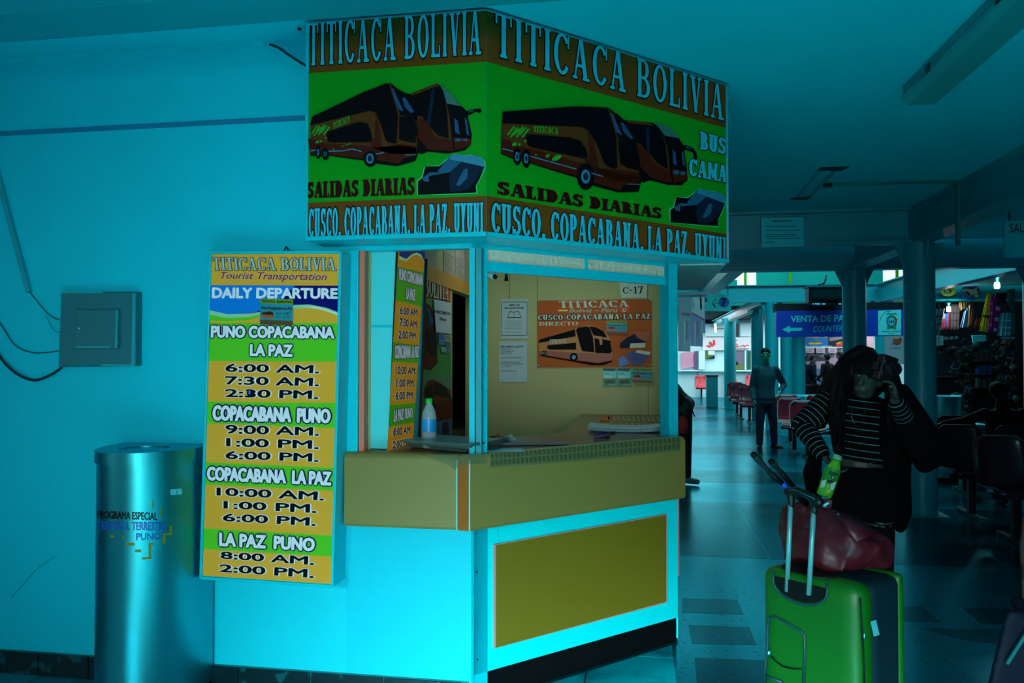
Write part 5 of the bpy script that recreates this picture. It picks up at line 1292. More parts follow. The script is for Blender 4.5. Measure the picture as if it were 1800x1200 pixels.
BLK2 = mat('black_bench_steel', (12, 14, 18), 1, .4); FCAP = mat('foot_cap_grey', (40, 130, 140), 1, .4)
MAR = mat('maroon_seat_plastic', (112, 28, 44), 1.3, .22, coat=.4); RIMB = mat('seat_rim_sheen', (90, 175, 190), 1.0, .3)  # pale rim colour stands in for light reflected along the seat edges
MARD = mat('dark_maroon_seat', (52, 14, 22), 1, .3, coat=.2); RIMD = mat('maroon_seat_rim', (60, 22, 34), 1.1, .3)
PKS = mat('bright_red_seat', (180, 34, 55), 1.0, .25, coat=.4)
def row(label, px, z, n, m, rim, rz=0, pitch=.52):
    q = PD(px, 628, z); return bench(label, (q.x + .2 + (n - 1) / 2 * pitch, q.y, 0), rz, n, m, rim, None, pitch=pitch)
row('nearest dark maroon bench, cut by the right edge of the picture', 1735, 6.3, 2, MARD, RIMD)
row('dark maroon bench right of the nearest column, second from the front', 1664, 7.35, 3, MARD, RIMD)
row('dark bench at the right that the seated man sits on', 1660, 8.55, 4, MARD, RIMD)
row('maroon bench with reflected light painted on its rims right of the standing man, front one of three', 1394, 11.6, 3, MAR, RIMB)
row('maroon bench with reflected light painted on its rims right of the standing man, middle one of three', 1372, 12.4, 3, MAR, RIMB)
row('maroon bench with reflected light painted on its rims right of the standing man, rear one of three', 1367, 13.6, 3, MAR, RIMB)
row('dark red seat left of the standing man, nearest of three', 1301, 17.8, 1, MAR, RIMD)
row('dark red seat left of the standing man, middle one of three', 1287, 19.0, 1, MAR, RIMD)
row('dark red seat left of the standing man, farthest of three', 1281, 20.3, 1, MAR, RIMD)
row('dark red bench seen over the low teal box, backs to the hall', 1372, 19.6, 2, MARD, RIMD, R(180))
p = PZ(1233, 701); bench('single bright red seat at the far end, beside the metal bin', (p.x, p.y, 0), 0, 1, PKS, PKS, None)
p = PZ(1302, 699); bench('pair of bright red seats at the foot of the far white wall', (p.x, p.y - .35, 0), 0, 2, PKS, PKS, None, pitch=.75)
o = thing('low_box', 'low teal box with pale top edge behind the maroon bench', 'box', (5.3, 14.9, 0))
a_, b_ = PZ(1372, 766), PZ(1436, 766); MB().box((a_.x, a_.y, 0), (b_.x + .3, a_.y + .45, .74), TEALS).build('body', o); MB().box((a_.x - .02, a_.y - .02, .74), (b_.x + .32, a_.y + .47, .77), mat('pale_teal_top', (0, 190, 210), 1.1, .3)).build('top', o)
o = thing('metal_bin', 'dark teal metal bin beside the far column', 'bin', PZ(1252, 715))
p = PZ(1252, 716); MB().box((p.x - .16, p.y, 0), (p.x + .17, p.y + .35, .93), TEALD).build('body', o, bevel=.01); MB().box((p.x - .18, p.y - .02, .93), (p.x + .19, p.y + .37, .97), DARK).build('lid', o)
p = PZ(1663, 846); b2, _ = dbin('litter_bin', 'dark stainless bin with pale rim behind the nearest thick column', (p.x, p.y + .3, 0), .50, .34, 1.03)
o = thing('side_table', 'low pale-topped stand between the steel bin and the seated man', 'table', PD(1712, 745, 8.8))
p = PD(1712, 745, 8.9); MB().box((p.x - .12, p.y - .1, p.z - .04), (p.x + .12, p.y + .2, p.z), mat('pale_teal_top', (0, 190, 210), 1.1, .3)).build('top', o); MB().box((p.x - .1, p.y - .07, 0), (p.x + .1, p.y + .18, p.z - .04), TEALS).build('body', o)

# ------------------------------------------------------------------ people
def frame(up, f):
    up = up.normalized(); r = f.cross(up).normalized(); f2 = up.cross(r)
    return Matrix((r, f2, up)).transposed(), r, f2
def person(label, J, f, top, legs, hairm, skin, shoe, s=1.0, vox=.012, group=None, longhair=False, top_name='jacket', leg_name='trousers', sleeve=None, hands=True, leglen=1.0, armdir=None, hairstyle=True, skirt=False, slim=1.0, base=None, hem=-.02):
    f = Vector(f).normalized()
    J = {k: (v if isinstance(v, float) else Vector(v)) for k, v in J.items()}
    sm = (J['shL'] + J['shR']) / 2; hm = (J['hipL'] + J['hipR']) / 2
    M, r, f2 = frame(sm - hm, f); rx = (J['shL'] - J['shR']).normalized()
    Mt = Matrix((rx, (sm - hm).normalized().cross(rx), (sm - hm).normalized())).transposed()
    b = base or Vector(((J['anL'].x + J['anR'].x) / 2, (J['anL'].y + J['anR'].y) / 2, 0))
    root = thing('person', label, 'person', b, group)
    sw = (J['shL'] - J['shR']).length / 2; hw = max((J['hipL'] - J['hipR']).length / 2, .07 * s)
    def torso(fg, g, t00=-.02):
        L = (sm - hm)
        prof = ((-.02, hw + .075*s, .105*s), (.15, hw + .07*s, .105*s), (.38, .135*s*slim, .095*s), (.6, .15*s*slim, .105*s), (.8, .165*s*slim, .11*s), (.95, sw + .0*s, .08*s))
        for i in range(17):
            t = -.02 + .97 * i / 16
            if t < t00: continue
            for (t0, w0, d0), (t1, w1, d1) in zip(prof, prof[1:]):
                if t0 <= t <= t1 + 1e-6:
                    q = (t - t0) / (t1 - t0); w, d = w0 + (w1-w0)*q, d0 + (d1-d0)*q; break
            fg.ell(hm + L * t, (w + g, d + g, .075*s + g), Mt)
    def arm(fg, k, g, cut=1.0):
        fg.cap(J['sh'+k], J['el'+k], .056*s + g, .043*s + g); fg.cap(J['el'+k], J['el'+k].lerp(J['wr'+k], cut), .042*s + g, .03*s + g)
    def leg(fg, k, g, cut=1.0):
        fg.cap(J['hip'+k], J['kn'+k], .086*s + g, .058*s + g); fg.cap(J['kn'+k], J['kn'+k].lerp(J['an'+k], cut), .056*s + g, .042*s + g)
    # body
    fg = Fig(); torso(fg, 0)
    hd = J['head']; nk = J['neck']
    fh = J.get('look', f); fh = Vector(fh).normalized(); hup = (hd - nk).normalized() if (hd - nk).length > .02 else Vector((0, 0, 1))
    Mh, hr_, hf = frame(hup, fh)
    fg.cap(nk - hup * .02, hd - hup * .03 * s, .055*s, .05*s)
    fg.ell(hd + hup * .02*s, (.073*s, .092*s, .095*s), Mh); fg.ell(hd - hup * .045*s + hf * .015*s, (.058*s, .07*s, .07*s), Mh)
    fg.cap(hd + hf * .085*s + hup * .01*s, hd + hf * .102*s - hup * .025*s, .009*s, .014*s)
    for q in (-1, 1): fg.ell(hd + hr_ * q * .074*s - hup * .005, (.012*s, .02*s, .03*s), Mh)
    fg.cap(hd + hf * .078*s + hr_*.022*s - hup*.06*s, hd + hf * .078*s - hr_*.022*s - hup*.06*s, .011*s, .011*s)
    for k in 'LR':
        arm(fg, k, 0); leg(fg, k, 0)
        d = (J['wr'+k] - J['el'+k]).normalized()
        if hands:
            hdv = J.get('hd'+k, d); n_ = J.get('hn'+k, f * .3 + (hm - J['wr'+k]).normalized()); sd = J.get('hs'+k, f)
            hand(fg, J['wr'+k], hdv, n_, sd, s, J.get('curl'+k, .45))
    fg.build('body', root, skin, vox)
    # eyes, mouth
    EY = mat('dark_eye', (5, 5, 6), 1, .2); LP = mat('lips', (60, 35, 35), 1, .5); EW = mat('eye_white', (90, 120, 120), 1, .3)
    for q in (-1, 1):
        e = hd + hf * .082*s + hr_ * q * .03*s + hup * .012*s
        MB().ball(e, (.013*s, .006*s, .007*s), EW, 10, Mh).build('eye', root); MB().ball(e + hf*.004*s, (.006*s, .004*s, .006*s), EY, 8, Mh).build('iris', root)
        MB().bar(e + hr_*.014*s + hup*.016*s + hf*.004, e - hr_*.014*s + hup*.017*s + hf*.004, .006*s, .005*s, hairm).build('eyebrow', root)
    # clothes
    fg = Fig(); torso(fg, .014*s, hem)
    for k in 'LR': arm(fg, k, .012*s, .93)
    fg.cap(nk - hup*.05, nk - hup*.0, .07*s, .062*s)
    fg.build(top_name, root, top, vox)
    if legs:
        fg = Fig(); L = sm - hm
        for t, w, d in ((-.06, hw + .078*s, .11*s), (.08, hw + .075*s, .108*s)): fg.ell(hm + L*t, (w + .018*s, d + .018*s, .085*s), Mt)
        for k in 'LR': leg(fg, k, .014*s, .95 * leglen)
        fg.build(leg_name, root, legs, vox)
    for k in 'LR':
        fg = Fig(); a_ = J['an'+k]; tdir = J.get('toe'+k, f); tdir = Vector(tdir).normalized()
        fg.cap(a_ + Vector((0, 0, -.035*s)) - tdir*.03*s, a_ + Vector((0, 0, -.045*s)) + tdir*.13*s, .045*s, .035*s); fg.cap(a_ + Vector((0,0,.01)), a_ + Vector((0,0,-.03*s)), .045*s, .046*s)
        fg.build('shoe', root, shoe, vox)
    if hairstyle:
        fg = Fig(); fg.ell(hd + hup*.045*s - hf*.012*s, (.083*s, .098*s, .083*s), Mh); fg.ell(hd + hup*.01*s - hf*.04*s, (.08*s, .07*s, .09*s), Mh)
        if longhair:
            for q in (-1, 0, 1): fg.cap(hd + hr_*q*.05*s - hf*.05*s, hd + hr_*q*.07*s - hf*.06*s - hup*.3*s, .05*s, .035*s)
        fg.build('hair', root, hairm, vox)
    return root, dict(hd=hd, hf=hf, hup=hup, hr=hr_, Mh=Mh, sm=sm, hm=hm)
def PJ(D, **k):
    o = {}
    for n, v in k.items():
        o[n] = PD(v[0], v[1], D + (v[2] if len(v) > 2 else 0))
    return o
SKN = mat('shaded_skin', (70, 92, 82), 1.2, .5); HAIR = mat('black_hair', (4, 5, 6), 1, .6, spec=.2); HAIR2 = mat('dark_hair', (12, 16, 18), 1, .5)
BSH = mat('black_shoe', (12, 16, 20), 1, .4)
tocam = Vector((-.3, -.95, 0))
D = 12.9
J = PJ(D, head=(1345.5, 624), neck=(1346, 639), shR=(1329, 649), shL=(1363, 649), elR=(1322, 680, .05), elL=(1378, 676, .1), wrR=(1325, 703, -.08), wrL=(1372, 685, -.08),
       hipR=(1338, 704), hipL=(1354, 704), knR=(1336, 742), knL=(1359, 742), anR=(1335, 780), anL=(1361, 781))
J['toeR'] = Vector((-.2, -1, 0)); J['toeL'] = Vector((.75, -.6, 0)); J['look'] = Vector((-.1, -1, -.05)); J['hdR'] = Vector((.1, 0, -1)); J['hdL'] = Vector((-.2, -.2, -1))
person('man in grey zip jacket and jeans standing in the corridor, hand on hip', J, tocam, mat('grey_fleece', (0, 72, 84), 1.2, .85, noise=.15, nscale=12), mat('dark_jeans', (0, 38, 62), 1.2, .8, noise=.2, nscale=9), HAIR, mat('man_skin', (55, 125, 100), 1.5, .5), BSH, 1.0, .013)
mj = bpy.data.objects[[o.name for o in S.objects if o.name.startswith('person')][-1]]
MB().bar(PD(1346, 650, D - .145), PD(1346, 702, D - .15), .008, .006, mat('jacket_zip', (0, 110, 120), 1, .4)).build('zip', mj)
# bending person behind the booth
D = 9.25
J = PJ(D, head=(1152, 690), neck=(1162, 688), shR=(1172, 676, -.12), shL=(1175, 682, .15), elR=(1160, 715, -.15), elL=(1165, 715, .15), wrR=(1158, 745, -.15), wrL=(1160, 745, .12),
       hipR=(1203, 712, -.09), hipL=(1205, 712, .09), knR=(1206, 778, -.1), knL=(1197, 780, .12), anR=(1207, 838, -.1), anL=(1192, 840, .15))
fb = Vector((-1, -.3, -.5)); J['look'] = Vector((-.6, -.2, -.7)); J['toeR'] = Vector((.9, -.4, 0)); J['toeL'] = Vector((.3, -.9, 0))
person('person in dark clothes bending over behind the right edge of the booth', J, fb, mat('black_top', (4, 22, 28), 1.1, .8), mat('black_leggings', (6, 12, 18), 1.2, .6), HAIR, SKN, mat('grey_sneaker', (70, 130, 140), 1, .5), 1.0, .013)
bp = [o for o in S.objects if o.name.startswith('person') and o.parent is None][-1]
ar_ = MB().ball(PD(1199, 746, D - .19), (.07, .015, .11), mat('red_patch', (170, 40, 50), 1, .6), 12); ar_.build('red_patch', bp)
MB().bar(PD(1196, 722, D - .2), PD(1213, 705, D - .19), .02, .07, mat('green_belt_pouch', (0, 70, 70), 1.1, .5)).build('belt', bp)
MB().tube([PD(1208, 706, D - .2), PD(1216, 718, D - .2), PD(1221, 732, D - .2)], .008, BLACK, 6).build('strap_end', bp)
# seated man
D = 8.45
J = PJ(D, head=(1757, 690, -.05), neck=(1760, 710), shR=(1731, 727, 0), shL=(1797, 727, .05), elR=(1692, 741, .12), elL=(1822, 765, -.05), wrR=(1657, 745, .2), wrL=(1800, 790, -.25),
       hipR=(1748, 794, .0), hipL=(1777, 794, .0))
for k, q in (('R', -1), ('L', 1)):
    J['kn'+k] = J['hip'+k] + Vector((.1 * q - .05, -.42, .03)); J['an'+k] = J['kn'+k] + Vector((0, -.04, 0)); J['an'+k].z = .08
J['look'] = Vector((.3, -.9, -.1)); J['hdR'] = Vector((-.9, .1, -.25)); J['toeR'] = J['toeL'] = Vector((0, -1, 0))
DCL = mat('dark_blue_coat', (5, 12, 20), 1.1, .8, spec=.2)
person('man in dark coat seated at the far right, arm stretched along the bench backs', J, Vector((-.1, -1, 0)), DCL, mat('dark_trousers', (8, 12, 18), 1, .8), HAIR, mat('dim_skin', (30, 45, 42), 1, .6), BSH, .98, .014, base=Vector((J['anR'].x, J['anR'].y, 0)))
# far figures at the stall
def far(label, px, ytop, D, f, top, seed=0, s=.95):
    base = PD(px, 640, D); base.z = 0; h = PD(px, ytop, D).z; k = h / 1.72; f = Vector(f).normalized(); r = f.cross(Vector((0, 0, 1)))
    q = lambda x, y, z: base + r * x * k + f * y * k + Vector((0, 0, z * k))
    J = dict(head=q(0, .02, 1.60), neck=q(0, 0, 1.47), shR=q(.17, 0, 1.38), shL=q(-.17, 0, 1.38), elR=q(.24, -.02, 1.12), elL=q(-.24, .0, 1.12), wrR=q(.2, .15, .95), wrL=q(-.18, .18, 1.05),
             hipR=q(.09, 0, .92), hipL=q(-.09, 0, .92), knR=q(.1, .03, .5), knL=q(-.1, 0, .5), anR=q(.1, 0, .08), anL=q(-.1, 0, .08))
    return person(label, J, f, top, mat('far_trousers', (6, 14, 24), 1, .8), HAIR2, mat('far_skin', (130, 120, 115), 1, .5), BSH, k, .02)
NV = mat('navy_coat', (4, 20, 40), 1.2, .8); BN = mat('brown_coat', (36, 18, 20), 1.2, .8); BK = mat('black_coat', (6, 10, 14), 1.2, .8)
far('person in navy hooded coat, seen from behind at the far stall', 1413, 622, 20.0, (.1, 1, 0), NV)
far('person in dark cap looking sideways, behind the navy coat', 1427, 622.5, 20.9, (1, .2, 0), NV)
far('person in brown coat holding a cup at the far stall', 1454, 621, 20.0, (-.6, .7, 0), BN)
far('tall dark figure at the right end of the far stall', 1477, 617, 21.0, (-.8, .5, 0), BK)
# the long-haired woman
D = 4.05
J = PJ(D, head=(1533, 664), neck=(1520, 704, .03), shR=(1458, 706, .05), shL=(1580, 722, .05), elR=(1411, 748, .02), elL=(1612, 778, -.12), wrR=(1446, 798, -.12), wrL=(1574, 705, -.28),
       hipR=(1494, 838), hipL=(1544, 838), knR=(1487, 985), knL=(1548, 985), anR=(1486, 1108), anL=(1552, 1106))
J['look'] = Vector((-.5, -.85, -.05)); J['head'] = PD(1524, 664, D - .02); J['neck'] = PD(1514, 702, D)
J['hdR'] = PD(1466, 822, D - .13) - J['wrR']; J['hnR'] = Vector((.8, -.2, .1)); J['hsR'] = Vector((.3, -.9, .2)); J['curlR'] = .75
J['hdL'] = PD(1566, 668, D - .3) - J['wrL']; J['hnL'] = Vector((-.9, -.1, 0)); J['hsL'] = Vector((-.2, -.8, .3)); J['curlL'] = .7
J['toeR'] = Vector((-.2, -1, 0)); J['toeL'] = Vector((.1, -1, 0))
up = (J['shR'] + J['shL']) / 2 - (J['hipR'] + J['hipL']) / 2
BLKT = (4, 6, 8); LN = (70, 150, 150)
tors = stripe_mat('striped_shirt_body', (.12, 0, 1), .036, .1, BLKT, LN)
WSK = mat('woman_skin', (62, 72, 62), 1.0, .45)
wroot, W_ = person('long-haired woman in striped top photographing with a raised camera behind the green suitcase', J, tocam, tors, None, HAIR, WSK, BSH, .96, .0085, top_name='striped_top', hairstyle=False, slim=.92, hem=.27)
# striped sleeves
for k, nm in (('R', 'a'), ('L', 'b')):
    sh, el, wr_ = J['sh'+k], J['el'+k], J['wr'+k]
    m1 = stripe_mat('striped_sleeve_upper_' + nm, el - sh, .028, .12, BLKT, LN); m2 = stripe_mat('striped_sleeve_lower_' + nm, wr_ - el, .028, .13, BLKT, LN)
    fg = Fig(); fg.cap(sh.lerp(el, .1), el, .076, .062); fg.build('sleeve', wroot, m1, .009)
    fg = Fig(); fg.cap(el, el.lerp(wr_, .93), .060, .044); fg.build('sleeve', wroot, m2, .009)
# skirt, torn tights, boots
hm = (J['hipR'] + J['hipL']) / 2; BKC = mat('black_cotton', (3, 4, 6), 1, .9, spec=.15)
mb = MB(); c = hm; n = 28; V = []
rr, ff = Vector((CR @ Vector((1, 0, 0)))), Vector((CR @ Vector((0, 0, 1))))
for z, w, d in ((.065, .146, .12), (-.02, .165, .13), (-.1, .175, .14), (-.2, .178, .14), (-.205, .17, .13)):
    for i in range(n):
        a = 2*math.pi*i/n; V.append(c + rr * w * math.cos(a) * (1 + .02*math.sin(5*a)) + ff * d * math.sin(a) + Vector((0, 0, z)))
mb.add(V, [(k*n+i, k*n+(i+1)%n, (k+1)*n+(i+1)%n, (k+1)*n+i) for k in range(4) for i in range(n)], BKC, True); mb.build('skirt', wroot, solid=.006)
for k in 'RL':
    a, b = J['hip'+k], J['kn'+k]; an = J['an'+k]
    fg = Fig(); fg.cap(a.lerp(b, .62), b, .074, .066); fg.cap(b, b.lerp(an, .97), .066, .05); fg.build('legging', wroot, BKC, .01)
    for t in (.46, .5, .54, .58):
        p = a.lerp(b, t); rad = .0805 - .028 * t + .004
        pts = [p + rr * rad * math.cos(x) + ff * rad * math.sin(x) + Vector((0, 0, .004 * math.sin(3 * x))) for x in [2*math.pi*i/20 for i in range(21)]]
        MB().tube(pts, .0035, BKC, 5, caps=False).build('torn_thread', wroot)
# hair: long strands over both shoulders
hd, hf, hup, hr_, Mh = W_['hd'], W_['hf'], W_['hup'], W_['hr'], W_['Mh']
fg = Fig(); fg.ell(hd + hup*.05 - hf*.01, (.092, .105, .085), Mh); fg.ell(hd - hf*.045, (.095, .08, .12), Mh)
for pts in ([(1490, 640, .02), (1478, 680, .0), (1470, 730, -.08), (1474, 790, -.12)], [(1500, 640, .06), (1490, 700, .06), (1490, 760, .1)], [(1478, 655, .05), (1452, 690, .08), (1440, 740, .12)], [(1555, 640, .08), (1572, 690, .1), (1570, 760, .1)]):
    P = [PD(x, y, D + d) for x, y, d in pts]; rad = [.055, .05, .045, .03][:len(P)]
    fg.chain(list(zip(P, rad)))
fg.chain([(PD(1490, 628, D), .03), (PD(1513, 614, D), .028), (PD(1530, 620, D), .03)])
fg.build('long_hair', wroot, HAIR, .01)
mb = MB()
for i in range(60):
    u = random.random(); x0 = 1478 + 84 * u; side_ = -1 if u < .5 else 1
    P = [PD(1500 + (x0-1520)*.5, 628, D - .06), PD(1520 + side_ * (34 + 6*random.random()), 665 + 10*random.random(), D - .07), PD(1520 + side_ * (38 + 14*random.random()), 715, D - .12 - .05*random.random()), PD(1520 + side_*(30 + 26*random.random()), 760 + random.random()*40, D - .12 - .06*random.random())]
    mb.tube(P, [.004, .006, .005, .002], HAIR, 5)
tag(mb.build('hair_strands', wroot), kind='stuff')
for px, py in ((1530, 816),): MB().ball(PD(px, py - 2, D - .115), .004, CHROME, 8).build('belly_piercing', wroot)
MB().tube([PD(1500, 700, D - .1), PD(1497, 735, D - .135), PD(1512, 760, D - .14), PD(1522, 712, D - .12)], .0016, mat('thin_necklace', (90, 150, 130), 1, .3, metal=1), 5).build('necklace', wroot)
for p_ in (J['wrR'] + (J['hdR'].normalized()) * .098,): MB().lathe(p_, [(.012, -.003), (.013, 0), (.012, .003)], CHROME, 14).build('ring', wroot)
MB().ball(PD(1566, 679, D - .335), .006, CHROME, 8).build('ring', wroot)
# open black cardigan hanging from the shoulder and arm
fg = Fig()
fg.chain([(PD(1590, 735, D + .05), .07), (PD(1612, 775, D), .085), (PD(1635, 800, D + .02), .075)]); fg.chain([(PD(1612, 780, D), .08), (PD(1625, 815, D + .02), .05)])
fg.chain([(PD(1585, 690, D + .12), .05), (PD(1605, 725, D + .12), .06), (PD(1628, 765, D + .1), .07), (PD(1640, 800, D + .08), .07)])
fg.chain([(PD(1572, 740, D + .12), .07), (PD(1575, 800, D + .14), .08), (PD(1580, 850, D + .14), .06), (PD(1588, 900, D + .15), .045), (PD(1582, 925, D + .15), .035)])
fg.chain([(J['shL'], .08), (J['elL'], .085), (J['elL'].lerp(J['wrL'], .5), .062)]); fg.chain([(PD(1566, 715, D - .06), .05), (PD(1562, 760, D - .08), .055), (PD(1562, 810, D - .06), .05), (PD(1566, 850, D), .05)])
fg.build('cardigan', wroot, mat('black_cardigan', (3, 5, 8), 1, .9, spec=.15), .011)
fg = Fig(); fg.chain([(PD(1436, 790, D + .12), .03), (PD(1428, 830, D + .12), .05), (PD(1432, 865, D + .12), .045), (PD(1418, 868, D + .1), .012), (PD(1408, 890, D + .1), .008)]); fg.build('tied_jacket_hem', wroot, MATS['black_cardigan'], .011)
# camera in her hand
cm = thing('photo_camera', 'black photo camera held to the face of the long-haired woman', 'camera', PD(1556, 646, D - .34))
c = PD(1556, 648, D - .3); Mc = Matrix.Rotation(YAW + .15, 3, 'Z') @ Matrix.Rotation(R(-72), 3, 'Y')
def rbox(mb, c, h, M, m): 
    vs = [c + M @ Vector((sx*h[0], sy*h[1], sz*h[2])) for sx, sy, sz in ((-1,-1,-1),(1,-1,-1),(1,1,-1),(-1,1,-1),(-1,-1,1),(1,-1,1),(1,1,1),(-1,1,1))]
    mb.add(vs, [(0,3,2,1),(4,5,6,7),(0,1,5,4),(1,2,6,5),(2,3,7,6),(3,0,4,7)], m); return mb
rbox(MB(), c, (.065, .025, .042), Mc, DARK).build('body', cm, bevel=.008)
rbox(MB(), c + Mc @ Vector((0, 0, .048)), (.022, .02, .012), Mc, DARK).build('viewfinder', cm, bevel=.004)
ax = Mc @ Vector((0, -1, 0)); MB().tube([c + ax * .02, c + ax * .06, c + ax * .085], [.032, .034, .03], DARK, 24).build('lens', cm); MB().tube([c + ax * .086, c + ax * .087], [.024, .024], mat('lens_glass', (6, 14, 30), 1, .03, coat=1), 24).build('lens_glass', cm)
for z in (-.03, .025): rbox(MB(), c + Mc @ Vector((.0 + z, -.0255, .028)), (.012, .0008, .003), Mc, mat('camera_silver_mark', (60, 120, 160), 1, .3, metal=.5)).build('name_plate', cm)
# drink bottle
yb = thing('drink_bottle', 'green and yellow drinking yogurt bottle held by the long-haired woman', 'bottle', PD(1460, 835, D - .2))
b0, b1 = PD(1448, 872, D - .2), PD(1473, 800, D - .17); ax = (b1 - b0).normalized(); Lb = (b1 - b0).length
YGR = mat('bottle_yellow_green', (85, 185, 40), 1.3, .3); YWH = mat('bottle_print_white', (150, 215, 190), 1.2, .4)
MB().tube([b0, b0 + ax*.006, b0 + ax*Lb*.3, b0 + ax*Lb*.62, b0 + ax*Lb*.8, b0 + ax*Lb*.88], [.03, .036, .038, .037, .026, .02], YGR, 22).build('body', yb)
MB().tube([b0 + ax*Lb*.885, b0 + ax*Lb], [.022, .022], mat('bottle_cap_white', (110, 190, 160), 1.2, .4), 18).build('cap', yb)
MB().tube([b0 + ax*Lb*.28, b0 + ax*Lb*.66], [.0388, .0385], mat('bottle_label_green', (30, 150, 55), 1.3, .35), 22, caps=False).build('label', yb)
fp = (b0 + (CAMP - b0).normalized() * .0415, (CAMP - b0).normalized())
ar = Art(fp); tt = T(3.529, 1350, 590)
ar.text('GLORIA', tt((380, 838), (436, 850), (434, 872), (376, 860)), INK, 1, None, 0, .03); ar.ell(*tt((402, 878))[0], 3, 3.2, INK, 1); ar.ell(*tt((402, 878))[0], 1.4, 1.6, YWH, 2)
ar.poly(tt((372, 892), (404, 898), (400, 916), (368, 910)), INK, 1); ar.poly(tt((330, 900), (365, 890), (352, 935), (325, 945)), YWH, 1); ar.poly(tt((390, 915), (425, 905), (405, 955), (380, 960)), YWH, 1); ar.ell(*tt((375, 965))[0], 4.5, 4, mat('fruit_print', (120, 200, 30), 1.2, .4), 1)
ar.build('print', yb)

# ------------------------------------------------------------------ luggage
def camxy(x, z, h):  # camera-plan coordinates to world
    v = CR @ Vector((x, 0, -z)); v = Vector((v.x, v.y, 0)); return Vector((v.x, v.y, h))
th = R(51); w_, s_, H_ = .39, .33, .712
uA = Vector((math.cos(th), -math.sin(th))); uS = Vector((math.sin(th), math.cos(th)))
Bc = Vector((1.189, 2.66)); Ac = Bc - uA * w_
def sp(u, v, h):    # u along the handle face, v into the depth, h height
    q = Ac + uA * u + uS * v; return camxy(q.x, q.y, h)
su = thing('green_suitcase', 'large suitcase in a bright green cover with slate side panel and raised handle', 'suitcase', sp(w_/2, s_/2, 0))
SGN = mat('green_cover_nylon', (6, 155, 30), .32, .45, noise=.06, nscale=5, bump=.25, bscale=9)
SLT = mat('slate_cover_side', (6, 44, 56), .7, .7, spec=.15, bump=.2, bscale=12)
def rounded(u0, u1, v0, v1, h0, h1, r, m, nm, par, n=10, puff=.0):
    mb = MB(); V = []; fs = []
    g = 14
    # superellipsoid-like box
    cu, cv, ch = (u0+u1)/2, (v0+v1)/2, (h0+h1)/2; a, b, c_ = (u1-u0)/2, (v1-v0)/2, (h1-h0)/2
    def face(fn, ng):
        base = len(V)
        for i in range(ng + 1):
            for j in range(ng + 1): V.append(fn(2*i/ng - 1, 2*j/ng - 1))
        for i in range(ng):
            for j in range(ng): fs.append((base+i*(ng+1)+j, base+(i+1)*(ng+1)+j, base+(i+1)*(ng+1)+j+1, base+i*(ng+1)+j+1))
    def rb(x, y, z):
        # clamp to inner box then push out by r
        P_ = Vector((x*a, y*b, z*c_)); I = Vector((max(-a+r, min(a-r, P_.x)), max(-b+r, min(b-r, P_.y)), max(-c_+r, min(c_-r, P_.z))))
        d = P_ - I; d = d.normalized() * r if d.length > 1e-6 else d
        q = I + d
        return sp(cu + q.x, cv + q.y, ch + q.z)
    e = lambda t: math.sin(t * math.pi / 2) if abs(t) < 1 else t
    for sgn in (-1, 1):
        face(lambda x, y: rb(sgn, e(x), e(y)), g); face(lambda x, y: rb(e(x), sgn, e(y)), g); face(lambda x, y: rb(e(x), e(y), sgn), g)
    mb.add(V, fs, m, True); return mb.build(nm, par)
rounded(0, w_, 0, s_ * .36, .04, H_, .05, SGN, 'green_cover_front', su)
rounded(.004, w_ - .001, s_ * .28, s_ * .93, .045, H_ - .008, .035, SLT, 'slate_panel', su)
rounded(0, w_ + .004, s_ * .86, s_, .04, H_ - .004, .022, SGN, 'green_cover_back', su)
for u in (.05, w_ - .05):
    for v in (.05, s_ - .05): 
        c = sp(u, v, .025); mb = MB(); ax = (sp(1, 0, 0) - sp(0, 0, 0)); mb.tube([c - ax * .012, c + ax * .012], .025, BLACK, 16); mb.build('wheel', su)
# recess with poles
mb = MB(); cc = (.165, .055); V = [sp(cc[0] + .105*math.cos(t), cc[1] + .052*math.sin(t), H_ + .002) for t in [2*math.pi*i/24 for i in range(24)]]
mb.hexa(V, (0, 0, -.004), BLACK); mb.build('handle_recess', su)
mb = MB(); V = [sp(cc[0] + .10 * math.sin(t), -.002, H_ - .045 - .055*math.cos(t)) for t in [math.pi*(i/14-.5) for i in range(15)]]
mb.hexa([sp(cc[0] - .10, -.002, H_ - .03)] + V + [sp(cc[0] + .10, -.002, H_ - .03)], sp(0, .008, 0) - sp(0, 0, 0), BLACK); mb.build('handle_opening', su)
PIPE = mat('slate_piping', (16, 75, 85), .7, .5)
MB().tube([sp(cc[0] - .108, .0, H_ - .012)] + [sp(cc[0] + .106 * math.sin(t), -.004, H_ - .045 - .062*math.cos(t)) for t in [math.pi*(i/14-.5) for i in range(15)]] + [sp(cc[0] + .108, .0, H_ - .012)], .0045, PIPE, 6).build('piping', su)
pl_ = [(PD(1384, 1021, 2.86), PD(1390.5, 872, 2.86)), (PD(1422.5, 1028, 2.78), PD(1431, 884, 2.78))]
for a, b in pl_: MB().tube([a - (b - a) * .12, b], .0092, mat('pale_pole_metal', (120, 205, 208), .7, .3, metal=.35), 14).build('handle_pole', su)
a, b = pl_[0][1], pl_[1][1]
d_ = (b - a); mb = MB()
mb.tube([a - Vector((0,0,.03)), a - Vector((0,0,.012)), a + Vector((0,0,.006))], [.012, .016, .02], DARK, 12); mb.tube([b - Vector((0,0,.03)), b - Vector((0,0,.012)), b + Vector((0,0,.006))], [.012, .016, .02], DARK, 12)
fgx = Fig(); fgx.chain([(a - d_*.18 + Vector((0,0,.012)), .015), (a + d_*.25 + Vector((0,0,.026)), .016), (a + d_*.75 + Vector((0,0,.022)), .016), (b + d_*.2 + Vector((0,0,.01)), .019)])
for q in (a, b): fgx.cap(q + Vector((0,0,.008)), q - Vector((0,0,.035)), .017, .011)
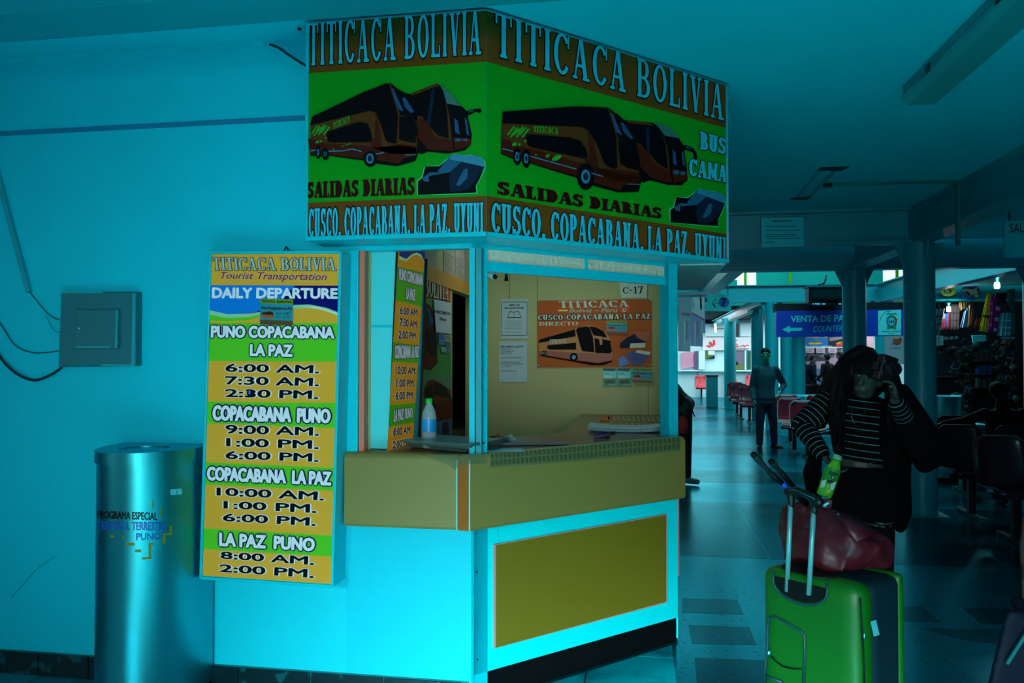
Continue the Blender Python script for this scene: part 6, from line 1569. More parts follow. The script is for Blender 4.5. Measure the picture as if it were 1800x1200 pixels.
fgx.build('handle_grip', su, DARK, .005)
nrm = (sp(0, -1, 0) - sp(0, 0, 0))
MB().tube([a - d_*.1 + nrm*.014 + Vector((0,0,.02)), a + d_*.3 + nrm*.015 + Vector((0,0,.032)), b + d_*.05 + nrm*.018 + Vector((0,0,.022)), b + d_*.25 + nrm*.012 + Vector((0,0,.01))], .0014, CHROME, 5).build('chrome_line', su)
# front grab handle, cord, stitching, zip, tag
FPL = (sp(0, -.002, 0), nrm.normalized())
def onf(px, py, off=.004): return PP(px, py, (FPL[0] + FPL[1] * off, FPL[1]))
tt = T(2.856, 1300, 780)
pts = [(125, 1200), (130, 1100), (140, 1040), (140, 930), (148, 875), (175, 866), (240, 900), (300, 935), (325, 960), (328, 1060), (322, 1200)]
MB().tube([onf(*tt(p)[0]) for p in pts], .0055, PIPE, 8).build('grab_handle', su)
MB().tube([onf(*tt(p)[0], .007) for p in [(150, 1050), (175, 1085), (215, 1115), (265, 1128), (310, 1130)]], .003, BLACK, 6).build('elastic_cord', su)
MB().ball(onf(*tt((148, 1050))[0], .008), (.009, .007, .012), CHROME, 12).build('cord_lock', su)
MB().tube([onf(*tt(p)[0], .006) for p in [(130, 1165), (165, 1180), (215, 1195)]], .006, PIPE, 6).build('strap', su)
SPL = (sp(w_, 0, 0) + (sp(1,0,0)-sp(0,0,0)).normalized() * .003, (sp(1, 0, 0) - sp(0, 0, 0)).normalized())
def ons(px, py, off=.003): return PP(px, py, (SPL[0] + SPL[1] * off, SPL[1]))
MB().tube([ons(1512, 1050), ons(1516, 1110), ons(1519, 1170), ons(1520, 1230)], .003, BLACK, 6).build('zip', su)
MB().ball(ons(1519, 1118, .005), (.004, .004, .012), CHROME, 8).build('zip_pull', su)
mb = MB(); mb.hexa([ons(1530, 1092), ons(1539, 1089), ons(1545, 1115), ons(1536, 1118)], SPL[1] * .002, mat('pale_blue_tag', (90, 215, 235), .7, .5)); mb.build('side_tag', su)
# maroon bag
mbg = thing('maroon_travel_bag', 'crumpled maroon travel bag lying on top of the green suitcase', 'bag', PD(1470, 960, 2.95))
MRN = mat('maroon_nylon', (100, 24, 38), .6, .38, noise=.06, nscale=6, bump=.3, bscale=10)
pts = [(1366, 905, 3.12), (1376, 888, 3.08), (1392, 876, 3.05), (1412, 884, 3.0), (1385, 940, 3.02), (1383, 985, 3.0), (1400, 980, 2.93), (1440, 890, 2.95), (1478, 900, 2.93), (1530, 928, 2.9), (1560, 942, 2.92), (1574, 958, 2.96),
       (1572, 1000, 2.92), (1568, 1018, 2.88), (1480, 1016, 2.80), (1520, 1014, 2.82), (1440, 1000, 2.88), (1500, 950, 2.78), (1545, 960, 2.82), (1420, 930, 2.93),
       (1400, 895, 3.2), (1450, 900, 3.25), (1530, 940, 3.2), (1560, 960, 3.15), (1400, 975, 3.2), (1550, 985, 3.15), (1470, 975, 3.25)]
bm = bmesh.new()
for x, y, d in pts:
    v = PD(x, y, d); v.z = max(v.z, H_ + .006); bm.verts.new(v - OFF[mbg.name])
bmesh.ops.convex_hull(bm, input=bm.verts); 
me = bpy.data.meshes.new('bag_body'); bm.to_mesh(me); bm.free()
ob = bpy.data.objects.new('bag_body', me); COL.objects.link(ob); ob.parent = mbg; OFF[ob.name] = OFF[mbg.name]
md = ob.modifiers.new('r', 'REMESH'); md.mode = 'VOXEL'; md.voxel_size = .008; md.use_smooth_shade = True
md = ob.modifiers.new('s', 'SMOOTH'); md.iterations = 6
tx = bpy.data.textures.new('folds', 'CLOUDS'); tx.noise_scale = .12; tx.noise_depth = 2
md = ob.modifiers.new('d', 'DISPLACE'); md.texture = tx; md.strength = .045; md.mid_level = .5
dg = bpy.context.evaluated_depsgraph_get(); me2 = bpy.data.meshes.new_from_object(ob.evaluated_get(dg)); ob.modifiers.clear(); ob.data = me2
me2.materials.clear(); me2.materials.append(MRN)
for p in me2.polygons: p.material_index = 0
zmin = H_ + .004 - OFF[mbg.name].z
for v in me2.vertices: v.co.z = max(v.co.z, zmin)
mb = MB(); mb.add([PD(1470, 906, 2.87), PD(1487, 901, 2.87), PD(1512, 935, 2.8), PD(1505, 952, 2.775), PD(1548, 936, 2.86), PD(1530, 925, 2.88)], [(0, 1, 2, 3), (1, 5, 4, 2), (2, 4, 3)], MRN, True); mb.build('loose_flap', mbg, solid=.004)
MB().tube([PD(1440, 890, 2.94), PD(1450, 880, 2.92), PD(1461, 879, 2.92), PD(1458, 892, 2.92)], .008, MRN, 8).build('carry_strap', mbg)
WL = mat('white_print', (110, 200, 205), 1.1, .5)
for q in ([(1446, 887), (1456, 882), (1458, 885), (1449, 890)], [(1471, 902), (1478, 904), (1479, 907), (1474, 907)]):
    mb = MB(); mb.hexa([PD(x, y, 2.9) for x, y in q], (0, .002, 0), WL); mb.build('white_label', mbg)
# trekking poles
for lab, a, b, c in (('black trekking pole with blue band, left one stuck in the maroon bag', (1325, 799, 2.9), (1352, 829, 2.93), (1424, 893, 3.0)), ('black trekking pole, right one stuck in the maroon bag', (1356, 811, 3.0), (1372, 829, 3.02), (1420, 885, 3.08))):
    a, b, c = PD(*a), PD(*b), PD(*c); t_ = thing('trekking_pole', lab, 'trekking pole', c)
    MB().tube([a, a.lerp(b, .25), a.lerp(b, .8), b], [.011, .013, .0085, .011], mat('grip_foam', (14, 32, 40), 1.1, .7), 12).build('grip', t_)
    MB().tube([b, b.lerp(c, .45)], .0105, BLACK, 12).build('upper_section', t_); MB().tube([b.lerp(c, .45), c], .0085, DARK, 12).build('shaft', t_)
    MB().ball(a, .0125, BLACK, 10).build('cap', t_)
    if 'blue' in lab: MB().tube([b.lerp(c, .3), b.lerp(c, .55)], .0115, mat('pole_blue_band', (10, 80, 190), 1.2, .4), 12).build('blue_band', t_)
# navy suitcase, lower right
ns = thing('navy_suitcase', 'dark navy suitcase leaning at the lower right corner', 'suitcase', PD(1810, 1200, 2.6))
NVY = mat('navy_nylon', (3, 18, 40), .6, .6, spec=.15, bump=.2, bscale=20)
def hullobj(name, par, pts, m, vox=.012, it=5):
    bm = bmesh.new(); off = OFF[par.name]
    for v in pts: bm.verts.new(v - off)
    bmesh.ops.convex_hull(bm, input=bm.verts); me = bpy.data.meshes.new(name); bm.to_mesh(me); bm.free()
    ob = bpy.data.objects.new(name, me); COL.objects.link(ob); ob.parent = par; OFF[ob.name] = off
    md = ob.modifiers.new('r', 'REMESH'); md.mode = 'VOXEL'; md.voxel_size = vox; md.use_smooth_shade = True
    md = ob.modifiers.new('s', 'SMOOTH'); md.iterations = it
    dg = bpy.context.evaluated_depsgraph_get(); me2 = bpy.data.meshes.new_from_object(ob.evaluated_get(dg)); ob.modifiers.clear(); ob.data = me2
    me2.materials.clear(); me2.materials.append(m)
    for p in me2.polygons: p.material_index = 0
    return ob
P = [(1724, 1342, 2.6), (1735, 1200, 2.6), (1765, 1078, 2.6), (1777, 1070, 2.6), (1900, 1100, 2.55), (1900, 1342, 2.6), (1745, 1290, 2.85), (1790, 1060, 2.85), (1900, 1070, 2.85), (1900, 1285, 2.85)]
def fl0(v): v.z = max(v.z, .01); return v
hullobj('body', ns, [fl0(PD(*p)) for p in P], NVY)
hullobj('front_pocket', ns, [fl0(PD(*p)) for p in ((1772, 1052, 2.72), (1790, 1048, 2.7), (1830, 1060, 2.7), (1800, 1110, 2.62), (1830, 1130, 2.6), (1790, 1050, 2.9), (1850, 1060, 2.9))], NVY, .01)
MB().bar(PD(1769, 1166, 2.575), PD(1806, 1108, 2.565), .012, .01, mat('silver_trim', (50, 140, 145), .5, .4, metal=.6)).build('silver_trim', ns)
bb = thing('brown_bag', 'rust-brown bag cut by the right edge above the navy suitcase', 'bag', PD(1830, 1045, 3.0))
hullobj('body', bb, [PD(*p) for p in ((1791, 960, 2.72), (1796, 905, 2.72), (1870, 890, 2.72), (1870, 1070, 2.70), (1797, 1062, 2.70), (1794, 1000, 2.84), (1870, 1056, 2.86), (1802, 1050, 2.86), (1802, 915, 2.86), (1870, 890, 2.86))], mat('rust_canvas', (62, 24, 10), .6, .7))
MB().tube([PD(1812, 905, 2.78), PD(1815, 870, 2.78), PD(1840, 862, 2.78), PD(1856, 895, 2.78)], .008, MATS['rust_canvas'], 8).build('handle', bb)
# ------------------------------------------------------------------ souvenir stall on the right
struct('ceiling_stall', MB().box((5.45, 10.5, 2.93), (9.4, 16.8, 2.99), mat('pale_stall_ceiling', (70, 150, 155), 1.3, .6)))
stall = thing('souvenir_stall', 'dark souvenir stall with shelves and glass case beyond the thick column', 'stall', (7.4, 19.5, 0))
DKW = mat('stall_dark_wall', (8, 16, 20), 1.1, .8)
YS = 20.2
a_, b_ = PY(1600, 600, YS), PY(1815, 600, YS)
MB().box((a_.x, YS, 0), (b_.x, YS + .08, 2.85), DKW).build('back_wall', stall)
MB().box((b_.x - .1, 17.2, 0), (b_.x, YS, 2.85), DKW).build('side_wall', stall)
SHM = mat('stall_shelf', (45, 75, 80), 1.2, .5)
for py in (632.5, 657, 681):
    mb = MB(); px_prism(mb, [(1718, py), (1746, py), (1746, py + 1.4), (1718, py + 1.4)], planeY(YS - .35), .34, SHM); mb.build('shelf', stall)
for q in ([(1634, 627), (1690, 627), (1690, 628), (1634, 628)], [(1634, 660), (1690, 660), (1690, 661), (1634, 661)], [(1634, 627), (1635, 627), (1635, 661), (1634, 661)]):
    mb = MB(); px_prism(mb, q, planeY(18.4), .03, mat('case_frame', (45, 60, 60), 1.2, .4)); mb.build('case_frame', stall)
mb = MB(); px_prism(mb, [(1634, 627), (1690, 627), (1690, 661), (1634, 661)], planeY(18.45), .02, mat('case_glass', (60, 120, 130), 1, .05, alpha=.15)); mb.build('case_glass', stall)
mb = MB(); px_prism(mb, [(1632, 662), (1692, 662), (1692, 735), (1632, 735)], planeY(18.5), .4, DKW); mb.build('counter', stall)
def cloth(name, label, quad, y, m, stripes=(), wav=3, art=None, cat='textile', group='textiles hanging in the stall'):
    pl = planeY(y); q = [PP(px, py, pl) for px, py in quad]; t = thing(name, label, cat, (q[0] + q[1]) / 2, group)
    def sheetm(u0, u1, v0, v1, mm, off):
        mb = MB(); n, k = 10, 6; V = []
        for j in range(k + 1):
            for i in range(n + 1):
                u = u0 + (u1-u0) * i / n; v = v0 + (v1-v0) * j / k
                p = (q[0]*(1-u) + q[1]*u)*(1-v) + (q[3]*(1-u) + q[2]*u)*v
                V.append(p + Vector((0, .03 * math.sin(u * wav * 6.28) * (.4 + .6*v) - off, 0)))
        mb.add(V, [(j*(n+1)+i, j*(n+1)+i+1, (j+1)*(n+1)+i+1, (j+1)*(n+1)+i) for j in range(k) for i in range(n)], mm, True); return mb
    sheetm(0, 1, 0, 1, m, 0).build('cloth', t, solid=.01)
    for u0, u1, v0, v1, mm in stripes: sheetm(u0, u1, v0, v1, mm, .012).build('stripe', t)
    c_ = (q[0] + q[1]) / 2
    if c_.z < 2.64: MB().tube([c_ - Vector((0, 0, .02)), Vector((c_.x, min(max(c_.y, 16.92), 17.08), 2.665))], .005, BLACK, 5).build('hanger', t)
    if art: ar = Art(planeY(y - .045)); art(ar); ar.build('print', t)
    return t
t8 = T(8.571, 1620, 500)
def TM(n, c, g=1.5): return mat('textile_' + n, c, g, .8, noise=.15, nscale=14)
PLD = TM('plaid', (55, 95, 105)); PLD2 = TM('plaid_dark', (15, 35, 60)); CYN = TM('cyan_plaid', (30, 140, 160)); CY2 = TM('cyan_light', (110, 190, 200))
cloth('hanging_towel', 'lime green hanging cloth at the left end of the stall', t8((96, 345), (132, 345), (150, 600), (118, 630)), 16.9, TM('lime', (130, 190, 60)))
cloth('hanging_towel', 'red cloth with white flower ring at the left end of the stall', t8((132, 345), (205, 345), (180, 480), (148, 560)), 17.0, TM('red', (200, 40, 40)), art=lambda ar: [ar.ell(*t8((160, 440))[0], 1.6, 2.2, PTW, 0), ar.ell(*t8((160, 440))[0], .8, 1.1, TM('red', (200, 40, 40)), 1)])
cloth('hanging_towel', 'magenta cloth edge low at the left end of the stall', t8((78, 460), (108, 470), (118, 690), (80, 740)), 17.0, TM('magenta', (120, 30, 100)))
cloth('plaid_shawl', 'grey plaid shawl hanging slanting at the left of the stall', t8((215, 370), (345, 360), (270, 770), (100, 790)), 16.8, PLD, [(.3, .36, 0, 1, PLD2), (.55, .66, 0, 1, PLD2), (0, 1, .25, .3, PLD2), (0, 1, .55, .6, PLD2), (0, 1, .8, .84, PLD2)])
cloth('plaid_shawl', 'folded grey plaid cloth lying out to the right of the exchange notice', t8((325, 790), (550, 780), (550, 820), (330, 840)), 16.9, PLD, [(.3, .4, 0, 1, PLD2), (.7, .78, 0, 1, PLD2)])
cloth('flag_cloth', 'white, red and blue flag-like cloth below the left bulb', t8((325, 440), (420, 430), (410, 680), (300, 690)), 17.1, TM('crimson', (130, 30, 45)), [(.35, .8, 0, .8, TM('blue', (50, 90, 160))), (0, .3, 0, .3, TM('white', (150, 160, 165)))])
cloth('green_pouch', 'dark green cloth beside the flag-like cloth', t8((245, 590), (300, 600), (310, 700), (245, 690)), 17.05, TM('green', (15, 70, 35)))
cloth('woven_bag', 'brown mauve woven blanket right of the left bulb', t8((440, 300), (580, 300), (560, 680), (420, 690)), 17.2, TM('mauve', (85, 75, 75)), [(0, 1, .3, .36, TM('mauve2', (60, 50, 50))), (0, 1, .6, .64, TM('mauve2', (60, 50, 50)))])
cloth('hanging_cape', 'gold brown fringed cape in the middle of the stall', t8((565, 262), (690, 262), (670, 350), (590, 395)), 16.9, TM('gold', (130, 105, 55)))
cloth('striped_scarf', 'bright blue and white striped scarf in the middle of the stall', t8((640, 420), (730, 300), (700, 640), (580, 650)), 16.85, TM('sky', (50, 130, 190)), [(0, .3, 0, 1, TM('white', (150, 160, 165))), (.65, 1, 0, 1, TM('cream', (160, 140, 100)))])
cloth('hanging_cape', 'rust brown tasselled cape right of the striped scarf', t8((710, 270), (790, 265), (760, 640), (700, 620)), 17.0, TM('rust', (95, 50, 25)))
cloth('hanging_cape', 'orange and brown patterned cloth left of the yellow cloth', t8((820, 520), (930, 510), (890, 640), (790, 650)), 17.1, TM('orange', (130, 55, 20)))
cloth('hanging_towel', 'yellow hanging cloth with a dark band', t8((985, 140), (1050, 135), (1010, 725), (870, 700)), 16.8, TM('yellow', (165, 165, 0)), [(0, 1, .56, .63, TM('dark', (25, 45, 45)))], cat='towel')
def stars(ar):
    for cx, cy, r in ((1055, 290, 22), (1150, 360, 52), (1050, 430, 30), (1130, 520, 48), (1035, 610, 26), (1110, 680, 40), (1100, 180, 14)):
        (x, y) = t8((cx, cy))[0]; P_ = []
        for i in range(10):
            a = math.pi * (i / 5 - .5); rr_ = r / 8.571 * (1 if i % 2 == 0 else .42); P_.append((x + rr_*math.cos(a), y + rr_*math.sin(a)))
        ar.poly(P_, mat('star_white', (170, 160, 170), 1.5, .6), 0)
cloth('star_blanket', 'magenta blanket with white stars hanging in the stall', t8((1050, 145), (1200, 150), (1150, 720), (1000, 720)), 16.7, TM('star', (125, 15, 100)), art=stars, cat='blanket')
cloth('plaid_shawl', 'bright cyan plaid shawl hanging at the right end of the stall', t8((1185, 430), (1345, 425), (1335, 780), (1145, 770)), 16.7, CYN, [(.15, .3, 0, 1, CY2), (.55, .65, 0, 1, CY2), (0, 1, .3, .36, CY2), (0, 1, .6, .66, CY2), (0, 1, .85, .9, CY2)])
cloth('plaid_shawl', 'lower cyan plaid shawl end under the bright one', t8((1200, 785), (1400, 785), (1400, 825), (1200, 822)), 16.8, CYN, [(0, 1, .4, .6, CY2)])
cloth('hanging_cape', 'grey green fur-like cape at the upper right of the stall', t8((1290, 80), (1400, 60), (1400, 430), (1300, 300)), 16.9, TM('sage', (45, 80, 80)))
cloth('black_dress', 'black garment with a pale neckline edge in front of the star blanket', t8((1120, 130), (1280, 120), (1270, 300), (1130, 280)), 16.6, TM('black', (16, 10, 20)))
cloth('hanging_towel', 'teal cloth at the far right of the stall beside the plaid shawl', t8((1350, 440), (1410, 430), (1400, 750), (1340, 740)), 16.9, TM('teal', (20, 100, 110)))
o = thing('plastic_package', 'pale cyan plastic package hanging at the middle of the stall', 'package', PY(1722, 595, 16.7))
q = t8((765, 765), (970, 755), (980, 850), (780, 875)); mb = MB(); px_prism(mb, q, planeY(16.65), .06, mat('package_cyan', (70, 185, 195), 1.4, .25)); mb.build('package', o, bevel=.01)
MB().tube([PY(1722, 590, 16.68), Vector((PY(1722, 590, 16.68).x, 16.93, 2.665))], .006, BLACK, 5).build('string', o)
sheet('exchange_notice', 'small white notice listing currencies bought, left side of the stall', 'notice', planeY(16.6), t8((105, 770), (325, 770), (325, 912), (105, 915)), mat('notice_board', (110, 165, 165), 1.4, .6),
    lambda ar: [ar.text(s_, t8((118, y), (118 + w, y), (118 + w, y + 19), (118, y + 19)), INK, 1, None, 0, .03) for s_, y, w in (('SE COMPRA', 784, 180), ('DOLARES', 809, 165), ('EUROS', 834, 155), ('BOLIVIANOS', 859, 188), ('PESOS', 884, 150))], .004, .001)
en_ = [o for o in S.objects if o.name.startswith('exchange_notice')][0]; q_ = PY(1644, 591, 16.6); MB().tube([q_ + Vector((0, 0, -.02)), Vector((q_.x, 16.93, 2.665))], .005, BLACK, 5).build('string', en_)
# fish plaques on the beam
o = thing('oval_plaque', 'yellow green oval plaque on the beam over the stall, left one', 'plaque', PY(1667, 511, 16.88))
ar = Art(planeY(16.88)); YGN = mat('plaque_yellow', (125, 150, 60), 1.2, .5); ar.ell(*t8((405, 97))[0], 13.3, 8.8, YGN, 0)
for k in range(14):
    a = k * 2.4; r_ = .3 + .6 * ((k * 7) % 5) / 5; ar.ell(1667.2 + 11 * r_ * math.cos(a), 511.3 + 7 * r_ * math.sin(a), 1.7, 1, mat('plaque_green', (10, 80, 60), 1.2, .5), 1, k * 30)
ar.ell(*t8((405, 50))[0], 3.2, 3, BLACK, 2); ar.build('picture', o)
MB().hexa([PY(1667.2 + 13.6*math.cos(a), 511.3 + 9.1*math.sin(a), 16.883) for a in [2*math.pi*i/24 for i in range(24)]], (0, .02, 0), YGN).build('board', o)
o = thing('oval_plaque', 'blue oval plaque with a leaping fish on the beam over the stall, right one', 'plaque', PY(1706, 513, 16.88))
NVB = mat('plaque_blue', (0, 60, 110), 1.2, .5)
MB().hexa([PY(1706.5 + 16.5*math.cos(a), 513 + 14.5*math.sin(a), 16.883) for a in [2*math.pi*i/24 for i in range(24)]], (0, .02, 0), NVB).build('board', o)
ar = Art(planeY(16.88)); ar.poly(t8((610, 80), (660, 60), (740, 70), (780, 80), (820, 40), (860, 35), (830, 80), (850, 140), (760, 150), (720, 185), (680, 140), (615, 100)), mat('plaque_fish', (120, 140, 110), 1.2, .5), 0); ar.poly(t8((640, 100), (700, 105), (740, 150), (720, 180), (690, 145)), BLACK, 1); ar.ell(*t8((825, 168))[0], 4.2, 2.4, YGN, 1); ar.build('picture', o)
# bulbs
def bulb(label, px, py, y, zc, pw):
    p = PY(px, py, y); t = thing('light_bulb', label, 'bulb', p)
    MB().lathe(p, [(.0, -.06), (.038, -.052), (.042, -.02), (.04, .03), (.028, .05)], mat('bulb_glow', (250, 255, 255), 1, .5, emit=8), 18).build('bulb', t)
    MB().lathe(p, [(.032, .05), (.034, .11), (.05, .115), (.05, .13), (0, .13)], STEEL, 16).build('socket', t)
    if zc > p.z + .14: MB().tube([p + Vector((0, 0, .12)), Vector((p.x, p.y, zc))], .006, BLACK, 6).build('cord', t)
    d = bpy.data.lights.new('bulb_light', 'POINT'); d.energy = pw; d.shadow_soft_size = .07; d.specular_factor = .1; d.color = (.95, 1, 1)
    l_ = bpy.data.objects.new('bulb_light', d); COL.objects.link(l_); l_.parent = t; l_.location = (0, -.12, -.02); return t
bulb('glowing bulb under the beam at the left of the stall', 1667.5, 543, 16.95, 2.66, 9)
bulb('glowing bulb near the ceiling at the right of the stall', 1752.5, 501, 13.6, 2.93, 9)
cf = thing('lamp_fitting', 'bare metal lamp rail on the stall ceiling behind the right bulb', 'lamp', PY(1725, 487, 14.4))
MB().bar(PY(1697, 494, 15.4), PY(1757, 481, 14.2), .08, .05, mat('old_fitting', (80, 110, 110), 1.2, .5)).build('rail', cf)
for k in range(7): p = PY(1697, 494, 15.4).lerp(PY(1757, 481, 14.2), .1 + k * .13); MB().box((p.x - .03, p.y - .06, p.z - .05), (p.x + .03, p.y + .06, p.z - .02), DARK).build('clip', cf)
# heaps of small woollen goods and boxed goods
cols = [(150, 175, 170), (30, 70, 80), (90, 30, 30), (40, 90, 60), (70, 50, 90), (130, 90, 30), (15, 50, 55), (110, 160, 160), (60, 25, 45), (35, 60, 110), (95, 100, 60), (20, 30, 35)]
rnd = random.Random(11)
wm = [mat('wool_%d' % i, (c[0]*.75, c[1]*.85, c[2]*.85), .8, .85) for i, c in enumerate(cols)]
proto = []
WN = ['pale grey', 'teal', 'red', 'green', 'violet', 'ochre', 'dark teal', 'light cyan', 'wine', 'blue', 'olive', 'black']
for i, m in enumerate(wm):
    t = thing('woollen_hat', 'small %s woollen hat in the dim heap of the stall' % WN[i], 'hat', (0, 0, 0), '%s woollen hats heaped in the stall' % WN[i])
    mb = MB().ball((0, 0, 0), (.062, .05, .05), m, 10).lathe((0, 0, 0), [(.06, -.03), (.07, -.035), (.068, -.05), (.05, -.052)], wm[(i + 3) % len(wm)], 10); mb.build('crown', t)
    MB().ball((0, 0, .055), .02, wm[(i + 5) % len(wm)], 8).build('pompom', t); proto.append(t)
spots = []
def fill(x0, x1, y0, y1, n, sh=0):
    for k in range(n): 
        v = rnd.random(); y = y0 + (y1 - y0) * v; spots.append((x0 + (x1 - x0) * rnd.random() - sh * v, y))
fill(1690, 1717, 600, 735, 62, 14); fill(1672, 1700, 640, 735, 34); fill(1747, 1787, 600, 702, 56); fill(1636, 1680, 608, 625, 10)
for k, (x, y) in enumerate(spots):
    p = PY(x, y, 17.9 + rnd.random() * .8)
    if k < len(proto): t = proto[k]; t.location = p
    else: t = dup(proto[k % len(proto)], p)
    t.rotation_euler = (rnd.uniform(-1.2, 1.2), rnd.uniform(-1.2, 1.2), rnd.uniform(0, 6)); s_ = rnd.uniform(.7, 1.35); t.scale = (s_, s_, s_)
gd = [mat('box_goods_%d' % i, c, 1.3, .5) for i, c in enumerate(((60, 35, 20), (20, 60, 150), (70, 90, 85), (30, 50, 55)))]
k = 0
for row, py in enumerate((632, 656.5, 680.5)):
    for j in range(5):
        x = 1720.5 + j * 5.1; a = PY(x, py, YS - .3); h = .12 + .12 * rnd.random(); m = gd[(0, 1, 2)[row] if j % 2 == 0 else 3]
        t = thing('boxed_souvenir', ['brown boxed souvenir on the top shelf of the stall', 'bright blue boxed souvenir on the middle shelf of the stall', 'grey boxed souvenir on the bottom shelf of the stall'][row], 'box', a, ['boxes on the top stall shelf', 'boxes on the middle stall shelf', 'boxes on the bottom stall shelf'][row])
        MB().box((a.x - .03, a.y, a.z + .001), (a.x + .03, a.y + .12, a.z + h), m).build('box', t); MB().box((a.x - .032, a.y - .002, a.z + h), (a.x + .032, a.y + .122, a.z + h + .015), gd[3]).build('lid', t)

# ------------------------------------------------------------------ hanging blue banners beside the booth
bt_ = T(10, 1190, 480)
def photo_banner(name, label, quad, y, base, strips):
    pl = planeY(y); q = [PP(*p, pl) for p in quad]; t = thing(name, label, 'banner', (q[0] + q[1]) / 2, 'banners hanging by the booth')
    MB().hexa(q, (0, .006, 0), base).build('sheet', t)
    ar = Art(pl)
    for s_, m in strips: ar.poly(s_, m, 1)
    ar.build('print', t); return t
BNB = mat('banner_blue', (0, 95, 140), 2.6, .4); BNT = mat('banner_teal', (0, 110, 125), 2.4, .4); BNW = mat('banner_pale', (90, 160, 170), 2.2, .4); BNN = mat('banner_navy', (0, 45, 95), 2.2, .4); BNR = mat('banner_rock', (95, 115, 125), 2, .5)
rn = random.Random(5)
def drips(x0, x1, y0, y1, n):
    out = []
    for i in range(n):
        x = x0 + (x1 - x0) * (i + .3 * rn.random()) / n; w = (x1 - x0) / n * .75; h = rn.uniform(.5, 1)
        out.append((bt_((x, y0 + 60 * rn.random()), (x + w * .5, y0), (x + w, y0 + 60 * rn.random()), (x + w * .9, y0 + (y1 - y0) * h), (x + w * .5, y0 + (y1-y0) * min(1, h + .15)), (x + w * .1, y0 + (y1-y0)*h)), (BNB, BNT, BNW, BNR, BNN)[i % 5]))
    return out
photo_banner('photo_banner', 'blue photo banner hanging right beside the booth edge, nearer one', bt_((20, 420), (250, 420), (235, 1380), (20, 1370)), 5.9, BNT, drips(70, 240, 820, 1330, 7) + [(bt_((80, 690), (240, 700), (240, 760), (80, 740)), BNN)])
photo_banner('photo_banner', 'blue and white photo banner hanging behind the nearer one by the booth', bt_((240, 420), (490, 400), (500, 1050), (455, 1055), (450, 1290), (240, 1280)), 6.1, BNB, [(bt_((258, 430), (480, 400), (485, 800), (262, 680)), BNW), (bt_((262, 690), (485, 800), (485, 840), (262, 730)), BNN)] + drips(260, 450, 830, 1270, 8) + [(bt_((400, 430), (430, 420), (440, 640), (410, 640)), BNN), (bt_((280, 500), (290, 500), (290, 620), (280, 600)), BNN)])
o = MB().box((XR + .02, 5.86, ZB - .03), (PY(1240, 519, 6.12).x, 6.14, ZB - .012), TEALS).build('banner_rail'); tag(o, 'teal rail holding the two blue banners beside the booth', 'rail')
MB().box((XR + .003, 5.7, ZB - .03), (XR + .03, 6.14, ZB - .01), TEALS).build('arm', o) if False else None

# ------------------------------------------------------------------ far ticket stalls
fw = planeY(29.96); f2 = T(9.233, 1190, 590)
fo = thing('far_ticket_office', 'white ticket office front across the far end of the hall', 'stall', (4, 29.9, 0))
WP = mat('far_white_panel', (205, 245, 250), 1.0, .4)
a_ = PY(1190, 650, 29.9); b_ = PY(1345, 650, 29.9)
zq = PY(1300, 650, 29.9).z
MB().box((a_.x, 29.72, zq - .05), (b_.x, 29.95, zq), WP).build('ledge', fo)
for xx_ in (1230, 1275, 1320):
    p = PY(xx_, 660, 29.9); MB().box((p.x - .02, 29.8, 0), (p.x + .02, 29.95, zq - .06), mat('far_joint', (120, 190, 200), 1, .5)).build('panel_joint', fo)
def panel(nm, q, m, th=.03, y=29.93, f=f2):
    mb = MB(); px_prism(mb, f(*q) if f else q, planeY(y - th), th, m); return mb.build(nm, fo)
panel('poster', [(65, 275), (250, 255), (275, 500), (75, 545)], mat('pink_poster', (200, 150, 175), 1.1, .5)); panel('window_frame', [(275, 250), (345, 245), (350, 545), (275, 548)], mat('mauve_pane', (120, 90, 130), 1.1, .4)); panel('window_post', [(330, 245), (350, 245), (352, 548), (335, 548)], TEALD, .05)
panel('pillar', [(355, 240), (455, 240), (455, 548), (355, 548)], WP, .25)
panel('window_pane', [(460, 240), (612, 240), (612, 370), (460, 375)], mat('olive_pane', (95, 120, 60), 1.1, .3)); panel('paper', [(505, 240), (612, 240), (612, 310), (507, 308)], WP, .05); panel('dark_sheet', [(500, 365), (612, 325), (612, 368)], BLACK, .05)
panel('window_pane', [(860, 245), (1100, 245), (1100, 548), (860, 548)], mat('grey_pane', (110, 110, 130), 1.1, .3)); panel('window_pane', [(860, 460), (1000, 460), (1095, 480), (1095, 548), (860, 548)], mat('olive_pane', (95, 120, 60), 1.1, .3), .04)
panel('dark_sheet', [(862, 375), (930, 375), (1000, 450), (960, 480), (865, 455)], BLACK, .06); panel('window_post', [(1100, 240), (1122, 240), (1122, 550), (1100, 550)], WP, .08); panel('window_post', [(1122, 245), (1140, 245), (1140, 548), (1122, 548)], TEALD, .06); panel('window_pane', [(1140, 245), (1200, 245), (1200, 548), (1140, 548)], mat('green_pane', (40, 90, 70), 1.1, .3))
panel('sign_board', [(420, 30), (1200, 20), (1200, 232), (420, 236)], mat('far_sign_white', (225, 232, 240), 1.0, .4), .08)
f1 = T(10, 1190, 480)
panel('upper_panel', [(500, 900), (1310, 880), (1310, 1110), (500, 1110)], WP, .05, f=f1); panel('dark_poster', [(925, 880), (1090, 885), (1090, 1115), (930, 1115)], mat('far_dark_poster', (5, 20, 35), 1, .3), .1, f=f1); panel('window_post', [(1090, 885), (1112, 885), (1112, 1120), (1090, 1120)], TEALS, .1, f=f1)
ar = Art(planeY(29.84)); RDP = mat('far_red', (215, 60, 60), 1.1, .5)
ar.ell(*f2((555, 135))[0], 2.6, 5.6, RDP, 1, -38); ar.ell(*f2((515, 170))[0], 4.2, 2, RDP, 1, 15); ar.ell(*f2((602, 110))[0], 2, 5.5, RDP, 1, -5)
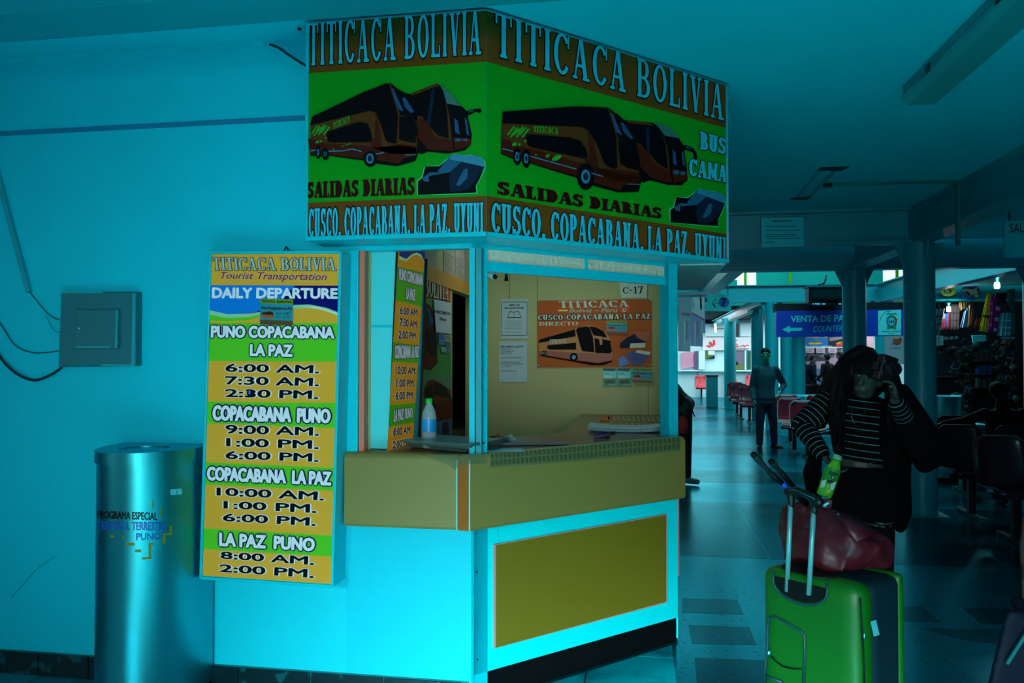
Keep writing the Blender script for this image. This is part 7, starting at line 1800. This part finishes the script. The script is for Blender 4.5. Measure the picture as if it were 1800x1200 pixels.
ar.text('turismo', f2((790, 58), (978, 56), (978, 84), (790, 86)), INK, 1, None, 0, .03)
ar.line(f2((850, 145), (870, 160), (900, 180), (930, 165), (950, 135), (975, 130), (985, 150), (955, 175), (940, 180), (1000, 178), (1060, 160), (1085, 150), (1090, 185), (1110, 160), (1165, 148)), 1.4, RDP, 1)
ar.text('seguro y placentero', f2((770, 200), (1162, 196), (1162, 226), (770, 230)), INK, 1, None, 0, .03); ar.build('lettering', fo)
ar = Art(planeY(29.79)); ar.text('PAZ', f1((510, 815), (690, 810), (690, 865), (510, 870)), mat('dim_letters', (40, 45, 45), 1, .5), 1); 
MB().hexa([PY(px, py, 29.8) for px, py in f1((490, 800), (705, 800), (705, 880), (490, 880))], (0, .1, 0), DCE).build('dark_board', fo); ar.build('dark_board_letters', fo)
tl_ = thing('tube_lamp', 'short glowing vertical tube lamp by the far columns', 'lamp', PY(1257.5, 577, 24))
MB().tube([PY(1257.6, 572, 24), PY(1258, 584, 24)], .03, mat('tube_glow', (230, 255, 235), 1, .5, emit=4), 10).build('tube', tl_); MB().tube([PY(1257.5, 568.5, 24.05), PY(1257.5, 571.5, 24.05)], .045, WHITE, 10).build('cap', tl_)
MB().bar(PY(1258, 578, 24), Vector((2.75, 23.6, PY(1258, 578, 24).z)), .02, .02, BLACK).build('bracket', tl_)
o = thing('ceiling_strip_lamp', 'long pale strip lamp slanting under the far dark ceiling', 'lamp', PY(1300, 557, 22)); MB().bar(PY(1275, 565, 25), PY(1319, 547, 18.5), .12, .07, mat('strip_lamp', (110, 165, 170), 1.1, .4)).build('body', o)
MB().bar(PY(1275, 565, 25) + Vector((0, 0, -.05)), PY(1319, 547, 18.5) + Vector((0, 0, -.05)), .05, .03, WHITE).build('tube', o)
# yellow and blue travel stall
ts = thing('travel_stall', 'travel stall with yellow and blue sign and three papers on its window', 'stall', (6.6, 23.5, 0)); f3 = T(8, 1340, 570); ys = 23.0
def tp_(nm, q, m, th=.04, y=ys): mb = MB(); px_prism(mb, f3(*q), planeY(y - th), th, m); return mb.build(nm, ts)
tp_('back', [(515, 100), (1560, 100), (1560, 1080), (515, 1080)], mat('stall_inner', (150, 130, 140), 2.0, .6), .03)
a_, b_ = PY(1405, 690, ys), PY(1535, 690, ys); MB().box((a_.x, ys, 0), (b_.x, ys + .1, .45), mat('counter_dark', (20, 40, 55), 1, .6)).build('plinth', ts)
tp_('frame_post', [(510, 150), (545, 150), (545, 470), (510, 470)], WP, .14); tp_('frame_rail', [(540, 315), (1145, 315), (1145, 330), (540, 330)], WP, .14)
tp_('sign_board', [(545, 120), (925, 120), (925, 315), (545, 315)], mat('travel_blue', (30, 120, 195), 1.1, .4), .1); tp_('photo_board', [(925, 120), (1145, 120), (1145, 312), (925, 312)], mat('photo_dark', (30, 40, 55), 1.1, .4), .1)
ar = Art(planeY(ys - .1)); ar.text('TURISMO', f3((560, 135), (925, 130), (925, 185), (560, 190)), mat('travel_yellow', (225, 190, 20), 1.1, .5), 1, None, 0, .04)
ar.poly(f3((650, 265), (680, 250), (740, 262), (800, 250), (850, 268), (800, 280), (660, 282)), mat('travel_yellow', (225, 190, 20), 1.1, .5), 1); ar.ell(*f3((760, 220))[0], 4, 3, mat('travel_olive', (90, 140, 120), 1, .5), 1)
ar.text('PUNO - CUSCO - AREQUIPA', f3((545, 297), (985, 300), (985, 316), (545, 314)), WP, 2, None, 0, .02)
ar.poly(f3((1035, 265), (1090, 245), (1145, 258), (1145, 300), (1040, 305)), RDP, 1); ar.poly(f3((1040, 262), (1090, 245), (1130, 250), (1060, 275)), mat('travel_yellow', (225, 190, 20), 1.1, .5), 2); ar.poly(f3((940, 190), (1000, 180), (1140, 170), (1140, 200), (950, 240)), mat('photo_grey', (130, 130, 140), 1, .5), 1)
ar.build('lettering', ts)
for x0, x1 in ((612, 730), (760, 880), (930, 1048)):
    tp_('paper', [(x0, 328), (x1, 326), (x1, 402), (x0, 400)], mat('far_paper', (215, 200, 215), 1.1, .5), .16)
ar = Art(planeY(ys - .16))
for x0, x1 in ((612, 730), (760, 880), (930, 1048)):
    for y in (345, 362, 380): ar.line(f3((x0 + 20, y), (x1 - 25, y)), .5, mat('faint_ink', (45, 60, 65), 1.2, .6), 1)
ar.build('paper_lines', ts)
tp_('mullion', [(735, 330), (748, 330), (748, 620), (735, 620)], mat('stall_mullion', (80, 60, 65), 1, .5), .08); tp_('awning', [(560, 420), (900, 470), (900, 500), (560, 520)], mat('awning_brown', (85, 70, 75), 1, .6), .05)
tp_('counter_front', [(730, 620), (1145, 620), (1145, 1080), (730, 1080)], mat('pale_blue_front', (105, 155, 215), 1.1, .5), .3); tp_('counter_front_dark', [(515, 640), (730, 640), (730, 1080), (515, 1080)], mat('counter_dark', (20, 40, 55), 1, .6), .2)
ar = Art(planeY(ys - .3)); ar.text('WE', f3((785, 710), (875, 705), (875, 765), (785, 770)), mat('we_blue', (50, 90, 170), 1, .5), 1, None, 0, .03); ar.build('counter_lettering', ts)
# notice with the orange disc
sheet('disc_poster', 'white poster with an orange disc behind the nearest thick column', 'poster', planeY(16.0), [(1555, 589), (1590, 589), (1590, 640), (1555, 640)], mat('mauve_white', (120, 135, 145), 1.2, .5),
    lambda ar: [ar.ell(1577, 598, 8, 8.5, mat('disc_rust', (125, 55, 40), 1.2, .5), 1), ar.ell(1575, 592, 7, 3.5, mat('disc_pale', (150, 140, 130), 1.1, .5), 2), ar.text('ATENCION', [(1566, 603), (1580, 603), (1580, 606), (1566, 606)], INK, 1), ar.text('AL CLIENTE', [(1564, 610), (1584, 610), (1584, 613), (1564, 613)], INK, 1)], .02)
dp_ = [o for o in S.objects if o.name.startswith('disc_poster')][0]; q_ = PY(1572, 640, 16.01); MB().box((q_.x - .02, 16.01, 0), (q_.x + .02, 16.03, q_.z + .3), BLACK).build('stand_post', dp_)
for o in list(S.objects):
    if o.type == 'MESH' and o.name.startswith('handle_opening'): pass
